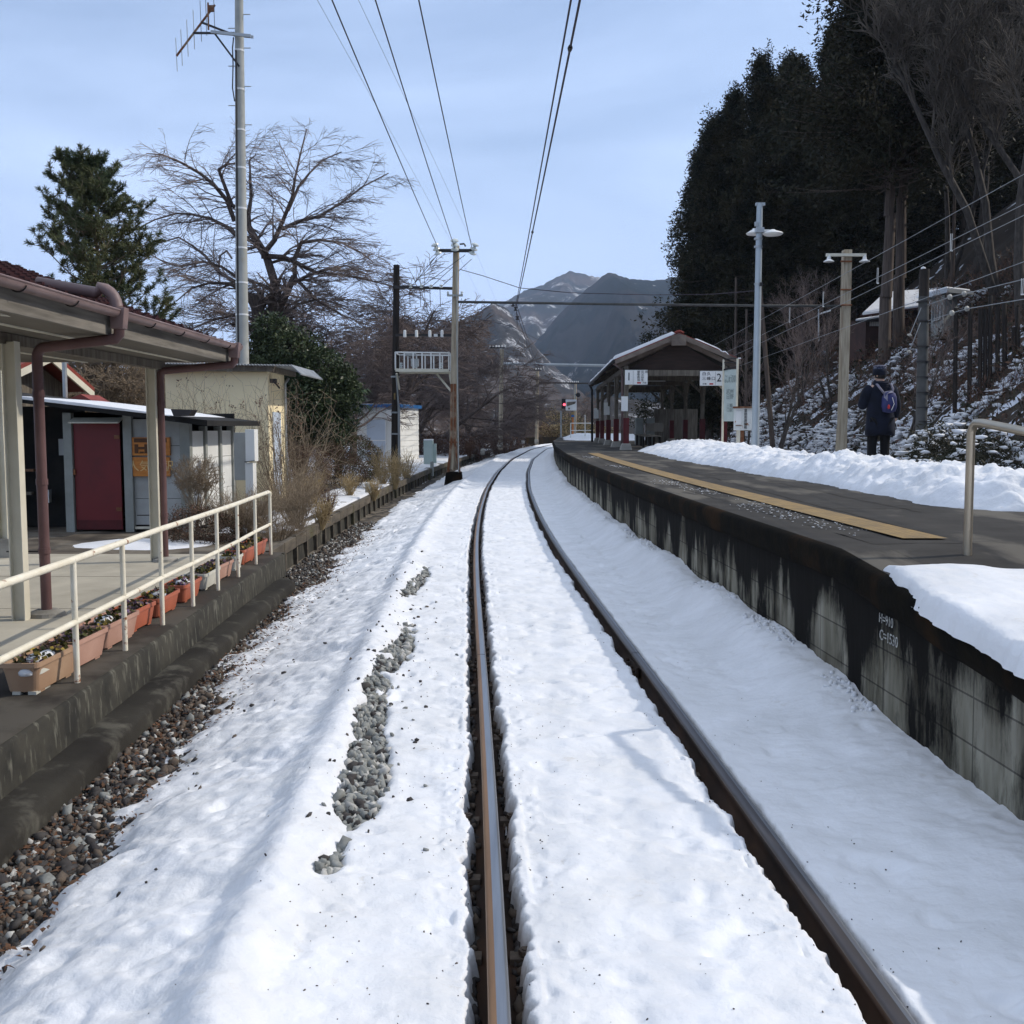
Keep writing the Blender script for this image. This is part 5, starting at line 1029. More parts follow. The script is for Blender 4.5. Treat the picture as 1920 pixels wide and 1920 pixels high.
# steel lamp pole on the platform
lpz = thing('street_lamp', 'tall grey steel lamp post with a round white lamp beside the notice box', 'lamp post', (at(1416, 848, 30).x, 30, .9))
pol(at(1415.5, 849, 30), at(1424.5, 382, 30), .115, .085, 'post', MT['lampmetal'], lpz, 16)
m_ = MB(); m_.beam(at(1417, 383, 30), at(1434, 383, 30), .12, .08); m_.build('top_cap', MT['galv'], lpz)
m_ = MB(); m_.lathe(at(1449, 441, 29.9), [(.06, -.02), (.24, -.0), (.29, .04), (.27, .07), (.10, .13), (.05, .16)], 18); m_.beam(at(1424, 432, 30), at(1452, 433, 29.9), .06, .06); m_.build('lamp_head', MT['white'], lpz, smooth=True, auto=True)
m_ = MB(); m_.lathe(at(1415, 440, 30.4), [(.06, -.02), (.22, -.0), (.25, .04), (.10, .13), (.05, .16)], 18); m_.beam(at(1424, 430, 30), at(1413, 430, 30.5), .06, .06); m_.build('lamp_head', MT['white'], lpz, smooth=True, auto=True)
m_ = MB(); m_.box(at(1424, 432, 29.95), (.22, .25, .14)); m_.box(at(1418, 420, 29.9), (.08, .1, .12)); m_.build('bracket', MT['galv'], lpz)
for py in (448, 463, 533): m_ = MB(); z = at(1420, py, 30); m_.tube([z-Vector((-.03, 0, .02)), z+Vector((.03, 0, .03))], .12, 14); m_.build('band', MT['galv'], lpz)
m_ = MB(); m_.box(at(1427, 533, 29.85), (.08, .08, .1)); m_.build('socket', MT['darksteel'], lpz)
# dark banded pole at right
dk = thing('dark_banded_pole', 'dark old pole with iron bands and a snow cap, behind the person at right', 'utility pole', (at(1727, 875, 24).x, 24, .5))
pol(at(1726, 880, 24), at(1732, 556, 24), .135, .115, 'lower_shaft', MT['darkpole'], dk, 14); pol(at(1732, 570, 24), at(1733.5, 505, 24), .115, .11, 'upper_shaft', MT['dark_pole'], dk, 14)
m_ = MB(); m_.lathe(at(1731, 504, 24), [(.06, -.02), (.05, .03), (.01, .05)], 10); m_.build('snow_cap', SNOW, dk, smooth=True)
for py in (566, 602, 650, 678, 707, 736, 764, 790, 818, 846):
    m_ = MB(); c = at(1730, py, 24); m_.tube([c+Vector((0, 0, -.012)), c+Vector((0, 0, .012))], .155 if py > 600 else .14, 14); m_.build('band', MT['darksteel'], dk)
for i, ((a, b), (c, d), lb) in enumerate((((1727, 577), (1705, 630), 'upper'), ((1726, 605), (1704, 661), 'lower'))):
    gi = thing('guy_insulator', 'white disc insulator on the %s guy wire left of the dark banded pole' % lb, 'insulator', at(c, d, 23.7), 'insulators beside the dark pole')
    m_ = MB(); m_.tube([at(a, b, 23.8), at(c, d, 23.7)], .010, 5); m_.build('wire', MT['wire_pale'], gi); insul(at(c, d, 23.7), .06, 'disc', gi, (.3, 0, 1), 1, 'discs')
for i, ((a, b), (c, d), (e, f_), lb) in enumerate((((1781, 557), (1808, 551), (1926, 522), 'upper'), ((1785, 587), (1813, 579), (1926, 560), 'lower'))):
    gi = thing('twin_disc_insulator', 'pair of round pale insulators on the %s wire right of the dark banded pole' % lb, 'insulator', at(c, d, 21), 'insulators beside the dark pole')
    for q in ((a, b), (c, d)): m_ = MB(); p_ = at(*q, 21); m_.lathe(p_, [(.02, -.04), (.055, -.015), (.055, .015), (.02, .04)], 14, axis=(.4, -1, .1)); m_.build('disc', MT['discs'], gi)
    m_ = MB(); m_.tube([at(a, b, 21), at(c, d, 21)], .012, 6); m_.tube([at(c, d, 21), at(e, f_, 17)], .008, 5); m_.tube([at(a, b, 21), at(1738, b+15, 24)], .008, 5); m_.build('wire', MT['wire_pale'], gi)
# wires of the siding
lab = ['highest', 'second', 'third', 'fourth', 'lowest']
for i, (z0, x0, z1_, x1_) in enumerate(((5.30, 7.3, 5.3, 9.2), (4.80, 7.15, 4.85, 9.5), (4.62, 7.1, 4.55, 9.55), (4.05, 7.3, 4.25, 10.0))):
    a = Vector((x1_, 49, z1_)); b = Vector((x0, 14.4, z0)); d = (b-a); c = b+d*.55
    wire('siding_wire', sagw(a, c, .05, 20), .0058, 'wire_pale', '%s pale wire slanting across the forest at right above the siding' % lab[i], group='siding wires')
for i, (px, y0, y1, dd_) in enumerate(((1784, 438, 470, 17.5), (1646, 502, 531, 22), (1544, 547, 575, 29), (1481, 574, 604, 34), (1917, 522, 552, 15))):
    m_ = MB(); 
    for o_ in (-.012, .012): m_.tube([at(px, y0, dd_)+Vector((o_, 0, 0)), at(px-1, y1, dd_)+Vector((o_, 0, 0))], .0045, 5)
    m_.beam(at(px, y1, dd_)+Vector((-.02, 0, 0)), at(px, y1, dd_)+Vector((.02, 0, 0)), .02, .02)
    tag(m_.build('wire_hanger', MT['white']), 'thin white hanger on the siding wires, number %s counted from the right edge' % ['two', 'three', 'four', 'five', 'one'][i] if False else ['white hanger on the siding wires above the banded pole', 'white hanger on the siding wires beside the twin trunks', 'white hanger on the siding wires left of the wooden lamp pole', 'white hanger on the siding wires near the steel lamp post', 'white hanger at the right edge near the disc insulators'][i], 'wire hanger', 'siding wire hangers')
# two small lamps far behind between poles
sl2 = thing('small_lamp', 'thin pole with a small white tube lamp deep behind the wooden lamp pole', 'lamp', at(1535, 640, 42))
m_ = MB(); m_.tube([at(1535, 640, 42), at(1535, 580, 42)], .03, 6); m_.build('pole', MT['galv'], sl2); m_ = MB(); m_.beam(at(1538, 588, 42), at(1557, 582, 42), .1, .06); m_.build('lamp', MT['white'], sl2)
# ================================================================ far gantries
def farpole(pxb, pyb, pxt, pyt, Y, r, lb, arm=None, block=True, ins=True):
    b = at(pxb, pyb, Y); t = thing('far_pole', lb, 'utility pole', (b.x, Y, b.z-.1), 'poles further along the track')
    pol(b-Vector((0, 0, .2)), at(pxt, pyt, Y), r, r*.85, 'pole', MT['wood_pole'], t, 10)
    if block: m_ = MB(); m_.box((b.x-.0, Y, b.z+.15), (.38, .4, .42)); m_.build('footing', MT['concrete'], t, bevel=.03)
    if arm:
        m_ = MB(); m_.beam(at(arm[0], arm[2], Y-.2), at(arm[1], arm[2], Y-.2), .09, .09); m_.build('crossarm', MT['darksteel'], t)
        if ins:
            for k in range(6): q = arm[0]+(arm[1]-arm[0])*k/5; insul(at(q, arm[2]-1, Y-.2), .07, 'insulator', t, None, 2, 'white')
    return t
f1 = farpole(938, 838, 941, 655, 74, .17, 'pale pole on a white block at the far bend with a row of white insulators', (919, 947, 652))
m_ = MB(); m_.beam(at(924, 655, 74), at(936, 668, 74), .06, .06); m_.build('brace', MT['darksteel'], f1)
for s_ in (-1, 1): m_ = MB(); m_.beam(at(938+s_*4, 842, 74), at(938+s_*1, 818, 74), .08, .08); m_.build('leg', MT['wood_pole'], f1)
m_ = MB(); m_.tube([at(943, 682, 74), at(1150, 686, 74)], .10, 8); tag(m_.build('far_gantry_beam', MT['galv']), 'pale beam of the second gantry, running behind the shelter roof', 'beam')
f2 = farpole(1006, 831, 1008, 696, 98, .17, 'thinner pole at the bend standing between the second gantry pole and the signal', (991, 1014, 694))
m_ = MB(); m_.tube([at(1009, 717, 98), at(1106, 719, 98)], .08, 6); tag(m_.build('farthest_gantry_beam', MT['darksteel']), 'dark thin beam of the third and farthest gantry', 'beam')
f3 = farpole(1078, 818, 1079, 720, 108, .17, 'farthest pale pole behind the small round dark disc', (1066, 1084, 718), block=False)
# signal and mirror board
sg = thing('railway_signal', 'slim railway signal with a black head showing one red light', 'signal', (at(1052, 815, 70).x, 70, .9))
m_ = MB(); m_.tube([at(1052, 824, 70), at(1052, 770, 70)], .055, 8); m_.build('post', MT['galv'], sg)
m_ = MB(); m_.box(at(1057, 757, 69.9), (.28, .2, .68)); m_.build('head', MT['ink'], sg, bevel=.05)
m_ = MB(); m_.lathe(at(1058, 758.5, 69.75), [(.085, 0), (.08, .02)], 14, axis=(0, -1, 0)); m_.build('red_lamp', MT['redlamp'], sg)
ds = thing('round_disc_sign', 'round black disc on a bracket right of the signal', 'disc sign', at(1084, 740, 78))
m_ = MB(); m_.lathe(at(1084, 740.5, 78), [(.17, 0), (.17, .04)], 18, axis=(0, -1, 0)); m_.beam(at(1078, 740, 78), at(1084, 740, 78), .03, .03); m_.build('disc', MT['ink'], ds)
m_ = MB(); m_.tube([at(1078.5, 818, 78.1), at(1079, 722, 78.1)], .06, 8); m_.build('post', MT['conc_pole'], ds)
mr_ = thing('mirror_board', 'white framed mirror board with snow on top of an orange post', 'mirror', (at(1074, 813, 62).x, 62, .9))
m_ = MB(); m_.box(at(1074, 796, 62), (.10, .08, 1.15)); m_.build('orange_post', MT['orange'], mr_)
m_ = MB(); m_.box(at(1071, 760, 62), (.66, .08, .62)); m_.build('board', MT['white'], mr_, bevel=.03)
m_ = MB(); m_.poly([at(1062.5, 754, 61.93), at(1080, 753, 61.93), at(1078, 757, 61.93), at(1063, 762, 61.93)], (0, .02, 0)); m_.box(at(1067, 766, 61.93), (.1, .02, .1)); m_.build('dark_reflection', MT['wood_grey'], mr_)
m_ = MB(); m_.box(at(1071, 750.5, 62), (.66, .16, .07)); m_.build('snow_cap', SNOW, mr_, bevel=.02)
m_ = MB(); m_.box(at(1074, 775, 61.9), (.18, .03, .14)); m_.build('yellow_plate', MT['tactile'], mr_)
m_ = MB(); m_.box(at(1074, 780, 61.9), (.18, .03, .12)); m_.build('blue_plate', MT['blueroof'], mr_)
gd = thing('guard_rail', 'thin white pipe guard rail on the snow at the far end of the platform', 'railing', (at(1090, 815, 60).x, 60, 1))
m_ = MB(); m_.tube([at(1069, 793.5, 60), at(1113, 793.5, 60)], .03, 6); m_.tube([at(1069, 807, 60), at(1113, 807, 60)], .025, 6)
for px in (1070, 1097): m_.tube([at(px, 822, 60), at(px, 778 if px > 1080 else 793, 60)], .03, 6)
m_.build('rails_and_posts', MT['whitewall'], gd)
for i, (px, y0, w_, h) in enumerate(((952.5, 833, 5, 8), (965, 830, 5, 9), (980.5, 830, 7, 6))):
    b = at(px, y0+4, 78); m_ = MB(); s_ = 78/1920; m_.box((b.x, 78, b.z+.2), (w_*s_, .1, h*s_)); m_.box((b.x, 78, b.z-.05), (.06, .06, .4)); tag(m_.build('marker_board', MT['white']), ['small white marker left-hand of three beyond the second gantry pole', 'tallest white marker, middle of three at the far bend', 'wide white marker, right-hand of three at the far bend'][i], 'marker', 'small white markers at the bend')
m_ = MB(); p = at(905, 850, 60); m_.lathe((p.x, 60, p.z-.1), [(.10, 0), (.14, .25), (.09, .38)], 10); tag(m_.build('track_marker', MT['concrete']), 'small pale concrete marker stone at the end of the low beam fence', 'marker')
bw = MB(); pa = [at(955, 836, 96), at(985, 834, 100), at(1020, 832, 106), at(1060, 830, 116)]
for a, b in zip(pa[:-1], pa[1:]): bw.beam(a+Vector((0, 0, .1)), b+Vector((0, 0, .1)), .25, 1.2)
tag(bw.build('dark_retaining_wall', MT['moss']), 'low black retaining wall along the outside of the far bend', 'wall')
# ================================================================ platform shelter
PZt = .91
shl = thing('platform_shelter', 'open timber waiting shelter with snowy gable roof and maroon footed posts on the platform', 'shelter', (5.2, 33, PZt))
def S(x, d, z): return Vector((x+.031*d, 33+d, z))
LN = 17.5; xl, xr_, xa_ = 3.27, 7.25, 5.28; ze, za = 3.78, 4.62
def rbeam(p, q, w_, h, name, mt, par=shl, bv=0): m_ = MB(); m_.beam(p, q, w_, h); return m_.build(name, MT[mt], par, bevel=bv)
for s_, xe in ((0, xl), (1, xr_)):
    m_ = MB(); a = S(xa_, -.35, za); b = S(xe, -.35, ze); dv = S(0, LN, 0)-S(0, 0, 0); th = Vector((0, 0, -.05))
    m_.poly([a, b, b+th, a+th], dv+Vector((0, .35, 0))); m_.build('roof_slope', MT['redroof'], shl)
    # snow slab, thick on the left slope, thin and ragged on the right
    n1_, n2_ = 90, 16; t0_, t1_ = (.05, 1.005) if s_ == 0 else (.24, 1.0)
    Dd, Tt = np.meshgrid(np.linspace(-.36, LN+.05, n1_), np.linspace(t0_, t1_, n2_), indexing='ij'); Tt = Tt+.012*fbm(Dd*2.5, Tt*6, 3, 101+s_)
    thk = (.10 if s_ == 0 else .035)*(1+.35*fbm(Dd*1.3, Tt*4, 3, 102)); thk[0, :] *= .0; thk[-1, :] *= 0; thk[:, 0] = 0; thk[:, -1] = 0; Dd[1, :] = Dd[0, :]+.012; Tt[:, -2] = Tt[:, -1]-.006
    if s_: thk = thk-.09*ss(.0, .3, fbm(Dd*.8, Tt*4, 4, 104))
    Xr = xa_+(xe-xa_)*Tt+.031*Dd; Zr = za+(ze-za)*Tt+.004+thk
    grid('roof_snow', Xr, 33+Dd, Zr, SNOW, shl, smooth=False)
    m_ = MB(); m_.poly([a+Vector((0, -.02, -.03)), b+Vector((0, -.02, -.03)), b+Vector((0, -.02, -.17)), a+Vector((0, -.02, -.19))], (0, .06, 0)); m_.build('bargeboard', MT['wood_grey2'] if 'wood_grey2' in MT else MT.setdefault('wood_grey2', M('brown_grey_rafter', (.21, .17, .14), (.12, .095, .08), 3, .9, .02)), shl, bevel=.008)
    a2 = S(xa_, .06, za-.18); b2_ = S(xe+(.12 if s_ == 0 else -.12), .06, ze-.20); rbeam(a2, b2_, .10, .13, 'rafter', 'wood_grey2')
    for d in (4.5, 9, 13.5, 17.3): rbeam(S(xa_, d, za-.15), S(xe, d, ze-.15), .10, .12, 'rafter', 'wood_grey')
m_ = MB(); m_.tube([S(xa_-.15, -.38, za-.02), S(xa_, -.38, za+.045), S(xa_+.15, -.38, za-.02)], .03, 6); m_.beam(S(xa_, -.38, za+.03), S(xa_, LN, za+.03), .16, .05); m_.build('ridge_cap', MT['redroof'], shl)
m_ = MB(); m_.poly([S(xa_-.24, -.42, za-.10), S(xa_+.22, -.42, za-.10), S(xa_+.22, -.42, za-.42), S(xa_-.24, -.42, za-.42)], (0, .1, 0)); m_.build('ridge_block', MT['wood_grey2'], shl, bevel=.01)
m_ = MB(); m_.poly([S(xl+.45, .0, ze-.30), S(xa_, .0, za-.25), S(xr_-.45, .0, ze-.30), S(xr_-.45, .0, ze-.42), S(xl+.45, 0, ze-.42)], (0, .05, 0)); m_.build('gable_boards', M('dark_brown_boards', (.045, .028, .022), (.025, .017, .014), 2, .9, .01, st=(1, 1, 8)), shl)
for d in (4.5, 9, 13.5, 17.5): rbeam(S(xl+.3, d, ze-.38), S(xr_-.3, d, ze-.38), .12, .16, 'tie_beam', 'wood_grey')
rbeam(S(xl+.3, .02, ze-.42), S(xr_-.3, .02, ze-.42), .14, .18, 'tie_beam', 'wood_grey')
XLp, XRp = 3.66, 6.80
for x in (XLp, XRp): rbeam(S(x, -.1, ze-.27), S(x, LN, ze-.27), .12, .16, 'eaves_purlin', 'wood_grey')
# dark boarded ceiling
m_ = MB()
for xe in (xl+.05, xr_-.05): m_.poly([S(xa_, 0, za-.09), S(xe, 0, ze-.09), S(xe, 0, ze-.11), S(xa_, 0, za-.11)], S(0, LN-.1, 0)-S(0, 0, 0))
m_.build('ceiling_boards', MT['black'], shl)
for x in (XLp, XRp):
    for d in (0, 4.5, 9, 13.5, 17.4):
        rbeam(S(x, d, PZt+.15), S(x, d, ze-.3), .13, .13, 'post', 'wood_grey')
        m_ = MB(); m_.beam(S(x, d, PZt+.16), S(x, d, PZt+1.02), .185, .185); m_.build('painted_foot', MT['maroon'], shl)
        m_ = MB(); c = S(x, d, PZt); m_.poly([c+Vector((-.19, -.19, -.02)), c+Vector((.19, -.19, -.02)), c+Vector((.13, -.19, .20)), c+Vector((-.13, -.19, .20))], (0, .38, 0)); m_.build('footing', MT['concrete'], shl, bevel=.02)
        if d > 0:
            for q in (-.75, .75): rbeam(S(x, d+q*.12, PZt+1.6), S(x, d+q, ze-.33), .07, .10, 'brace', 'wood_grey')
            rbeam(S(x, d+.13, PZt+.2), S(x, d+.13, ze-.3), .07, .07, 'twin_stud', 'wood_pole')
        sx_ = 1 if x < 5 else -1
        rbeam(S(x, d, ze-.95), S(x+sx_*.55, d, ze-.42), .07, .09, 'knee_brace', 'wood_pole' if d == 0 else 'wood_grey')
# left eaves gutter and downpipes
m_ = MB(); m_.tube([S(xl-.03, -.3, ze-.06), S(xl-.03, LN, ze-.06)], .06, 8); m_.build('gutter', MT['darksteel'], shl, smooth=True)
m_ = MB(); m_.tube([S(xl-.03, LN-.2, ze-.08), S(xl+.10, LN-.2, ze-.35), S(xl+.12, LN-.2, PZt)], .055, 8); m_.build('downpipe', MT['ink'], shl, smooth=True)
m_ = MB(); m_.tube([S(xl-.03, .2, ze-.08), S(xl+.28, .25, ze-.3), S(xl+.30, .3, PZt)], .045, 8); m_.build('downpipe', MT['gutter'], shl, smooth=True)
# papers pinned to the left posts
m_ = MB(); m_.b2(S(XLp-.17, -.10, 2.43)[:], S(XLp+.20, -.075, 3.27)[:]) if False else m_.box(S(XLp-.06, -.105, 2.38), (.21, .015, .47)); o = m_.build('posted_notice', MT['white'], shl)
for d, z in ((9, 2.38), (17.4, 2.3)):
    m_ = MB(); m_.box(S(XLp-.08, d-.12, z), (.24, .015, .50)); m_.build('posted_notice', MT['whitewall'], shl)
# fluorescent battens
for i, (d, x0, x1) in enumerate(((3, 4.9, 6.15), (7, 4.9, 6.15), (11, 4.95, 6.2))):
    lm = thing('tube_lamp', ['nearest unlit white tube lamp under the shelter roof', 'middle unlit white tube lamp under the shelter roof', 'farthest unlit white tube lamp under the shelter roof'][i], 'lamp', S(5.5, d, 3.5), 'tube lamps under the shelter roof')
    m_ = MB(); m_.beam(S(x0, d, 3.60), S(x1, d, 3.60), .10, .06); m_.build('housing', MT['white'], lm)
    m_ = MB(); m_.tube([S(x0+.04, d, 3.555), S(x1-.04, d, 3.555)], .018, 8); m_.build('tube', MT['white'], lm)
# benches
for i, (x, d, lb) in enumerate(((4.75, 2.2, 'low dark bench just inside the front of the shelter'), (5.0, 7.5, 'second dark bench deeper inside the shelter'))):
    bn = thing('bench', lb, 'bench', S(x, d, PZt), 'benches inside the shelter')
    m_ = MB()
    for k in range(4): m_.beam(S(x-.25+k*.13, d-1.1, PZt+.42), S(x-.25+k*.13, d+1.2, PZt+.42), .10, .035)
    m_.build('seat', MT['wood_grey'], bn)
    for q in (-.9, .9):
        m_ = MB(); m_.box(S(x-.22, d+q, PZt+.2), (.07, .07, .4)); m_.build('leg', MT['dark_pole'], bn); m_ = MB(); m_.box(S(x+.14, d+q, PZt+.2), (.07, .07, .4)); m_.build('leg', MT['dark_pole'], bn)
    m_ = MB(); m_.box(S(x+.2, d, PZt+.72), (.05, 2.2, .3)); m_.build('backrest', MT['wood_grey'], bn)
for px in (1198, 1219):
    p = at(px, 835, 42); m_ = MB(); m_.box((p.x, 42, PZt+.55), (.30, .5, 1.1)); tag(m_.build('grey_bin', MT['greypost'], bevel=.03), 'upright grey box inside the shelter, %s of two' % ('left' if px < 1210 else 'right'), 'box', 'grey boxes inside the shelter')
ut = MB(); p = at(1246, 800, 50); ut.b2((p.x-.5, 50, .5), (p.x+1.6, 50.2, 2.5)); ut.build
tag(ut.build('brown_board', MT['wood_grey']), 'weathered upright board behind the shelter', 'board')
# ---- number signs
def numsign(lb, c, wd, ht, num, left, mirror):
    t = thing('track_number_sign', lb, 'sign', c, 'track number signs on the shelter')
    m_ = MB(); m_.box(c, (wd, .05, ht)); m_.build('panel', MT['white'], t, bevel=.006)
    m_ = MB(); xs_ = c.x+(-wd*.14 if left else wd*.18); m_.box((xs_, c.y-.027, c.z), (.007, .004, ht*.92)); m_.build('divider_line', MT['greyink'], t)
    txt(num, ht*.78, MT['ink'], t, (c.x+(-wd*.33 if left else wd*.34), c.y-.030, c.z+ht*.02), name='number', sx=.9)
    return t
c = (at(1172, 694, 32.7)+at(1214, 721, 32.7))/2; wd = 42/1920*32.7; ht = 27/1920*32.7
s1 = numsign('white sign with a large 1 and four lines of black station names', c, wd, ht, '1', True, 0)
for k, l_ in enumerate(('御花畑', '秩父', '熊谷', '羽生')): txt(l_, .085, MT['ink'], s1, (c.x+wd*.03, c.y-.030, c.z+ht*(.36-.185*k)), name='station_name', ax='LEFT', sx=1.15, spacing=1.5)
m_ = MB(); m_.box((c.x+wd*.12, c.y-.028, c.z-ht*.38), (.12, .004, .045)); m_.build('red_mark', MT['redink'], s1)
txt('方面', .055, MT['ink'], s1, (c.x+wd*.36, c.y-.030, c.z-ht*.38), name='small_characters', sx=1.2)
c = (at(1313, 696, 32.7)+at(1354, 723, 32.7))/2
s2 = numsign('white sign with a large 2 and two lines of black station names', c, wd, ht, '2', False, 0)
for k, l_ in enumerate(('白久', '三峰口')): txt(l_, .12, MT['ink'], s2, (c.x-wd*.42, c.y-.030, c.z+ht*(.30-.32*k)), name='station_name', ax='LEFT', sx=1.15, spacing=1.15)
m_ = MB(); m_.box((c.x-wd*.0, c.y-.028, c.z-ht*.38), (.12, .004, .045)); m_.build('red_mark', MT['redink'], s2)
txt('方面', .055, MT['ink'], s2, (c.x-wd*.3, c.y-.030, c.z-ht*.38), name='small_characters', sx=1.2)
# ---- tall station name board
nb = thing('station_name_board', 'tall narrow white-framed station name board with faded green-grey lettering', 'sign', (at(1370, 838, 32).x, 32, PZt))
q0 = at(1357, 672, 32); q1 = at(1383, 672, 31.6); zb_ = at(1370, 790, 32).z; zt2 = at(1370, 674, 32).z
dirv = (Vector((q1.x, q1.y, 0))-Vector((q0.x, q0.y, 0))); Lb = dirv.length; dirv.normalize(); nvb = Vector((dirv.y, -dirv.x, 0))
o0 = Vector((q0.x, q0.y, 0))
MT['boardface'] = M('faded_sign_face', (.50, .56, .53), (.42, .48, .45), 3, .5)
m_ = MB(); m_.poly([o0+Vector((0, 0, zb_)), o0+dirv*Lb+Vector((0, 0, zb_)), o0+dirv*Lb+Vector((0, 0, zt2-.32)), o0+Vector((0, 0, zt2-.32))], -nvb*.04); m_.build('face', MT['boardface'], nb)
for t_, mt_ in ((0, 'cream'), (Lb, 'cream')):
    m_ = MB(); a = o0+dirv*t_; m_.tube([a+Vector((0, 0, PZt if t_ == 0 else zb_-.02)), a+Vector((0, 0, zt2))], .035, 8); m_.build('side_post', MT[mt_], nb)
m_ = MB(); m_.tube([o0+Vector((0, 0, zt2)), o0+dirv*Lb+Vector((0, 0, zt2+.02))], .02, 6); m_.tube([o0+Vector((0, 0, zt2-.1)), o0+dirv*Lb+Vector((0, 0, zt2-.12))], .02, 6); m_.beam(o0+Vector((0, 0, zt2-.32)), o0+dirv*Lb+Vector((0, 0, zt2-.25)), .05, .05); m_.build('top_lamp_bar', MT['darksteel'], nb)
rz2 = math.atan2(dirv.y, dirv.x); cc = o0+dirv*Lb*.5+nvb*.008
MT['boardink'] = M('faded_green_ink', (.17, .21, .20), (.26, .30, .29), 20, .7)
txt('ぶしゅうひの', .30, MT['boardink'], nb, cc+Vector((0, 0, zt2-.62)), (PI/2, 0, rz2), sx=.235)
txt('武州\n日野', .17, MT['boardink'], nb, cc+Vector((0, 0, zt2-1.08)), (PI/2, 0, rz2), sx=.85)
txt('三峰\n口駅', .14, MT['boardink'], nb, cc+Vector((0, 0, zt2-1.50)), (PI/2, 0, rz2), sx=.85)
# ---- notice box
nx = thing('notice_box', 'rusty edged white notice box on a post with a column of black characters', 'notice box', (at(1390, 845, 31).x, 31, PZt))
a = at(1376, 807, 31); b = at(1409, 765, 31); mid = (a+b)/2
m_ = MB(); m_.box((mid.x, 31, mid.z), (b.x-a.x, .14, b.z-a.z)); m_.build('box', M('rust_streaked_white', (.70, .72, .70), (.62, .64, .62), 4, .5, .002, c3=(.30, .12, .05), s3=7, lo3=.60, hi3=.66), nx, bevel=.012)
m_ = MB(); m_.box((mid.x, 30.98, b.z+.02), (b.x-a.x+.05, .24, .05)); m_.build('rusty_lid', MT['rust'], nx)
m_ = MB(); m_.box((a.x+.12, 30.92, mid.z+.04), (.16, .01, .40)); m_.build('pasted_paper', MT['white'], nx)
m_ = MB(); m_.box((a.x+.12, 30.92, mid.z-.19), (.17, .012, .02)); m_.build('rust_line', MT['rust'], nx)
txt('業\n務\n用\n連\n絡\n箱', .105, MT['ink'], nx, (mid.x+.07, 30.922, mid.z), sx=1.0)
for px, mt_ in ((1384, 'cream'), (1391, 'rust')):
    p = at(px, 842, 31); m_ = MB(); m_.box((p.x, 31.02, (PZt+a.z)/2), (.10, .08, a.z-PZt)); m_.build('post', MT[mt_], nx)
# ================================================================ stainless ramp handrail
hr = thing('steel_handrail', 'stainless steel tube handrail bending over the platform ramp at the right edge', 'handrail', (2.7, 6.05, .9))
b0 = onz(1814, 1036, .91); tz_ = at(1811, 790, b0.y).z-.0
m_ = MB(); X0 = b0.x; pts = [(X0, b0.y, .86), (X0-.005, b0.y, tz_-.07), (X0-.003, b0.y-.02, tz_-.03), (X0, b0.y-.05, tz_-.008), (X0+.005, b0.y-.12, tz_-.01), (X0+.12, 4.9, tz_-.125), (X0+.30, 3.0, tz_-.37), (X0+.45, 1.6, tz_-.54)]
m_.tube(pts, .0245, 16); m_.build('bent_tube', MT['stainless'], hr, smooth=True, auto=True)
for y, x in ((3.6, X0+.24), (1.7, X0+.44)):
    m_ = MB(); m_.tube([(x, y, float(ztop(y))-.05), (x, y, tz_-.29 if y > 3 else tz_-.53)], .024, 12); m_.build('post', MT['stainless'], hr, smooth=True)
# ================================================================ sleepers stacked behind the platform
for i, (px, py) in enumerate(((1888, 903), (1905, 912))):
    a = onz(1700 if i == 0 else 1840, 885 if i == 0 else 898, .86); p = onz(px, py, .86); m_ = MB(); m_.beam((6.62+i*.25, 9.0, .84-i*.02), (6.75+i*.25, 14.5, .84-i*.02), .20, .14); tag(m_.build('old_sleeper', MT['wood_grey'], bevel=.01), ['long weathered timber along the back edge of the platform', 'second weathered timber lying outside the first at the back edge'][i], 'timber')
# ================================================================ hillside house and hut
hh = thing('hillside_house', 'low dark house with snowy red-ridged roof on the wooded hillside', 'house', at(1660, 600, 48))
YH2 = 48; a = at(1606, 590, YH2); r0 = at(1655, 552, YH2+2); r1 = at(1760, 543, YH2+2.5); e0 = at(1612, 592, YH2-1); e1 = at(1745, 574, YH2-1)
m_ = MB(); m_.poly([e0, e1, r1, r0], (0, 0, -.06)); m_.build('roof_slope', MT['tile'], hh)
m_ = MB(); m_.poly([e0+Vector((.1, 0, .01)), e1+Vector((0, .1, .01)), r1+Vector((0, -.25, -.03)), r0+Vector((0, -.25, -.03))], (0, 0, .12)); m_.build('roof_snow', SNOW, hh, bevel=.04)
m_ = MB(); m_.beam(r0, r1, .2, .12); m_.build('ridge', MT['tile'], hh)
m_ = MB(); f0_ = at(1604, 603, YH2-1.6); f1_ = at(1660, 595, YH2-1.4); m_.poly([f0_, f1_, e0.lerp(e1, .45)+Vector((0, .2, -.2)), e0+Vector((0, .2, -.2))], (0, 0, -.08)); m_.build('lower_roof', MT['darksteel'], hh)
m_ = MB(); m_.poly([f0_+Vector((0, 0, .01)), f1_+Vector((0, 0, .01)), e0.lerp(e1, .43)+Vector((0, .1, -.2)), e0+Vector((0, .1, -.2))], (0, 0, .10)); m_.build('lower_roof_snow', SNOW, hh, bevel=.03)
m_ = MB(); w0 = at(1624, 600, YH2-.8); w1 = at(1745, 585, YH2-.8); m_.b2((w0.x, YH2-.8, w0.z-2.6), (w1.x, YH2+3, w1.z-.25)); m_.build('wall', M('dark_red_brown_wall', (.07, .035, .028), (.04, .024, .02), 2, .9), hh)
m_ = MB(); a = at(1633, 611, YH2-.9); b = at(1649, 603, YH2-.9)
for k in range(5): x_ = a.x+(b.x-a.x)*k/4; m_.b2((x_-.035, YH2-.86, a.z), (x_+.035, YH2-.82, b.z))
m_.build('window_bars', MT['white'], hh)
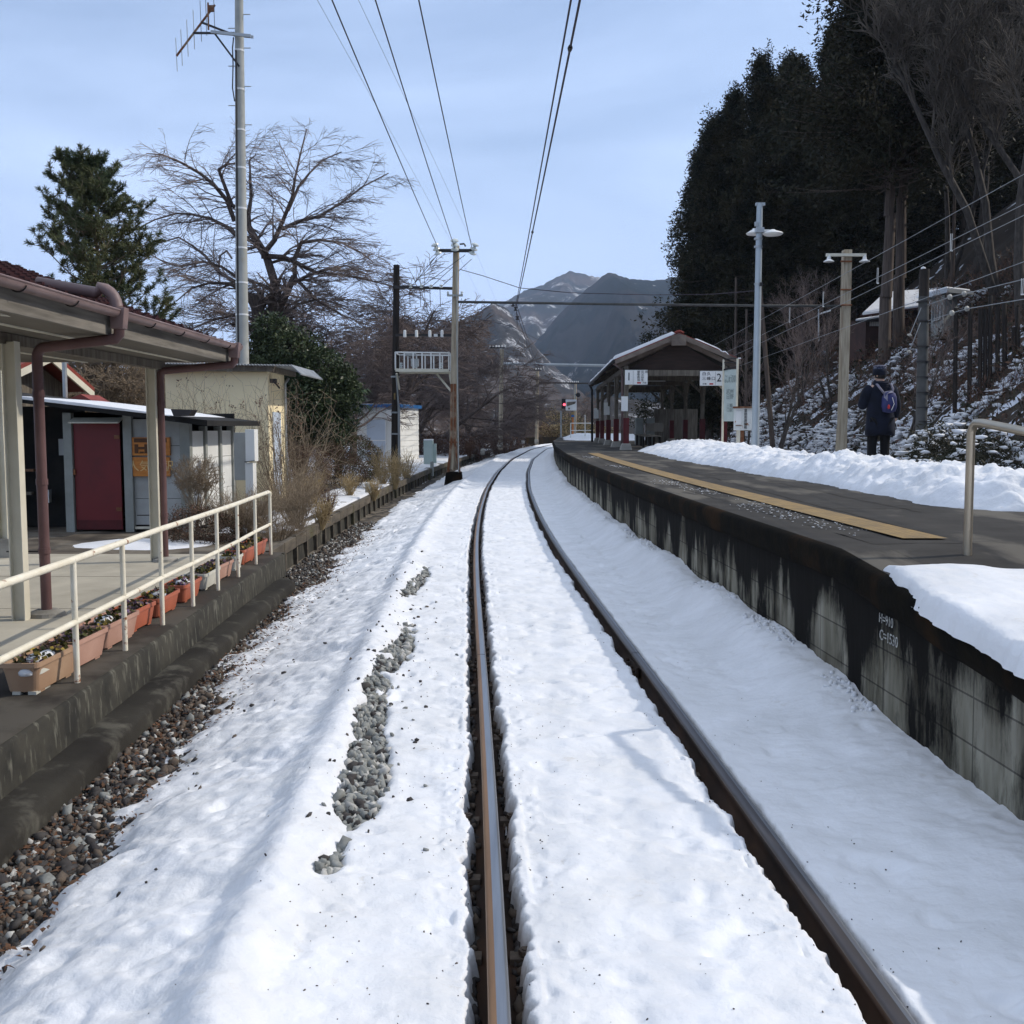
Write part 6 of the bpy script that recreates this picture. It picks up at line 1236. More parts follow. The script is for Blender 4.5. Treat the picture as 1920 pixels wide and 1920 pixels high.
h2 = thing('hillside_hut', 'pale grey windowed hut with a flat snowy roof beside the dark hillside house', 'hut', at(1780, 610, 40))
Y2 = 40; a = at(1769, 612, Y2); b = at(1808, 552, Y2); c_l = at(1738, 600, Y2+2)
cB = Vector((a.x, Y2, a.z-.4)); cC = Vector((b.x, Y2+.6, a.z-.4)); cA = Vector((c_l.x, Y2+1.6, a.z-.4)); hgt = b.z-a.z+.4
m_ = MB(); m_.poly([cA, cB, cC, cA+(cC-cB)], (0, 0, hgt)); m_.build('wall', MT['greypost'], h2)
m_ = MB(); dv1 = (cB-cA); nn1 = Vector((dv1.y, -dv1.x, 0)).normalized(); p0 = cA+dv1*.22+nn1*.02; p1 = cA+dv1*.85+nn1*.02; m_.poly([p0+Vector((0, 0, hgt*.45)), p1+Vector((0, 0, hgt*.45)), p1+Vector((0, 0, hgt*.78)), p0+Vector((0, 0, hgt*.78))], nn1*.03); wn = m_.build('window', MT['glass'], h2)
m_ = MB()
for t in (.0, .33, .66, 1): q = p0.lerp(p1, t)+nn1*.04; m_.beam(q+Vector((0, 0, hgt*.44)), q+Vector((0, 0, hgt*.79)), .05, .05, up=(0, 1, 0))
m_.beam(p0+nn1*.04+Vector((0, 0, hgt*.44)), p1+nn1*.04+Vector((0, 0, hgt*.44)), .05, .06); m_.build('frame', MT['greyblock'], wn)
m_ = MB(); m_.poly([cA+Vector((-.4, -.1, hgt+.02)), cB+Vector((-.1, -.5, hgt+.02)), cC+Vector((.5, -.3, hgt+.02)), cA+(cC-cB)+Vector((0, .5, hgt+.02))], (0, 0, .14)); m_.build('roof', MT['galv'], h2)
m_ = MB(); m_.poly([cA+Vector((-.35, -.0, hgt+.17)), cB+Vector((-.1, -.4, hgt+.17)), cC+Vector((.4, -.2, hgt+.17)), cA+(cC-cB)+Vector((0, .4, hgt+.17))], (0, 0, .08)); m_.build('roof_snow', SNOW, h2, bevel=.03)
m_ = MB(); m_.poly([at(1722, 560, 41), at(1735, 548, 41.5), at(1765, 544, 41.5), at(1750, 557, 40.7), at(1735, 558, 40.5)], (0, .4, .10)); m_.build('porch_snow', SNOW, h2, bevel=.03)
# fence posts and short stakes on the snowy slope at right
for i, (px, py, h) in enumerate(((1797, 600, 22), (1824, 592, 24), (1843, 605, 26), (1852, 610, 30), (1875, 605, 30), (1888, 590, 22), (1862, 575, 20), (1888, 645, 22), (1912, 600, 24), (1905, 632, 18))):
    Yk = 29; p = at(px, py, Yk); g = float(G(np.array(p.x), np.array(float(Yk)))); s_ = Yk/1920
    m_ = MB(); m_.tube([(p.x, Yk, g-.3), (p.x-.08, Yk, max(p.z+h*s_, g+.4))], .06, 6); tag(m_.build('fence_stake', MT['dark_pole']), 'dark wooden stake standing in the snowy slope at right', 'stake', 'stakes on the snowy slope')
# ================================================================ person
def person():
    px_, Yp_ = 1646, 16.7; base_ = onz(1646, 886, .91); bx, by = base_.x, base_.y; Hh = 1.67
    t = thing('person', 'person in dark navy coat and knit cap standing with back turned on the platform', 'person', (bx, by, .91))
    z0 = .91
    def P_(x, y, z): return (bx+x, by+y, z0+z)
    def skin(name, verts, edges, rad, mat_, par, sub=2, root=0):
        me = bpy.data.meshes.new(name); og = ORG[par]; me.from_pydata([tuple(Vector(v)-og) for v in verts], edges, []); o = bpy.data.objects.new(name, me); link(o); o.parent = par; ORG[o] = og
        md = o.modifiers.new('skin', 'SKIN'); md.use_smooth_shade = True; sv = me.skin_vertices[0].data
        for i, r in enumerate(rad): sv[i].radius = r if isinstance(r, tuple) else (r, r); sv[i].use_root = (i == root)
        sb = o.modifiers.new('sub', 'SUBSURF'); sb.levels = sub; sb.render_levels = sub
        me.materials.append(mat_); return o
    # body: pelvis, spine, neck, head, legs, arms in one surface
    V = [P_(0, 0, .88), P_(0, .0, 1.08), P_(0, -.01, 1.28), P_(0, -.01, 1.38), P_(-.005, .01, 1.45), P_(-.01, .02, 1.54), P_(-.012, .02, 1.62),
         P_(-.095, 0, .80), P_(-.105, .02, .47), P_(-.11, -.0, .09), P_(-.115, .13, .035),
         P_(.095, 0, .80), P_(.10, .01, .47), P_(.10, -.02, .09), P_(.12, .11, .035),
         P_(-.19, 0, 1.33), P_(-.285, .03, 1.06), P_(-.17, .22, 1.09), P_(.19, 0, 1.33), P_(.27, -.01, 1.05), P_(.26, .05, .82)]
    E_ = [(0, 1), (1, 2), (2, 3), (3, 4), (4, 5), (5, 6), (0, 7), (7, 8), (8, 9), (9, 10), (0, 11), (11, 12), (12, 13), (13, 14), (3, 15), (15, 16), (16, 17), (3, 18), (18, 19), (19, 20)]
    R = [(.14, .10), (.13, .10), (.15, .11), (.11, .08), .055, .09, .07, .085, .062, .042, .035, .085, .062, .042, .035, .055, .042, .030, .055, .042, .030]
    body = skin('body', V, E_, R, MT['skin'], t)
    # trousers and shoes
    skin('trousers', [P_(0, 0, .86), V[7], V[8], (V[9][0], V[9][1], z0+.08), V[11], V[12], (V[13][0], V[13][1], z0+.08)], [(0, 1), (1, 2), (2, 3), (0, 4), (4, 5), (5, 6)], [(.155, .12), .105, .08, .072, .105, .08, .072], MT['blackcloth'], t)
    for s_, (a, b) in ((0, (V[9], V[10])), (1, (V[13], V[14]))): skin('shoe', [(a[0], a[1]-.03, z0+.045), (b[0], b[1]+.02, z0+.035)], [(0, 1)], [(.05, .05), (.045, .035)], MT['blackcloth'], t)
    # long coat, flaring to a hem
    prof = [(.60, .235, .165), (.70, .235, .165), (.85, .225, .16), (1.0, .215, .155), (1.15, .215, .155), (1.27, .22, .15), (1.36, .19, .13), (1.42, .115, .10), (1.47, .095, .095)]
    m_ = MB(); n = 28
    for i, (z, a, b) in enumerate(prof):
        for k in range(n):
            an = 2*PI*k/n; wv = 1+(.035*math.sin(an*7+z*3) if z < 1.0 else .012*math.sin(an*5+z*11)); m_.v.append(P_(a*math.cos(an)*wv+.012, b*math.sin(an)*wv, z+(.012*math.sin(an*3) if i == 0 else 0)))
    for i in range(len(prof)-1):
        for k in range(n): m_.f.append((i*n+k, i*n+(k+1) % n, (i+1)*n+(k+1) % n, (i+1)*n+k)); m_.m.append(0)
    m_.f.append(tuple(range(n))[::-1]); m_.m.append(0)
    coat = m_.build('coat', MT['navy'], t, smooth=True)
    sl1 = skin('sleeve', [P_(-.13, 0, 1.36), V[15], V[16], (V[17][0]-.01, V[17][1]-.03, V[17][2])], [(0, 1), (1, 2), (2, 3)], [.10, .105, .08, .058], MT['navy'], t)
    sl2_ = skin('sleeve', [P_(.13, 0, 1.36), V[18], V[19], (V[20][0], V[20][1], V[20][2]+.05)], [(0, 1), (1, 2), (2, 3)], [.10, .105, .08, .058], MT['navy'], t)
    m_ = MB()
    for k in range(4): m_.tube([P_(.10*math.cos(a)*(1+.05*k), -.025+.10*math.sin(a), 1.45-.035*k+.02*math.sin(a)) for a in np.linspace(0, 2*PI, 17)], .026, 8, cap=False)
    m_.build('hood', MT['navy'], coat, smooth=True)
    # gloved hands with five fingers each
    def hand(c, d, up, par, mt):
        c = Vector(c); d = Vector(d).normalized(); s_ = d.cross(Vector(up)).normalized(); u = s_.cross(d)
        vs = [c, c+d*.045]; es = [(0, 1)]; rd = [(.022, .034), (.018, .036)]
        for k, ln in enumerate((.062, .072, .066, .052)):
            o_ = (k-1.5)*.018; b0_ = len(vs); vs += [c+d*.065+s_*o_, c+d*(.065+ln*.5)+s_*o_*1.1-u*.010, c+d*(.065+ln*.85)+s_*o_*1.1-u*.034]; es += [(1, b0_), (b0_, b0_+1), (b0_+1, b0_+2)]; rd += [.0095, .009, .008]
        b0_ = len(vs); vs += [c+d*.02-s_*.034, c+d*.052-s_*.05-u*.012, c+d*.078-s_*.048-u*.022]; es += [(0, b0_), (b0_, b0_+1), (b0_+1, b0_+2)]; rd += [.013, .011, .0095]
        return skin('hand', vs, es, rd, mt, par, 1)
    hand(V[20], (.02, .15, -1), (0, 1, 0), t, MT['blackcloth']); hand(V[17], (.6, .5, .6), (0, 0, 1), t, MT['skin'])
    # face turned to the left and away: nose, ears, eyes, mouth
    hc = Vector(P_(-.012, .02, 1.575)); fd = Vector((-.72, .69, 0)).normalized(); sd_ = Vector((-fd.y, fd.x, 0))
    m_ = MB(); 
    pr = [(.012, -.115), (.055, -.105), (.075, -.06), (.085, 0), (.083, .05), (.06, .095), (.02, .11)]
    m_.lathe(hc, pr, 18); m_.lathe(hc+fd*.075+Vector((0, 0, -.02)), [(.014, -.018), (.012, 0), (.005, .028)], 8)
    for s2 in (-1, 1): m_.lathe(hc+sd_*s2*.082+Vector((0, 0, -.01)), [(.008, -.03), (.014, -.01), (.015, .012), (.008, .03)], 8)
    m_.build('head', MT['skin'], t, smooth=True)
    m_ = MB()
    for s2 in (-1, 1): m_.lathe(hc+fd*.079+sd_*s2*.03+Vector((0, 0, .0)), [(.001, -.006), (.010, -.002), (.010, .002), (.001, .006)], 8)
    m_.box(hc+fd*.078+Vector((0, 0, -.055)), (.03, .012, .006)); m_.build('eyes_and_mouth', MT['hair'], t)
    m_ = MB(); m_.lathe(hc+Vector((0, 0, -.02))-fd*.012, [(.07, -.05), (.088, -.03), (.091, .02), (.088, .05)], 18); m_.build('hair', MT['hair'], t, smooth=True)
    m_ = MB(); m_.lathe(hc+Vector((0, 0, .03)), [(.098, -.045), (.106, -.03), (.107, .02), (.106, .055)], 22); cap = m_.build('knit_cap', MT['navy'], t, smooth=True)
    m_ = MB(); m_.lathe(hc+Vector((0, 0, .075)), [(.103, -.03), (.105, .0), (.100, .045), (.088, .068), (.05, .078), (.01, .072)], 22); m_.build('crown', MT['knit'], cap, smooth=True)
    m_ = MB(); m_.tube([hc+Vector((.097*math.cos(a), .097*math.sin(a), .135)) for a in np.linspace(0, 2*PI, 19)], .007, 6, cap=False); m_.build('grey_stripe', MT['baggrey'], cap, smooth=True)
    # backpack worn low on the right shoulder
    bk = thing('backpack', 'small blue and lilac-grey backpack with a red charm on the back of the person', 'backpack', P_(.07, -.2, 1.0))
    prf = [(1.0, .0, .02), (.98, .10, .06), (1.06, .115, .085), (1.20, .11, .08), (1.27, .085, .055), (1.30, .03, .02)]
    m_ = MB(); n = 20
    for (z, a, b) in [(.955, .03, .03)]+prf[1:]:
        for k in range(n): an = 2*PI*k/n; se = lambda v: math.copysign(abs(v)**.7, v); m_.v.append(P_(.075+a*se(math.cos(an)), -.205+b*se(math.sin(an)), z))
    for i in range(len(prf)-1):
        for k in range(n): m_.f.append((i*n+k, i*n+(k+1) % n, (i+1)*n+(k+1) % n, (i+1)*n+k)); m_.m.append(0)
    m_.f.append(tuple(range(n))[::-1]); m_.f.append(tuple((len(prf)-1)*n+k for k in range(n))); m_.m += [0, 0]
    m_.build('bag', MT['bagblue'], bk, smooth=True)
    m_ = MB(); m_.poly([P_(-.03, -.26, 1.20), P_(.02, -.29, 1.14), P_(.02, -.285, 1.26), P_(.12, -.27, 1.28), P_(.10, -.22, 1.31), P_(.0, -.22, 1.30)], (0, .03, 0)); m_.build('top_flap', MT['baggrey'], bk, bevel=.006)
    m_ = MB(); m_.tube([P_(.13, -.17, 1.26), P_(.15, -.15, 1.34), P_(.14, -.09, 1.41), P_(.13, .02, 1.43)], .018, 8); m_.tube([P_(-.0, -.19, 1.26), P_(-.05, -.17, 1.33), P_(-.09, -.11, 1.41), P_(-.10, .02, 1.43)], .018, 8); m_.build('strap', MT['baggrey'], bk, smooth=True)
    m_ = MB(); m_.tube([P_(.09, -.29, 1.20), P_(.12, -.297, 1.10), P_(.08, -.295, 1.0)], .004, 5); m_.build('cord', MT['white'], bk)
    m_ = MB(); m_.lathe(P_(.035, -.30, 1.02), [(.012, 0), (.022, .02), (.018, .05), (.006, .07)], 8); m_.build('red_charm', MT['redink'], bk)
person()
# ================================================================ vegetation
def norm(v): return v/max(1e-9, np.linalg.norm(v))
def tubes(name, segs, mat_, parent=None, origin=(0, 0, 0), thr=.03):
    A = np.array([s[0] for s in segs]); B = np.array([s[1] for s in segs]); R0 = np.array([s[2] for s in segs]); R1 = np.array([s[3] for s in segs])
    Vs, Fs, b = [], [], 0
    for sel, n in ((R0 >= thr, 6), (R0 < thr, 3)):
        if not sel.any(): continue
        a, c, r0, r1 = A[sel], B[sel], R0[sel], R1[sel]; d = c-a; ln = np.linalg.norm(d, axis=1, keepdims=True); d = d/np.maximum(ln, 1e-6); c = c+d*r1[:, None]*.5
        h = np.where(np.abs(d[:, 2:3]) < .9, [[0, 0, 1.]], [[1., 0, 0]]); u = np.cross(d, h); u /= np.linalg.norm(u, axis=1, keepdims=True); v = np.cross(d, u)
        an = 2*PI*np.arange(n)/n; o = u[:, None]*np.cos(an)[None, :, None]+v[:, None]*np.sin(an)[None, :, None]
        V = np.concatenate([a[:, None]+o*r0[:, None, None], c[:, None]+o*r1[:, None, None]], 1); m = len(a)
        k = np.arange(n); Fc = np.stack([k, (k+1) % n, n+(k+1) % n, n+k], -1)[None]+2*n*np.arange(m)[:, None, None]+b
        Vs.append(V.reshape(-1, 3)); Fs.append(Fc.reshape(-1, 4)); b += m*2*n
    return np_mesh(name, np.concatenate(Vs), np.concatenate(Fs), mat_, parent, origin, smooth=False)
def sub(segs, pts, r0, r1, lvl, rng, P):
    pts = np.array(pts, float); n = len(pts)-1; L = sum(np.linalg.norm(pts[i+1]-pts[i]) for i in range(n))
    for i in range(n):
        segs.append((pts[i], pts[i+1], r0+(r1-r0)*i/n, r0+(r1-r0)*(i+1)/n))
    if lvl >= P['max']: return
    cnt = P['n'][lvl]; cnt = int(max(2, cnt*(L/P['ref'][lvl]) if P.get('ref') else cnt))
    for j in range(cnt):
        t = P['t0'][lvl]+(1-P['t0'][lvl])*(j+rng.random())/cnt; f = t*n; i = min(n-1, int(f)); p = pts[i]+(pts[i+1]-pts[i])*(f-i); d = norm(pts[i+1]-pts[i])
        a = norm(rng.normal(size=3)); q = norm(np.cross(d, a)); an = rng.uniform(*P['ang'][lvl]); e = d*math.cos(an)+q*math.sin(an)
        e = norm(e*np.array([1, 1, P['flat'][lvl]])+np.array([0, 0, P['up'][lvl]]))
        l = P['len'][lvl]*rng.uniform(.6, 1.25)*(1.05-.55*t); rr0 = (r0+(r1-r0)*t)*P['rr'][lvl]; rr0 = max(rr0, P['rmin']*1.2); k = P['seg'][lvl]
        pp = [p]; ee = e.copy()
        for s_ in range(k):
            ee = norm(ee+rng.normal(size=3)*P['wob'][lvl]+np.array([0, 0, P['trop'][lvl]])); pp.append(pp[-1]+ee*l/k)
        sub(segs, pp, rr0, P['rmin'] if lvl+1 >= P['max'] else max(P['rmin'], rr0*.35), lvl+1, rng, P)
# generic bare tree at the origin (metres); instances share the mesh
def bare(seed, H_, spread, P, stems=1, r0=.16, lean=.1):
    rng = np.random.default_rng(seed); segs = []
    for s_ in range(stems):
        d = norm(np.array([rng.normal()*lean*(1+stems*.6), rng.normal()*lean*(1+stems*.6), 1])); pts = [np.array([0, 0, -.2])]
        for k in range(7): d = norm(d+rng.normal(size=3)*.10+np.array([0, 0, .03])); pts.append(pts[-1]+d*H_/7*(.8 if stems > 1 else .86))
        sub(segs, pts, r0/(1+.25*(stems-1)), .025, 0, rng, P)
    return segs
PB = dict(max=4, n=[11, 8, 7, 5], t0=[.28, .2, .1, .1], ang=[(.7, 1.2), (.5, 1.0), (.4, .9), (.3, .8)], flat=[.8, .6, .5, .6], up=[.15, .08, .05, .05], len=[3.6, 1.7, .85, .45], rr=[.5, .5, .5, .6], seg=[5, 4, 3, 2], wob=[.16, .16, .15, .12], trop=[.03, .0, -.03, -.02], rmin=.006)
def tree(name, label, segs, loc, mat_tr='bark', mat_tw='twig', thr=.035, cat='tree', group=None, rotz=0, sc_=1.0):
    t = thing(name, label, cat, loc, group); og = np.array(loc, float)
    big = [s for s in segs if s[2] >= thr]; sm = [s for s in segs if s[2] < thr]
    f = lambda L_: [(np.array(a), np.array(b), r, q) for a, b, r, q in L_]
    o1 = tubes('trunk', f(big), MT[mat_tr], None); o2 = tubes('crown', f(sm), MT[mat_tw], None)
    for o in (o1, o2): o.location = (0, 0, 0); o.parent = t; ORG[o] = Vector(loc)
    t.rotation_euler = (0, 0, rotz); t.scale = (sc_,)*3; return t
# ---- the big cherry behind the mast, limbs traced
Yc_ = 38.0
def limb(pxs, dy=0.0, dep=0.0, n_=0): 
    out_ = []; 
    for i, (x, y) in enumerate(pxs): out_.append(np.array(at(x, y, Yc_+dy+dep*i/(len(pxs)-1))))
    return out_
rngc = np.random.default_rng(11); segs = []
PC = dict(max=4, n=[0, 17, 10, 6], t0=[.1, .12, .1, .1], ang=[(.5, 1), (.45, 1.15), (.35, .9), (.3, .8)], flat=[1, .55, .4, .4], up=[0, .05, .0, -.02], len=[0, 2.1, .95, .48], rr=[.5, .42, .5, .6], seg=[4, 5, 4, 3], wob=[.1, .12, .12, .1], trop=[0, -.015, -.03, -.03], rmin=.0052, ref=[1, 4.0, 1.9, .9])
limbs = [([(512, 850), (505, 760), (495, 690), (486, 620), (482, 560)], .30, .24, 0, 0), ([(512, 850), (530, 760), (522, 680), (513, 600), (515, 530)], .24, .18, .4, -.3),
 ([(515, 530), (500, 482), (480, 450), (466, 425), (465, 400)], .17, .10, .1, .5), ([(465, 400), (435, 385), (420, 345), (410, 318), (425, 308), (445, 306)], .09, .03, .6, -1.0), ([(440, 415), (425, 375), (400, 345), (375, 325), (340, 305), (305, 290), (275, 288)], .09, .02, .5, -1.6),
 ([(452, 450), (425, 425), (395, 410), (360, 402), (330, 400), (290, 412), (255, 430)], .08, .02, .3, 1.8), ([(465, 400), (471, 370), (470, 345), (468, 300), (480, 290)], .07, .02, .4, .5),
 ([(492, 478), (515, 450), (530, 415), (548, 370), (553, 335), (563, 290), (575, 242)], .10, .02, .0, -1.2), ([(540, 395), (560, 350), (580, 325), (605, 300), (640, 285)], .06, .02, -.5, 1.0), ([(528, 430), (560, 415), (600, 405), (640, 380), (680, 350), (728, 325)], .08, .02, 0, .8),
 ([(553, 520), (552, 485), (565, 455), (600, 450), (640, 455), (680, 475), (700, 492)], .09, .02, .0, -1.2), ([(490, 480), (530, 482), (555, 492), (590, 510), (640, 515), (690, 525), (740, 538)], .11, .02, 0, 1.6),
 ([(513, 600), (540, 545), (550, 520)], .15, .10, .2, -.2), ([(545, 535), (570, 520), (610, 505), (650, 498), (690, 515)], .07, .02, .3, -1.8), ([(486, 600), (460, 545), (430, 532), (395, 530), (360, 540), (330, 565)], .10, .02, -.2, -1.8),
 ([(440, 528), (410, 510), (385, 480), (360, 460), (335, 445), (300, 455)], .07, .02, -.3, 1.6), ([(445, 520), (415, 500), (380, 490), (340, 500), (305, 490), (270, 470)], .06, .02, -.2, -1.0), ([(435, 485), (425, 470), (412, 480), (410, 510), (413, 540)], .04, .02, .0, .2),
 ([(553, 520), (590, 560), (640, 590), (690, 610)], .07, .02, 0, -1.0), ([(482, 600), (440, 590), (400, 600), (350, 620), (320, 650)], .07, .02, -.3, -1.5), ([(520, 600), (560, 570), (600, 560), (650, 575)], .07, .02, .1, 1.5)]
for px_l, ra, rb, dy, dep in limbs: sub(segs, limb(px_l, dy, dep), ra, rb, 1, rngc, PC)
bt = thing('cherry_tree', 'largest bare spreading tree, standing behind the tall concrete mast', 'tree', (at(512, 850, Yc_).x, Yc_, -.2))
tubes('trunk', [s for s in segs if s[2] >= .05], MT['bark'], bt); tubes('crown', [s for s in segs if s[2] < .05], MT['twig_light'], bt)
# ---- other bare trees on the left and along the bend
PS = dict(PB, n=[12, 8, 6, 5], flat=[.7, .5, .45, .5], up=[.1, .05, .0, 0], len=[3.4, 1.7, .85, .42], rmin=.0075)
vs_ = [bare(s, 8.2, 3, PS, stems=2 + s % 2, r0=.26, lean=.28) for s in (21, 22, 23, 24)]
spots = [(655, 46, 1.2, 0, 'bare cherry tree just right of the dark evergreen, above the palm'), (705, 56, 1.5, 1, 'bare tree rising behind the white hut left of the black pole'), (785, 62, 1.30, 2, 'bare tree framed between the black pole and the gantry pole'), (758, 80, 1.5, 3, 'bare tree far behind the railed steel platform'),
 (876, 86, 1.0, 0, 'bare dark tree just right of the gantry pole'), (916, 82, .95, 1, 'thick-trunked dark bare tree leaning over the bend beside the second gantry pole'), (845, 92, 1.05, 2, 'bare tree behind the gantry pole'), (1000, 116, .9, 3, 'bare tree behind the thinner pole at the bend'), (1045, 124, 1.0, 1, 'low spreading bare tree behind the railway signal'), (960, 110, .85, 0, 'bare tree behind the dark retaining wall'), (610, 60, 1.6, 3, 'bare tree behind the dark evergreen'), (1085, 135, 1.0, 2, 'bare tree at the far end beside the shelter eave'), (830, 100, 1.2, 1, 'farthest bare tree seen past the gantry pole footing')]
for i, (px, Y_, s_, k, lb) in enumerate(spots):
    x = at(px, 800, Y_).x; z = -.15 if Y_ < 100 else -.8
    if i < 4: T_ = tree('bare_tree', lb, vs_[k], (x, Y_, z), group='bare trees behind the yard', rotz=i*1.7, sc_=s_); PROTO = (PROTO+[T_]) if i else [T_]
    else: dup(PROTO[k], (x, Y_, z), lb, 'bare trees behind the yard', rotz=i*1.1, scale=s_*.92)
# tangled scrub trees left of the mast
PT = dict(PB, n=[10, 9, 8, 4], flat=[1, 1, 1, 1], up=[.3, .1, 0, 0], ang=[(.4, 1.0), (.4, 1.1), (.4, 1.2), (.4, 1.2)], len=[2.2, 1.2, .6, .35], wob=[.3, .3, .3, .3], rmin=.007, trop=[.02, 0, 0, 0])
tg = bare(31, 4.6, 2, PT, stems=4, r0=.14, lean=.32)
for i, (px, Y_, s_, lb) in enumerate(((225, 29, .95, 'tangled pale scrub tree above the shed roof'), (285, 33, 1.05, 'tangled scrub tree between the shed and the yellow hut'), (345, 40, 1.2, 'tangled scrub tree behind the yellow hut'), (120, 31, .8, 'tangled scrub tree behind the gabled hut'))):
    x = at(px, 800, Y_).x
    if i == 0: tgt = tree('scrub_tree', lb, tg, (x, Y_, -.1), 'twig_pale', 'twig_pale', group='tangled scrub trees', rotz=.3, sc_=s_)
    else: dup(tgt, (x, Y_, -.1), lb, rotz=i*1.3, scale=s_)
# ---- leaf cards helper (small leaf-sized faces)
def leaves(name, C, S, mats, mi=None, parent=None, origin=(0, 0, 0), asp=.5, D=None, rng=RNG, spread=None):
    n = len(C); C = np.asarray(C); S = np.asarray(S).reshape(-1, 1)
    d = rng.normal(size=(n, 3)) if D is None else D+rng.normal(size=(n, 3))*(.35 if spread is None else spread); d /= np.linalg.norm(d, axis=1, keepdims=True)
    a = np.cross(d, rng.normal(size=(n, 3))); a /= np.linalg.norm(a, axis=1, keepdims=True)
    V = np.stack([C-d*S*.1, C+d*S*.5+a*S*asp*.5, C+d*S, C+d*S*.5-a*S*asp*.5], 1)
    return np_mesh(name, V.reshape(-1, 3), np.arange(4*n).reshape(-1, 4), mats, parent, origin, False, mi)
# pine
def pine():
    rng = np.random.default_rng(5); Y_ = 30.0; b = at(178, 800, Y_); loc = (b.x, Y_, -.1); t = thing('pine_tree', 'dark green pine tree with upturned needle-covered branches at far left', 'tree', loc)
    segs = []; C = []; D = []; tip = at(174, 285, Y_)
    pts = [np.array([b.x+.25*math.sin(k*1.1), Y_, -.1+(tip.z+.1)*k/10]) for k in range(11)]; pts[-1] = np.array(tip)
    for i in range(10): segs.append((pts[i], pts[i+1], .15*(1-i/11), .15*(1-(i+1)/11)))
    Ht = tip.z
    for k in range(91):
        z = 3.2+(Ht-3.5)*((k//7+rng.uniform(0, .28))/13)**.92; f = (z+.1)/(Ht+.1)*10; i = min(9, int(f)); p = pts[i]+(pts[i+1]-pts[i])*(f-i)
        rad = (.3+3.0*(1-(z-3.0)/(Ht-2.6))**.95)*rng.uniform(.65, 1.05); an = rng.uniform(0, 2*PI); q = [p]; e = np.array([math.cos(an), math.sin(an), .15])
        for s_ in range(6): e = norm(e+np.array([0, 0, .13])+rng.normal(size=3)*.10); q.append(q[-1]+e*rad/6)
        for s_ in range(6): segs.append((q[s_], q[s_+1], .035*(1-s_/8), .035*(1-(s_+1)/8)))
        tw = [(q[-1], e, 1.0)]
        for s_ in range(2, 7):
            for w_ in range(3):
                dd = norm(e*.6+rng.normal(size=3)*np.array([.7, .7, .35])+np.array([0, 0, .35])); l = rng.uniform(.18, .5)*min(1, rad/1.2); segs.append((q[s_], q[s_]+dd*l, .012, .008)); tw.append((q[s_]+dd*l, dd, .9))
        for c, d, s_ in tw:
            for w_ in range(3):
                m_n = 26; cc = c-d*rng.uniform(0, .22, (m_n, 1)); nd = d[None]*.75+rng.normal(size=(m_n, 3))*.6; C.append(cc); D.append(nd)
    C = np.concatenate(C); D = np.concatenate(D)
    tubes('trunk', segs, MT['twig_pale'], t); leaves('crown', C, RNG.uniform(.10, .18, len(C)), [MT['pine']], None, t, asp=.12, D=D, spread=.05)
pine()
def bush(name, label, cat, c, rad, n, size, mt, seed=0, asp=.55, core=None, stems=None, lob=.25, hollow=.55, zpow=1.0, group=None):
    rng = np.random.default_rng(seed); t = thing(name, label, cat, (c[0], c[1], c[2]-rad[2]), group)
    d = rng.normal(size=(n, 3)); d /= np.linalg.norm(d, axis=1, keepdims=True); r = hollow+(1-hollow)*rng.random(n)**.6
    az = np.arctan2(d[:, 1], d[:, 0]); r = r*(1+lob*vn(az*1.6+3, d[:, 2]*2.5+seed, seed)+lob*.6*vn(az*4, d[:, 2]*6, seed+1))
    C = np.array(c)+d*r[:, None]*np.array(rad); C[:, 2] = np.maximum(C[:, 2], c[2]-rad[2])
    mts = mt if isinstance(mt, list) else [mt]; mi_ = rng.integers(0, len(mts), n)
    leaves('crown', C, rng.uniform(.6, 1.3, n)*size, [MT[q] for q in mts], mi_, t, asp=asp, rng=rng)
    segs = []
    for k in range(stems or 6):
        e = norm(np.array([rng.normal()*.5, rng.normal()*.5, 1])); p = np.array([c[0]+rng.normal()*rad[0]*.1, c[1]+rng.normal()*.1, c[2]-rad[2]]); q = p+e*np.array(rad)*1.3; segs.append((p, q, max(.012, rad[2]*.02), .008))
    tubes('trunk', segs, MT['bark'], t); return t
# dark evergreen behind the yellow hut: several lobes as one tree
def evergreen():
    rng = np.random.default_rng(8); Y_ = 31; base_ = at(560, 860, Y_); t = thing('evergreen_tree', 'dense dark glossy evergreen tree right of the yellow hut', 'tree', (base_.x, Y_, -.2)); Cs = []
    for (px, py, rx_, rz_) in ((510, 625, 38, 36), (540, 665, 62, 48), (500, 690, 48, 60), (585, 700, 60, 48), (560, 760, 80, 60), (620, 745, 52, 44), (600, 800, 60, 38), (520, 780, 55, 50), (640, 720, 36, 32)):
        n = int(7200*(rx_*rz_)/3600*.8); c = at(px, py, Y_); s_ = Y_/1920; d = rng.normal(size=(n, 3)); d /= np.linalg.norm(d, axis=1, keepdims=True)
        r = (.62+.42*rng.random(n)**.7)*(1+.22*vn(np.arctan2(d[:, 1], d[:, 0])*2.2, d[:, 2]*3, px)+.12*vn(np.arctan2(d[:, 1], d[:, 0])*6, d[:, 2]*8, py)); Cs.append(np.array(c)+d*r[:, None]*np.array([rx_*s_, rx_*s_*.9, rz_*s_]))
    C = np.concatenate(Cs); leaves('crown', C, rng.uniform(.07, .15, len(C)), [MT['evergreen']], None, t, asp=.5, rng=rng)
    segs = []; b = np.array([base_.x, Y_, -.2])
    for k in range(9): segs.append((b, np.array(at(rng.uniform(500, 630), rng.uniform(640, 760), Y_)), .10, .03))
    tubes('trunk', segs, MT['bark'], t)
evergreen()
s31 = 31/1920
def pb(px, py, Y_): return np.array(at(px, py, Y_))
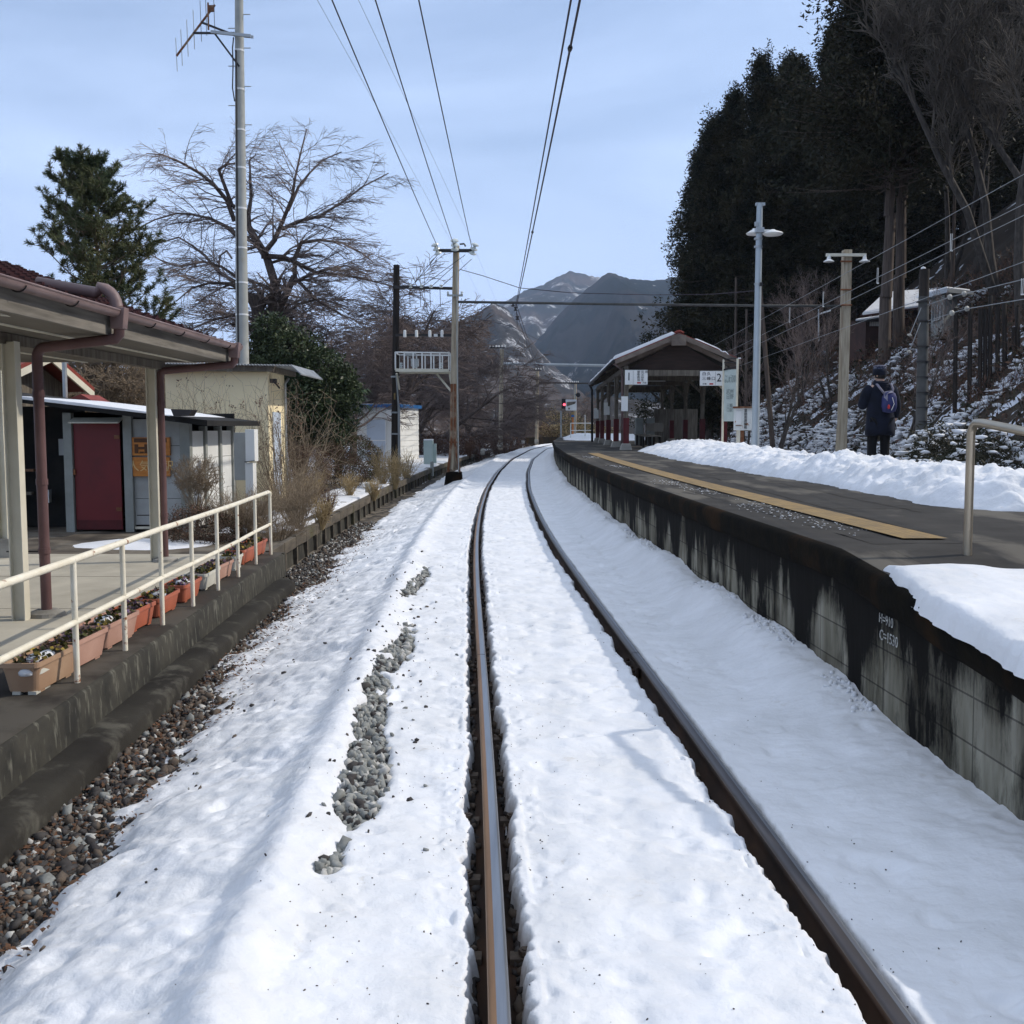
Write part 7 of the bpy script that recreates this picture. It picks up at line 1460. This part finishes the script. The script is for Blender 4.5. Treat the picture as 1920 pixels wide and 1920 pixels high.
c = pb(545, 880, 27); bush('azalea_shrub', 'large rounded red-brown winter shrub below the dark evergreen', 'shrub', (c[0], 27, .45), (1.10, .9, .75), 15000, .05, ['twig_red', 'twig_red', 'twig_pale'], 3, asp=.25, lob=.15, hollow=.8)
c = pb(620, 880, 29); bush('azalea_shrub', 'second rounded red-brown shrub just right of the largest one', 'shrub', (c[0], 29, .40), (1.0, .9, .80), 15000, .05, ['twig_red', 'twig_red', 'twig_red', 'greenshrub'], 4, asp=.25, lob=.15, hollow=.8)
c = pb(655, 850, 32); bush('clipped_shrub', 'rounded olive green clipped shrub in front of the palm', 'shrub', (c[0], 32, .55), (1.05, 1.0, .85), 15000, .055, ['greenshrub', 'greenshrub', 'twig_red'], 5, asp=.4, lob=.12, hollow=.82)
c = pb(610, 795, 34); bush('mound_shrub', 'dark flat-topped green mound with snow on it beneath the palm', 'shrub', (c[0], 34, 1.45), (1.0, .8, .5), 9000, .06, 'evergreen', 6, hollow=.8)
c = pb(385, 990, 15.4); bush('low_shrub', 'low dark brown shrub beside the second downpipe behind the troughs', 'shrub', (c[0]-.05, 15.3, .15), (.55, .45, .33), 9000, .035, ['twig_red', 'twig_red', 'brush'], 7, asp=.3, hollow=.7)
# palm
def palm():
    rng = np.random.default_rng(3); c = pb(650, 752, 33); b = (c[0]-.3, 33, .0); t = thing('windmill_palm', 'small fan palm with drooping green fronds in front of the white hut', 'palm', b); segs = [(np.array(b), np.array([c[0]-.2, 33, c[2]]), .13, .12)]; V = []; 
    for k in range(26):
        an = rng.uniform(0, 2*PI); el = rng.uniform(-.5, 1.0); d = norm(np.array([math.cos(an)*math.cos(el), math.sin(an)*math.cos(el), math.sin(el)])); p = np.array([c[0]-.2, 33, c[2]]); q = p+d*rng.uniform(.45, .75); segs.append((p, q, .015, .01))
        u = norm(np.cross(d, [0, 0, 1.])); 
        for j in range(22):
            a = (j/21-.5)*2.5; e = norm(d*math.cos(a)+u*math.sin(a)); l = rng.uniform(.42, .55); w_ = np.cross(e, np.cross(d, u))*.016; m1 = q+e*l*.6; m2 = q+e*l+np.array([0, 0, -.16-.12*rng.random()]); V += [q-w_, m1-w_*1.3, m1+w_*1.3, q+w_, m1-w_*1.3, m2, m2, m1+w_*1.3]
    V = np.array(V); tubes('trunk', segs, MT['bark'], t); np_mesh('fronds', V, np.arange(len(V)).reshape(-1, 4), MT['palm'], t)
palm()
# twiggy shrubs near the shed
def twigshrub(name, label, p, H_, R_, n, mt, seed, up=.9, r=.006, sub_=5, fork=3, ball=False, group=None, tips=None, cat='shrub'):
    rng = np.random.default_rng(seed); t = thing(name, label, cat, p, group); segs = []; tipp = []
    for k in range(n):
        an = rng.uniform(0, 2*PI); rr_ = R_*.18*math.sqrt(rng.random()); q = np.array(p, float)+[rr_*math.cos(an), rr_*math.sin(an), 0]; sp = rng.random()**.6*(R_/H_); e = norm(np.array([math.cos(an)*sp, math.sin(an)*sp, up])); l = H_*rng.uniform(.65, 1.05)/max(.3, e[2]) if not ball else H_*rng.uniform(.8, 1.0)
        l = min(l, H_*1.15); pts = [q]
        for s_ in range(sub_): e = norm(e+rng.normal(size=3)*.13+np.array([0, 0, .02])); pts.append(pts[-1]+e*l/sub_)
        for s_ in range(sub_): segs.append((pts[s_], pts[s_+1], r*(1-s_/sub_*.6), r*(1-(s_+1)/sub_*.6)))
        tipp.append(pts[-1])
        for s_ in range(2, sub_+1):
            for w_ in range(fork):
                f = norm(e+rng.normal(size=3)*.65); l2 = l*rng.uniform(.12, .3); m1 = pts[s_]+f*l2*.5; m2 = m1+norm(f+rng.normal(size=3)*.3)*l2*.5; segs.append((pts[s_], m1, r*.5, r*.4)); segs.append((m1, m2, r*.4, r*.3)); tipp.append(m2)
    tubes('branches', segs, MT[mt], t)
    if tips:
        T_ = np.array(tipp); T_ = T_[rng.random(len(T_)) < tips[1]]; C = np.repeat(T_, 6, 0)+rng.normal(size=(len(T_)*6, 3))*tips[2]; leaves(tips[3], C, rng.uniform(.6, 1.2, len(C))*tips[2]*1.5, [MT[tips[0]]], None, t, asp=.8, rng=rng)['kind'] = 'stuff'
    return t
# ball-headed clipped shrub
def ballshrub():
    rng = np.random.default_rng(9); b = at(372, 965, 15.9); p = np.array([b.x-.02, 15.9, -.05]); t = thing('clipped_ball_shrub', 'leafless shrub clipped to a ball on thin stems in front of the shed', 'shrub', tuple(p)); segs = []; cen = p+[0, 0, .93]; R_ = .37
    for k in range(260):
        d = rng.normal(size=3); d /= np.linalg.norm(d); d[2] = d[2]*.8+.1; e = cen+d*R_*rng.uniform(.85, 1.02); st = p+np.array([rng.normal()*.03, rng.normal()*.03, rng.uniform(.15, .4)]) if k % 6 == 0 else cen+rng.normal(size=3)*.12-[0, 0, .12]
        m1 = st+(e-st)*.5+rng.normal(size=3)*.05; segs += [(st, m1, .006 if k % 6 == 0 else .0035, .0035), (m1, e, .0035, .0022)]
        for w_ in range(4):
            f = e+rng.normal(size=3)*.045; segs.append((m1.copy()*.3+e*.7, f, .0025, .002))
    for k in range(4): segs.append((p+[rng.normal()*.04, 0, -.05], p+[rng.normal()*.1, rng.normal()*.1, .6], .014, .009))
    tubes('branches', segs, MT['twig_pale'], t)
ballshrub()
q = at(430, 900, 17.0); twigshrub('hydrangea_shrub', 'tall dry hydrangea with withered flower heads against the yellow hut', (q.x+.15, 20.6, -.1), 2.2, 1.15, 75, 'twig_pale', 12, r=.0075, fork=2, tips=('twig_red', .12, .026, 'dead_flower_heads'))
q = at(395, 900, 20); twigshrub('hydrangea_shrub', 'second dry hydrangea rising above the shed roof', (at(385, 900, 21).x, 21.2, -.1), 2.45, .9, 45, 'twig_pale', 13, r=.0075, fork=2, tips=('twig_red', .12, .026, 'dead_flower_heads'))
q = at(455, 960, 15.6); twigshrub('twiggy_shrub', 'grey leafless twiggy shrub just behind the far end of the railing', (q.x, 15.8, -.08), .66, .62, 190, 'twig_pale', 14, r=.0045, fork=4)
q = at(515, 960, 16.8); twigshrub('twiggy_shrub', 'leafless shrub between the railing end and the yellow hut door', (q.x+.05, 18.0, -.08), .85, .55, 110, 'twig_pale', 15, r=.005, fork=4)
q = at(545, 960, 16.8); twigshrub('twiggy_shrub', 'low sprawling leafless shrub right of the railing end', (at(535, 960, 16).x, 15.6, -.15), .45, .6, 120, 'twig_pale', 16, r=.004, fork=3)
# thin roadside shrubs and dry grasses along the beam fence
for i, (px, Y_, h, mt, lb) in enumerate(((610, 19.5, .55, 'twig_red', 'small red-brown twiggy plant in the yard snow'), (585, 22.5, .7, 'straw', 'straw coloured dry weeds at the foot of the brown shrubs'), (655, 25, .6, 'straw', 'dry weeds between the brown shrub and the fence'), (716, 30, 1.05, 'straw', 'tall pale dry grass clump beside the black pole'), (738, 29, .95, 'straw', 'second tall dry grass clump at the black pole'), (762, 33, .8, 'straw', 'dry grass clump right of the black pole'), (560, 17.2, .75, 'twig_pale', 'thin bare saplings behind the start of the beam fence'), (880, 58, .9, 'twig_red', 'brown scrub behind the gantry footing'), (700, 24.5, .5, 'straw', 'dry reeds leaning over the beam fence'), (600, 17.5, .5, 'straw', 'short dry weeds hanging over the beam fence'))):
    x = at(px, 850, Y_).x; twigshrub('dry_grass' if mt == 'straw' else 'dry_shrub', lb, (x, Y_, -.12), h, h*.45, 60, mt, 40+i, r=.005+.0001*Y_, fork=2, up=1.2, group='dry weeds in the yard', cat='dry plant')
bs = bush('scrub_shrub', 'brown leafless hedge mound behind the gantry pole footing', 'shrub', (at(880, 830, 66).x, 66, .5), (2.6, 1.3, .9), 9000, .12, ['twig_red', 'twig'], 60, asp=.2, hollow=.7)
for i, (px, Y_, rx_, rz_, mts, lb) in enumerate(((835, 62, 2.4, .8, ['twig_red', 'twig'], 'brown scrub mound right of the relay cabinet'), (925, 78, 2.2, .8, ['twig_red', 'twig'], 'brown scrub mound left of the second gantry pole'), (1025, 118, 5.5, 2.4, ['greenshrub', 'straw'], 'yellow-green sunlit bushes beyond the dark retaining wall'), (985, 112, 4, 1.6, ['twig_red', 'straw'], 'reddish brown scrub behind the white markers'), (1085, 112, 4, 1.4, ['straw', 'greenshrub'], 'straw coloured bushes beyond the orange post'), (800, 64, 2.6, .9, ['twig_red', 'twig'], 'red-brown hedge behind the relay cabinet'))):
    bush('scrub_shrub', lb, 'shrub', (at(px, 830, Y_).x, Y_, rz_*.7-.3), (rx_, 1.4, rz_), 6500, .12+.0008*Y_, mts, 61+i, asp=.3, hollow=.7, group='scrub mounds along the bend')
# ================================================================ cedars of the hillside
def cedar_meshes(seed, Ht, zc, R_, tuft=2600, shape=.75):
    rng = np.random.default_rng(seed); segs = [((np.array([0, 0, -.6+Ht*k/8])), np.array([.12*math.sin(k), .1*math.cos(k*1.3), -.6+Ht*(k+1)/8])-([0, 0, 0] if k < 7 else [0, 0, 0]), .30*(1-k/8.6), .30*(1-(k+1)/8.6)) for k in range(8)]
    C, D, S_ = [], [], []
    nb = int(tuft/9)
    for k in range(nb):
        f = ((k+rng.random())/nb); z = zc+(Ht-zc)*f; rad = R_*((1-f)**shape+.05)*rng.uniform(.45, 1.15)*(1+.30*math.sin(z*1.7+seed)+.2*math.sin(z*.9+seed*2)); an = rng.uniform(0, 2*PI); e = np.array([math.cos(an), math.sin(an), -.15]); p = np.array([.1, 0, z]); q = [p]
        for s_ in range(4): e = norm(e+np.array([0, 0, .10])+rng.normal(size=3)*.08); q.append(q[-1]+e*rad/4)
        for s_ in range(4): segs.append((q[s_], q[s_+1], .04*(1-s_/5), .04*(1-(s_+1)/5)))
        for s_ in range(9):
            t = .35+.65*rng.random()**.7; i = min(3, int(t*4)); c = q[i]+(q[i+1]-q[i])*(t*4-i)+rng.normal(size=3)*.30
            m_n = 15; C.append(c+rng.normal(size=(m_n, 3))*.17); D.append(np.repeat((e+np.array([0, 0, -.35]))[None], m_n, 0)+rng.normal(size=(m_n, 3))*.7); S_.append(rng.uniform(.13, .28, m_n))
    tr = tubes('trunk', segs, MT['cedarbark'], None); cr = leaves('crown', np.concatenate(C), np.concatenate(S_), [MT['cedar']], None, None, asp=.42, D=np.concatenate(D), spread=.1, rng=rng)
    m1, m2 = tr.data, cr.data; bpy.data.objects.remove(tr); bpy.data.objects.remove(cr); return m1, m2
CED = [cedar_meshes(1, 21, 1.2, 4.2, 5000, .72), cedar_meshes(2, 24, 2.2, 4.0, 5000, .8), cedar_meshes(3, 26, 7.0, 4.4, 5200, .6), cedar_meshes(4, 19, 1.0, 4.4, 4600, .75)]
def cedar(k, x, Y_, s_, lb, grp, z=None, rz=0, s2=None):
    z = float(G(np.array(float(x)), np.array(float(Y_)))) if z is None else z
    t = thing('cedar_tree', lb, 'tree', (x, Y_, z), grp); t.rotation_euler = (0, 0, rz); t.scale = (s2 or s_, s2 or s_, s_)
    for nm, me in (('trunk', CED[k][0]), ('crown', CED[k][1])): o = bpy.data.objects.new(nm, me); link(o); o.parent = t
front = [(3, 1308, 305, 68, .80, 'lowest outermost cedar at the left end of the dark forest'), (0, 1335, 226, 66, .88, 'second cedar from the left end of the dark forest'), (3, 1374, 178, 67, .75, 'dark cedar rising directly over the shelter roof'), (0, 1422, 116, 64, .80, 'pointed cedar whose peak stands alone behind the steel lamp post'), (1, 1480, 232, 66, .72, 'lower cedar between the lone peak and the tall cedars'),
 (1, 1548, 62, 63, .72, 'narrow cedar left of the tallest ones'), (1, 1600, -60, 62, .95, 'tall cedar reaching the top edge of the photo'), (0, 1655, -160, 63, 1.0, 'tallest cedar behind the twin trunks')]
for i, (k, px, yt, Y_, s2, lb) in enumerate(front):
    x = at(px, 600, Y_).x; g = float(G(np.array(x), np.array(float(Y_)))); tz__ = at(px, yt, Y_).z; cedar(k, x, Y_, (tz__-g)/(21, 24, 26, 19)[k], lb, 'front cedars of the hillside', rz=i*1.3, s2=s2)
for i, (px, Y_, lb) in enumerate(((1659, 44.5, 'tall cedar with a bare trunk, left of the twin trunks'), (1685, 45.5, 'tall cedar with a bare trunk, right of the twin trunks'))): cedar(2, at(px, 650, Y_).x, Y_, 1.05, lb, 'twin trunk cedars', rz=i*1.9, s2=.92)
rng6 = random.Random(6); bl = 'dark cedar deep in the hillside stand behind the front cedars'
back = [(19, 70), (23, 73), (20, 78), (26, 68), (30, 69), (34, 70), (24, 80), (29, 77), (34, 78), (38, 72), (43, 73), (39, 80), (45, 80), (18, 86), (23, 88), (28, 88), (34, 88), (40, 90), (22, 65), (27.5, 63.5), (31, 64.5), (35, 66), (48, 76), (32, 74), (36.5, 75), (25.5, 75)]
for i, (x, Y_) in enumerate(back): cedar(rng6.choice([0, 1, 3]), x, Y_, rng6.uniform(.85, 1.1), bl, 'cedars deep in the hillside stand', rz=rng6.uniform(0, 6))
# ---- bare trees at the right edge
PR = dict(PB, n=[12, 8, 5, 4], ang=[(.35, .8), (.3, .8), (.3, .8), (.3, .8)], flat=[1, 1, .9, .9], up=[.55, .35, .2, .1], len=[3.1, 1.6, .9, .5], trop=[.06, .04, .02, 0], rmin=.009, wob=[.13, .14, .15, .15])
v1 = bare(51, 14, 4, PR, stems=1, r0=.15, lean=.06); v2 = bare(52, 13, 4, PR, stems=2, r0=.16, lean=.10); PR2 = dict(PR, n=[7, 5, 4, 3], len=[2.4, 1.3, .8, .4], rmin=.005); v3 = bare(53, 7.5, 2, PR2, stems=2, r0=.10, lean=.16)
rt = [(1, 1872, 600, 39, 1.35, 'large bare grey tree in front of the cedars near the right edge'), (0, 1915, 600, 35, 1.25, 'bare tree cut by the right edge of the photo'), (0, 1826, 580, 47, 1.35, 'tall bare tree left of the hillside stakes'), (1, 1995, 620, 37, 1.25, 'bare tree mostly beyond the right edge'), (1, 1775, 560, 54, 1.2, 'slender bare tree behind the dark banded pole')]
PRO = {}
for i, (k, px, py, Y_, s_, lb) in enumerate(rt):
    x = at(px, py, Y_).x; z = float(G(np.array(x), np.array(float(Y_))))
    if k not in PRO: PRO[k] = tree('bare_tree', lb, (v1, v2)[k], (x, Y_, z), 'bark_dark', 'twig_grey', group='bare trees at the right edge', rotz=i, sc_=s_)
    else: dup(PRO[k], (x, Y_, z), lb, rotz=i*1.9, scale=s_)
sm = [(1460, 36, .8, 'thin bare sapling right of the steel lamp post'), (1400, 44, .75, 'bare understorey tree with snowy twigs behind the shelter'), (1560, 44, .8, 'bare understorey tree left of the wooden lamp pole'), (1700, 30, .65, 'thin bare understorey tree right of the twin trunks'), (1500, 50, .9, 'bare understorey tree deep between the two lamp poles')]
for i, (px, Y_, s_, lb) in enumerate(sm):
    x = at(px, 700, Y_).x; z = float(G(np.array(x), np.array(float(Y_))))
    if i == 0: ps = tree('understorey_tree', lb, v3, (x, Y_, z), 'bark_dark', 'twig', thr=.02, group='bare understorey trees', rotz=i, sc_=s_)
    else: dup(ps, (x, Y_, z), lb, rotz=i*2.1, scale=s_)
# slim pale trunks between cedars
for i, (px, pt, pyb, Y_) in enumerate(((1380, 560, 700, 62), (1400, 620, 720, 60), (1350, 610, 720, 66), (1437, 500, 700, 40), (1790, 540, 400, 48))):
    b = at(px+ (18 if i == 3 else 0), pyb, Y_); g = float(G(np.array(b.x), np.array(float(Y_)))); tpp = at(px-(18 if i == 3 else 0), min(pt, pyb)-40, Y_); m_ = MB(); m_.tube([(b.x, Y_, min(g, b.z)-.2), tpp], [.11, .07], 8)
    tag(m_.build('tree_trunk', MT['cedarbark']), ['slim pale trunk right of the shelter ridge', 'slim pale trunk between the shelter and the steel lamp post', 'slim pale trunk just behind the shelter ridge', 'leaning slim trunk right of the steel lamp post', 'slim straight trunk above the hillside hut'][i], 'tree trunk', 'slim trunks in the forest')
# ================================================================ bank undergrowth and snow lumps
def bankpts(n, wmax, y0=9, y1=62, rng=RNG, p=1.0):
    Y_ = np.exp(rng.uniform(np.log(y0), np.log(y1), n)); w_ = wmax*rng.random(n)**p; X_ = bank_x(Y_)+w_; return X_, Y_, w_
X_, Y_, w_ = bankpts(42000, 9.5, p=.9)
dens = fbm(X_*1.1, Y_*1.1, 3, 201); keep_ = (dens > -.25); X_, Y_ = X_[keep_], Y_[keep_]; n = len(X_); hgt_ = .10+.55*RNG.random(n)**2*(1+fbm(X_*.9, Y_*.9, 2, 202))
C = np.stack([X_, Y_, G(X_, Y_)+hgt_], -1)
tag(leaves('bank_undergrowth', C, RNG.uniform(.06, .15, n)*(.8+Y_/60), [MT['brush'], MT['twig_red'], MT['straw2'] if 'straw2' in MT else MT['bark']], RNG.choice([0, 0, 0, 1, 2], n), asp=.4), 'dark leafy undergrowth covering the snowy bank right of the platform', 'undergrowth', kind='stuff')
# brown brush on the upper bank: thin curved stems
X_, Y_, w_ = bankpts(9000, 10, 12, 60, p=.8); k_ = (w_ > 1.8); X_, Y_ = X_[k_], Y_[k_]; sg_ = []
for x, y in zip(X_, Y_):
    z = float(G(np.array(x), np.array(y))); e = norm(np.array([RNG.normal()*.5-.1, RNG.normal()*.5, 1])); l = RNG.uniform(.4, 1.1); a = np.array([x, y, z-.05]); b = a+e*l*.55; c2_ = b+norm(e+RNG.normal(size=3)*.45-[0, 0, .25])*l*.5; sg_ += [(a, b, .008, .006), (b, c2_, .006, .004), (b, b+norm(e+RNG.normal(size=3)*.7)*l*.35, .005, .003)]
tag(tubes('bank_brush', sg_, MT['twig_red']), 'reddish brown brushwood on the upper slope below the cedars', 'brushwood', kind='stuff')
# snow caught on the undergrowth
X_, Y_, w_ = bankpts(90000, 10, 9, 60, p=.75); a_ = 1.25*fbm(X_*1.1, Y_*.8, 5, 203)+.40*fbm(X_*.45, Y_*.35, 2, 204)+.42*ss(2.8, .8, w_)-.20-.25*ss(3.0, 5.5, w_)+.32*((X_ > 13.5) & (Y_ < 33) & (X_/Y_ > .46)); k_ = a_ > .20+.08*RNG.random(len(a_)); X_, Y_ = X_[k_], Y_[k_]; n = len(X_)
C = np.stack([X_, Y_, G(X_, Y_)+.03+.40*RNG.random(n)**1.5], -1)
tag(rocks('bank_snow', C, (.02+.10*RNG.random(n)**2.2)*(.8+Y_/55), SNOW, flat=.42, smooth=True, rot=False, jit=.4), 'lumps of snow caught on the undergrowth of the bank', 'snow', kind='stuff')
# evergreen bamboo-like shrub with snow clumps low at right
for i, (px, py, Y_, r) in enumerate(((1800, 800, 19, .95), (1790, 720, 22, .8), (1745, 850, 17.5, .5))):
    c = at(px, py, Y_); g = float(G(np.array(c.x), np.array(float(Y_)))); t = bush('snowy_shrub', ['dark green shrub loaded with snow right of the dark banded pole', 'higher dark shrub with broad snow slabs right of the dark banded pole', 'small dark shrub at the foot of the bank beside the person'][i], 'shrub', (c.x, Y_, g+r*.6), (r*1.2, r, r*.8), 5200, .10, 'brush', 90+i, asp=.3, hollow=.5, lob=.4)
    rg = np.random.default_rng(i); n = 110; d = rg.normal(size=(n, 3)); d /= np.linalg.norm(d, axis=1, keepdims=True); d[:, 2] = np.abs(d[:, 2]); P3 = np.array([c.x, Y_, g+r*.6])+d*np.array([r*1.15, r*.95, r*.8]); rocks('snow_clumps', P3, rg.uniform(.03, .13, n), SNOW, parent=t, flat=.35, smooth=True, rng=rg, rot=False, jit=.45)
# low brush along the back of the siding and dry leaves
# ================================================================ mountains
def ridge(name, label, crest, D, drop, run, seed, mat_, x_ext=1.0, amp=.05, back=.8, group=None):
    cx_ = np.array([c[0] for c in crest], float); cy_ = np.array([c[1] for c in crest], float)
    pxs = np.linspace(cx_[0], cx_[-1], 260); pys = np.interp(pxs, cx_, cy_)
    X0 = (pxs-960)/F*D*1.003; Zc = H+(800-pys)/F*D
    T = np.concatenate([np.linspace(-1, 0, 30, endpoint=False), np.linspace(0, 1, 120)])
    Xg, Tg = np.meshgrid(X0, T, indexing='ij'); Zg = np.broadcast_to(Zc[:, None], Xg.shape)
    base_z = -14.0
    h = Zg-base_z; s = np.where(Tg >= 0, Tg, -Tg)
    z = base_z+h*(1-s)**1.12
    Yg_ = D-np.where(Tg >= 0, Tg*run*(.6+.4*h/h.max()), Tg*run*back)
    gul = fbm(Xg/D*26+Tg*1.2, Tg*2.5, 5, seed)+.5*fbm(Xg/D*70, Tg*8, 4, seed+5)
    z = z+h*amp*gul*np.clip(s*4, 0, 1)*(1-s)**.3*2
    z = np.minimum(z, Zg-.03*h*s); z = np.where(Tg > 0, np.minimum(z, H+(Zg-H)*(Yg_/D)*(1-.35*s)), z)
    z = z+ (D*.0014)*fbm(Xg/D*520, Tg*80, 3, seed+9)
    Xw = Xg*(Yg_/D)**.35+ (D*.02)*fbm(Tg*4, Xg/D*10, 3, seed+3)*np.clip(s*3, 0, 1)
    o = grid(name, Xw, Yg_, z, mat_, origin=(float(X0.mean()), D-run*.5, base_z), smooth=False)
    o['kind'] = 'structure'; return o
def mtmat(name, dark, brown, snowamt, sc_):
    m = bpy.data.materials.new(name); m.use_nodes = True; n = m.node_tree.nodes; l = m.node_tree.links.new; b = n['Principled BSDF']; b.inputs['Roughness'].default_value = 1; b.inputs['Specular IOR Level'].default_value = 0
    tc = n.new('ShaderNodeTexCoord')
    def nz_(s_, det=8, st=(1, 1, 1)):
        mp = n.new('ShaderNodeMapping'); mp.inputs['Scale'].default_value = st; l(tc.outputs['Object'], mp.inputs[0]); t = n.new('ShaderNodeTexNoise'); t.inputs['Scale'].default_value = s_; t.inputs['Detail'].default_value = det; t.inputs['Roughness'].default_value = .62; l(mp.outputs[0], t.inputs['Vector']); return t.outputs['Fac']
    def ramp(f, a, c, p, q): r = n.new('ShaderNodeValToRGB'); r.color_ramp.elements[0].position = p; r.color_ramp.elements[1].position = q; r.color_ramp.elements[0].color = (*a, 1); r.color_ramp.elements[1].color = (*c, 1); l(f, r.inputs[0]); return r.outputs[0]
    c1 = ramp(nz_(sc_, 6), dark, brown, .48, .56)
    tex = ramp(nz_(sc_*14, 6, (1, 1, .35)), (1, 1, 1), (.45, .45, .45), .3, .7)
    mu = n.new('ShaderNodeMixRGB'); mu.blend_type = 'MULTIPLY'; mu.inputs[0].default_value = .8; l(c1, mu.inputs[1]); l(tex, mu.inputs[2])
    sn = nz_(sc_*2.2, 10); sm_ = ramp(sn, (0, 0, 0), (1, 1, 1), snowamt, snowamt+.05)
    brk = ramp(nz_(sc_*22, 4), (0, 0, 0), (1, 1, 1), .42, .58); mm = n.new('ShaderNodeMixRGB'); mm.blend_type = 'MULTIPLY'; mm.inputs[0].default_value = 1; l(sm_, mm.inputs[1]); l(brk, mm.inputs[2])
    mx_ = n.new('ShaderNodeMixRGB'); l(mm.outputs[0], mx_.inputs[0]); l(mu.outputs[0], mx_.inputs[1]); mx_.inputs[2].default_value = (.42, .42, .43, 1); l(mx_.outputs[0], b.inputs['Base Color']); return m
mA = mtmat('far_peak_forest', (.022, .026, .024), (.075, .058, .050), .55, .006)
mB = mtmat('near_peak_forest', (.004, .010, .010), (.026, .024, .022), .64, .0075)
mC = mtmat('brown_spur_woods', (.04, .035, .030), (.085, .065, .052), .56, .012)
ridge('mountain', '', [(560, 700), (640, 680), (720, 655), (800, 628), (862, 606), (905, 586), (950, 568), (985, 548), (1015, 540), (1040, 526), (1065, 514), (1090, 518), (1120, 526), (1160, 545), (1250, 560), (1400, 600), (1600, 640), (1900, 680), (2100, 700)], 2700, 1, 1500, 301, mA, amp=.09)
ridge('mountain', '', [(900, 740), (960, 690), (1000, 650), (1040, 600), (1070, 570), (1095, 548), (1110, 538), (1125, 524), (1140, 517), (1158, 522), (1176, 529), (1220, 531), (1300, 520), (1400, 540), (1600, 560), (1900, 620), (2200, 680)], 1700, 1, 1000, 311, mB, amp=.13)
ridge('hill', '', [(300, 752), (420, 735), (520, 725), (640, 712), (700, 690), (760, 668), (810, 640), (860, 606), (900, 590), (925, 570), (950, 582), (975, 612), (1010, 660), (1050, 700), (1120, 740), (1200, 760)], 1150, 1, 620, 321, mC, amp=.07)
ridge('hill', '', [(-500, 760), (-200, 735), (0, 742), (200, 728), (330, 735), (450, 720), (560, 738), (700, 745), (850, 728), (1000, 752), (1150, 745), (1300, 765)], 560, 1, 300, 331, mC, amp=.06)
# ================================================================ air between the camera and the mountains
hz = MB(); hz.b2((-4000, -700, -17), (4000, 4800, 720)); ho = hz.build('haze', MT['white'], origin=(0, 0, -17)); ho['kind'] = 'stuff'; ho['label'] = 'thin bluish winter haze filling the valley'
hm = bpy.data.materials.new('valley_haze'); hm.use_nodes = True; n_ = hm.node_tree; n_.nodes.clear(); o_ = n_.nodes.new('ShaderNodeOutputMaterial'); v_ = n_.nodes.new('ShaderNodeVolumePrincipled')
v_.inputs['Color'].default_value = (.62, .76, 1, 1); v_.inputs['Density'].default_value = .00016; v_.inputs['Anisotropy'].default_value = .2; n_.links.new(v_.outputs[0], o_.inputs['Volume']); ho.data.materials[0] = hm
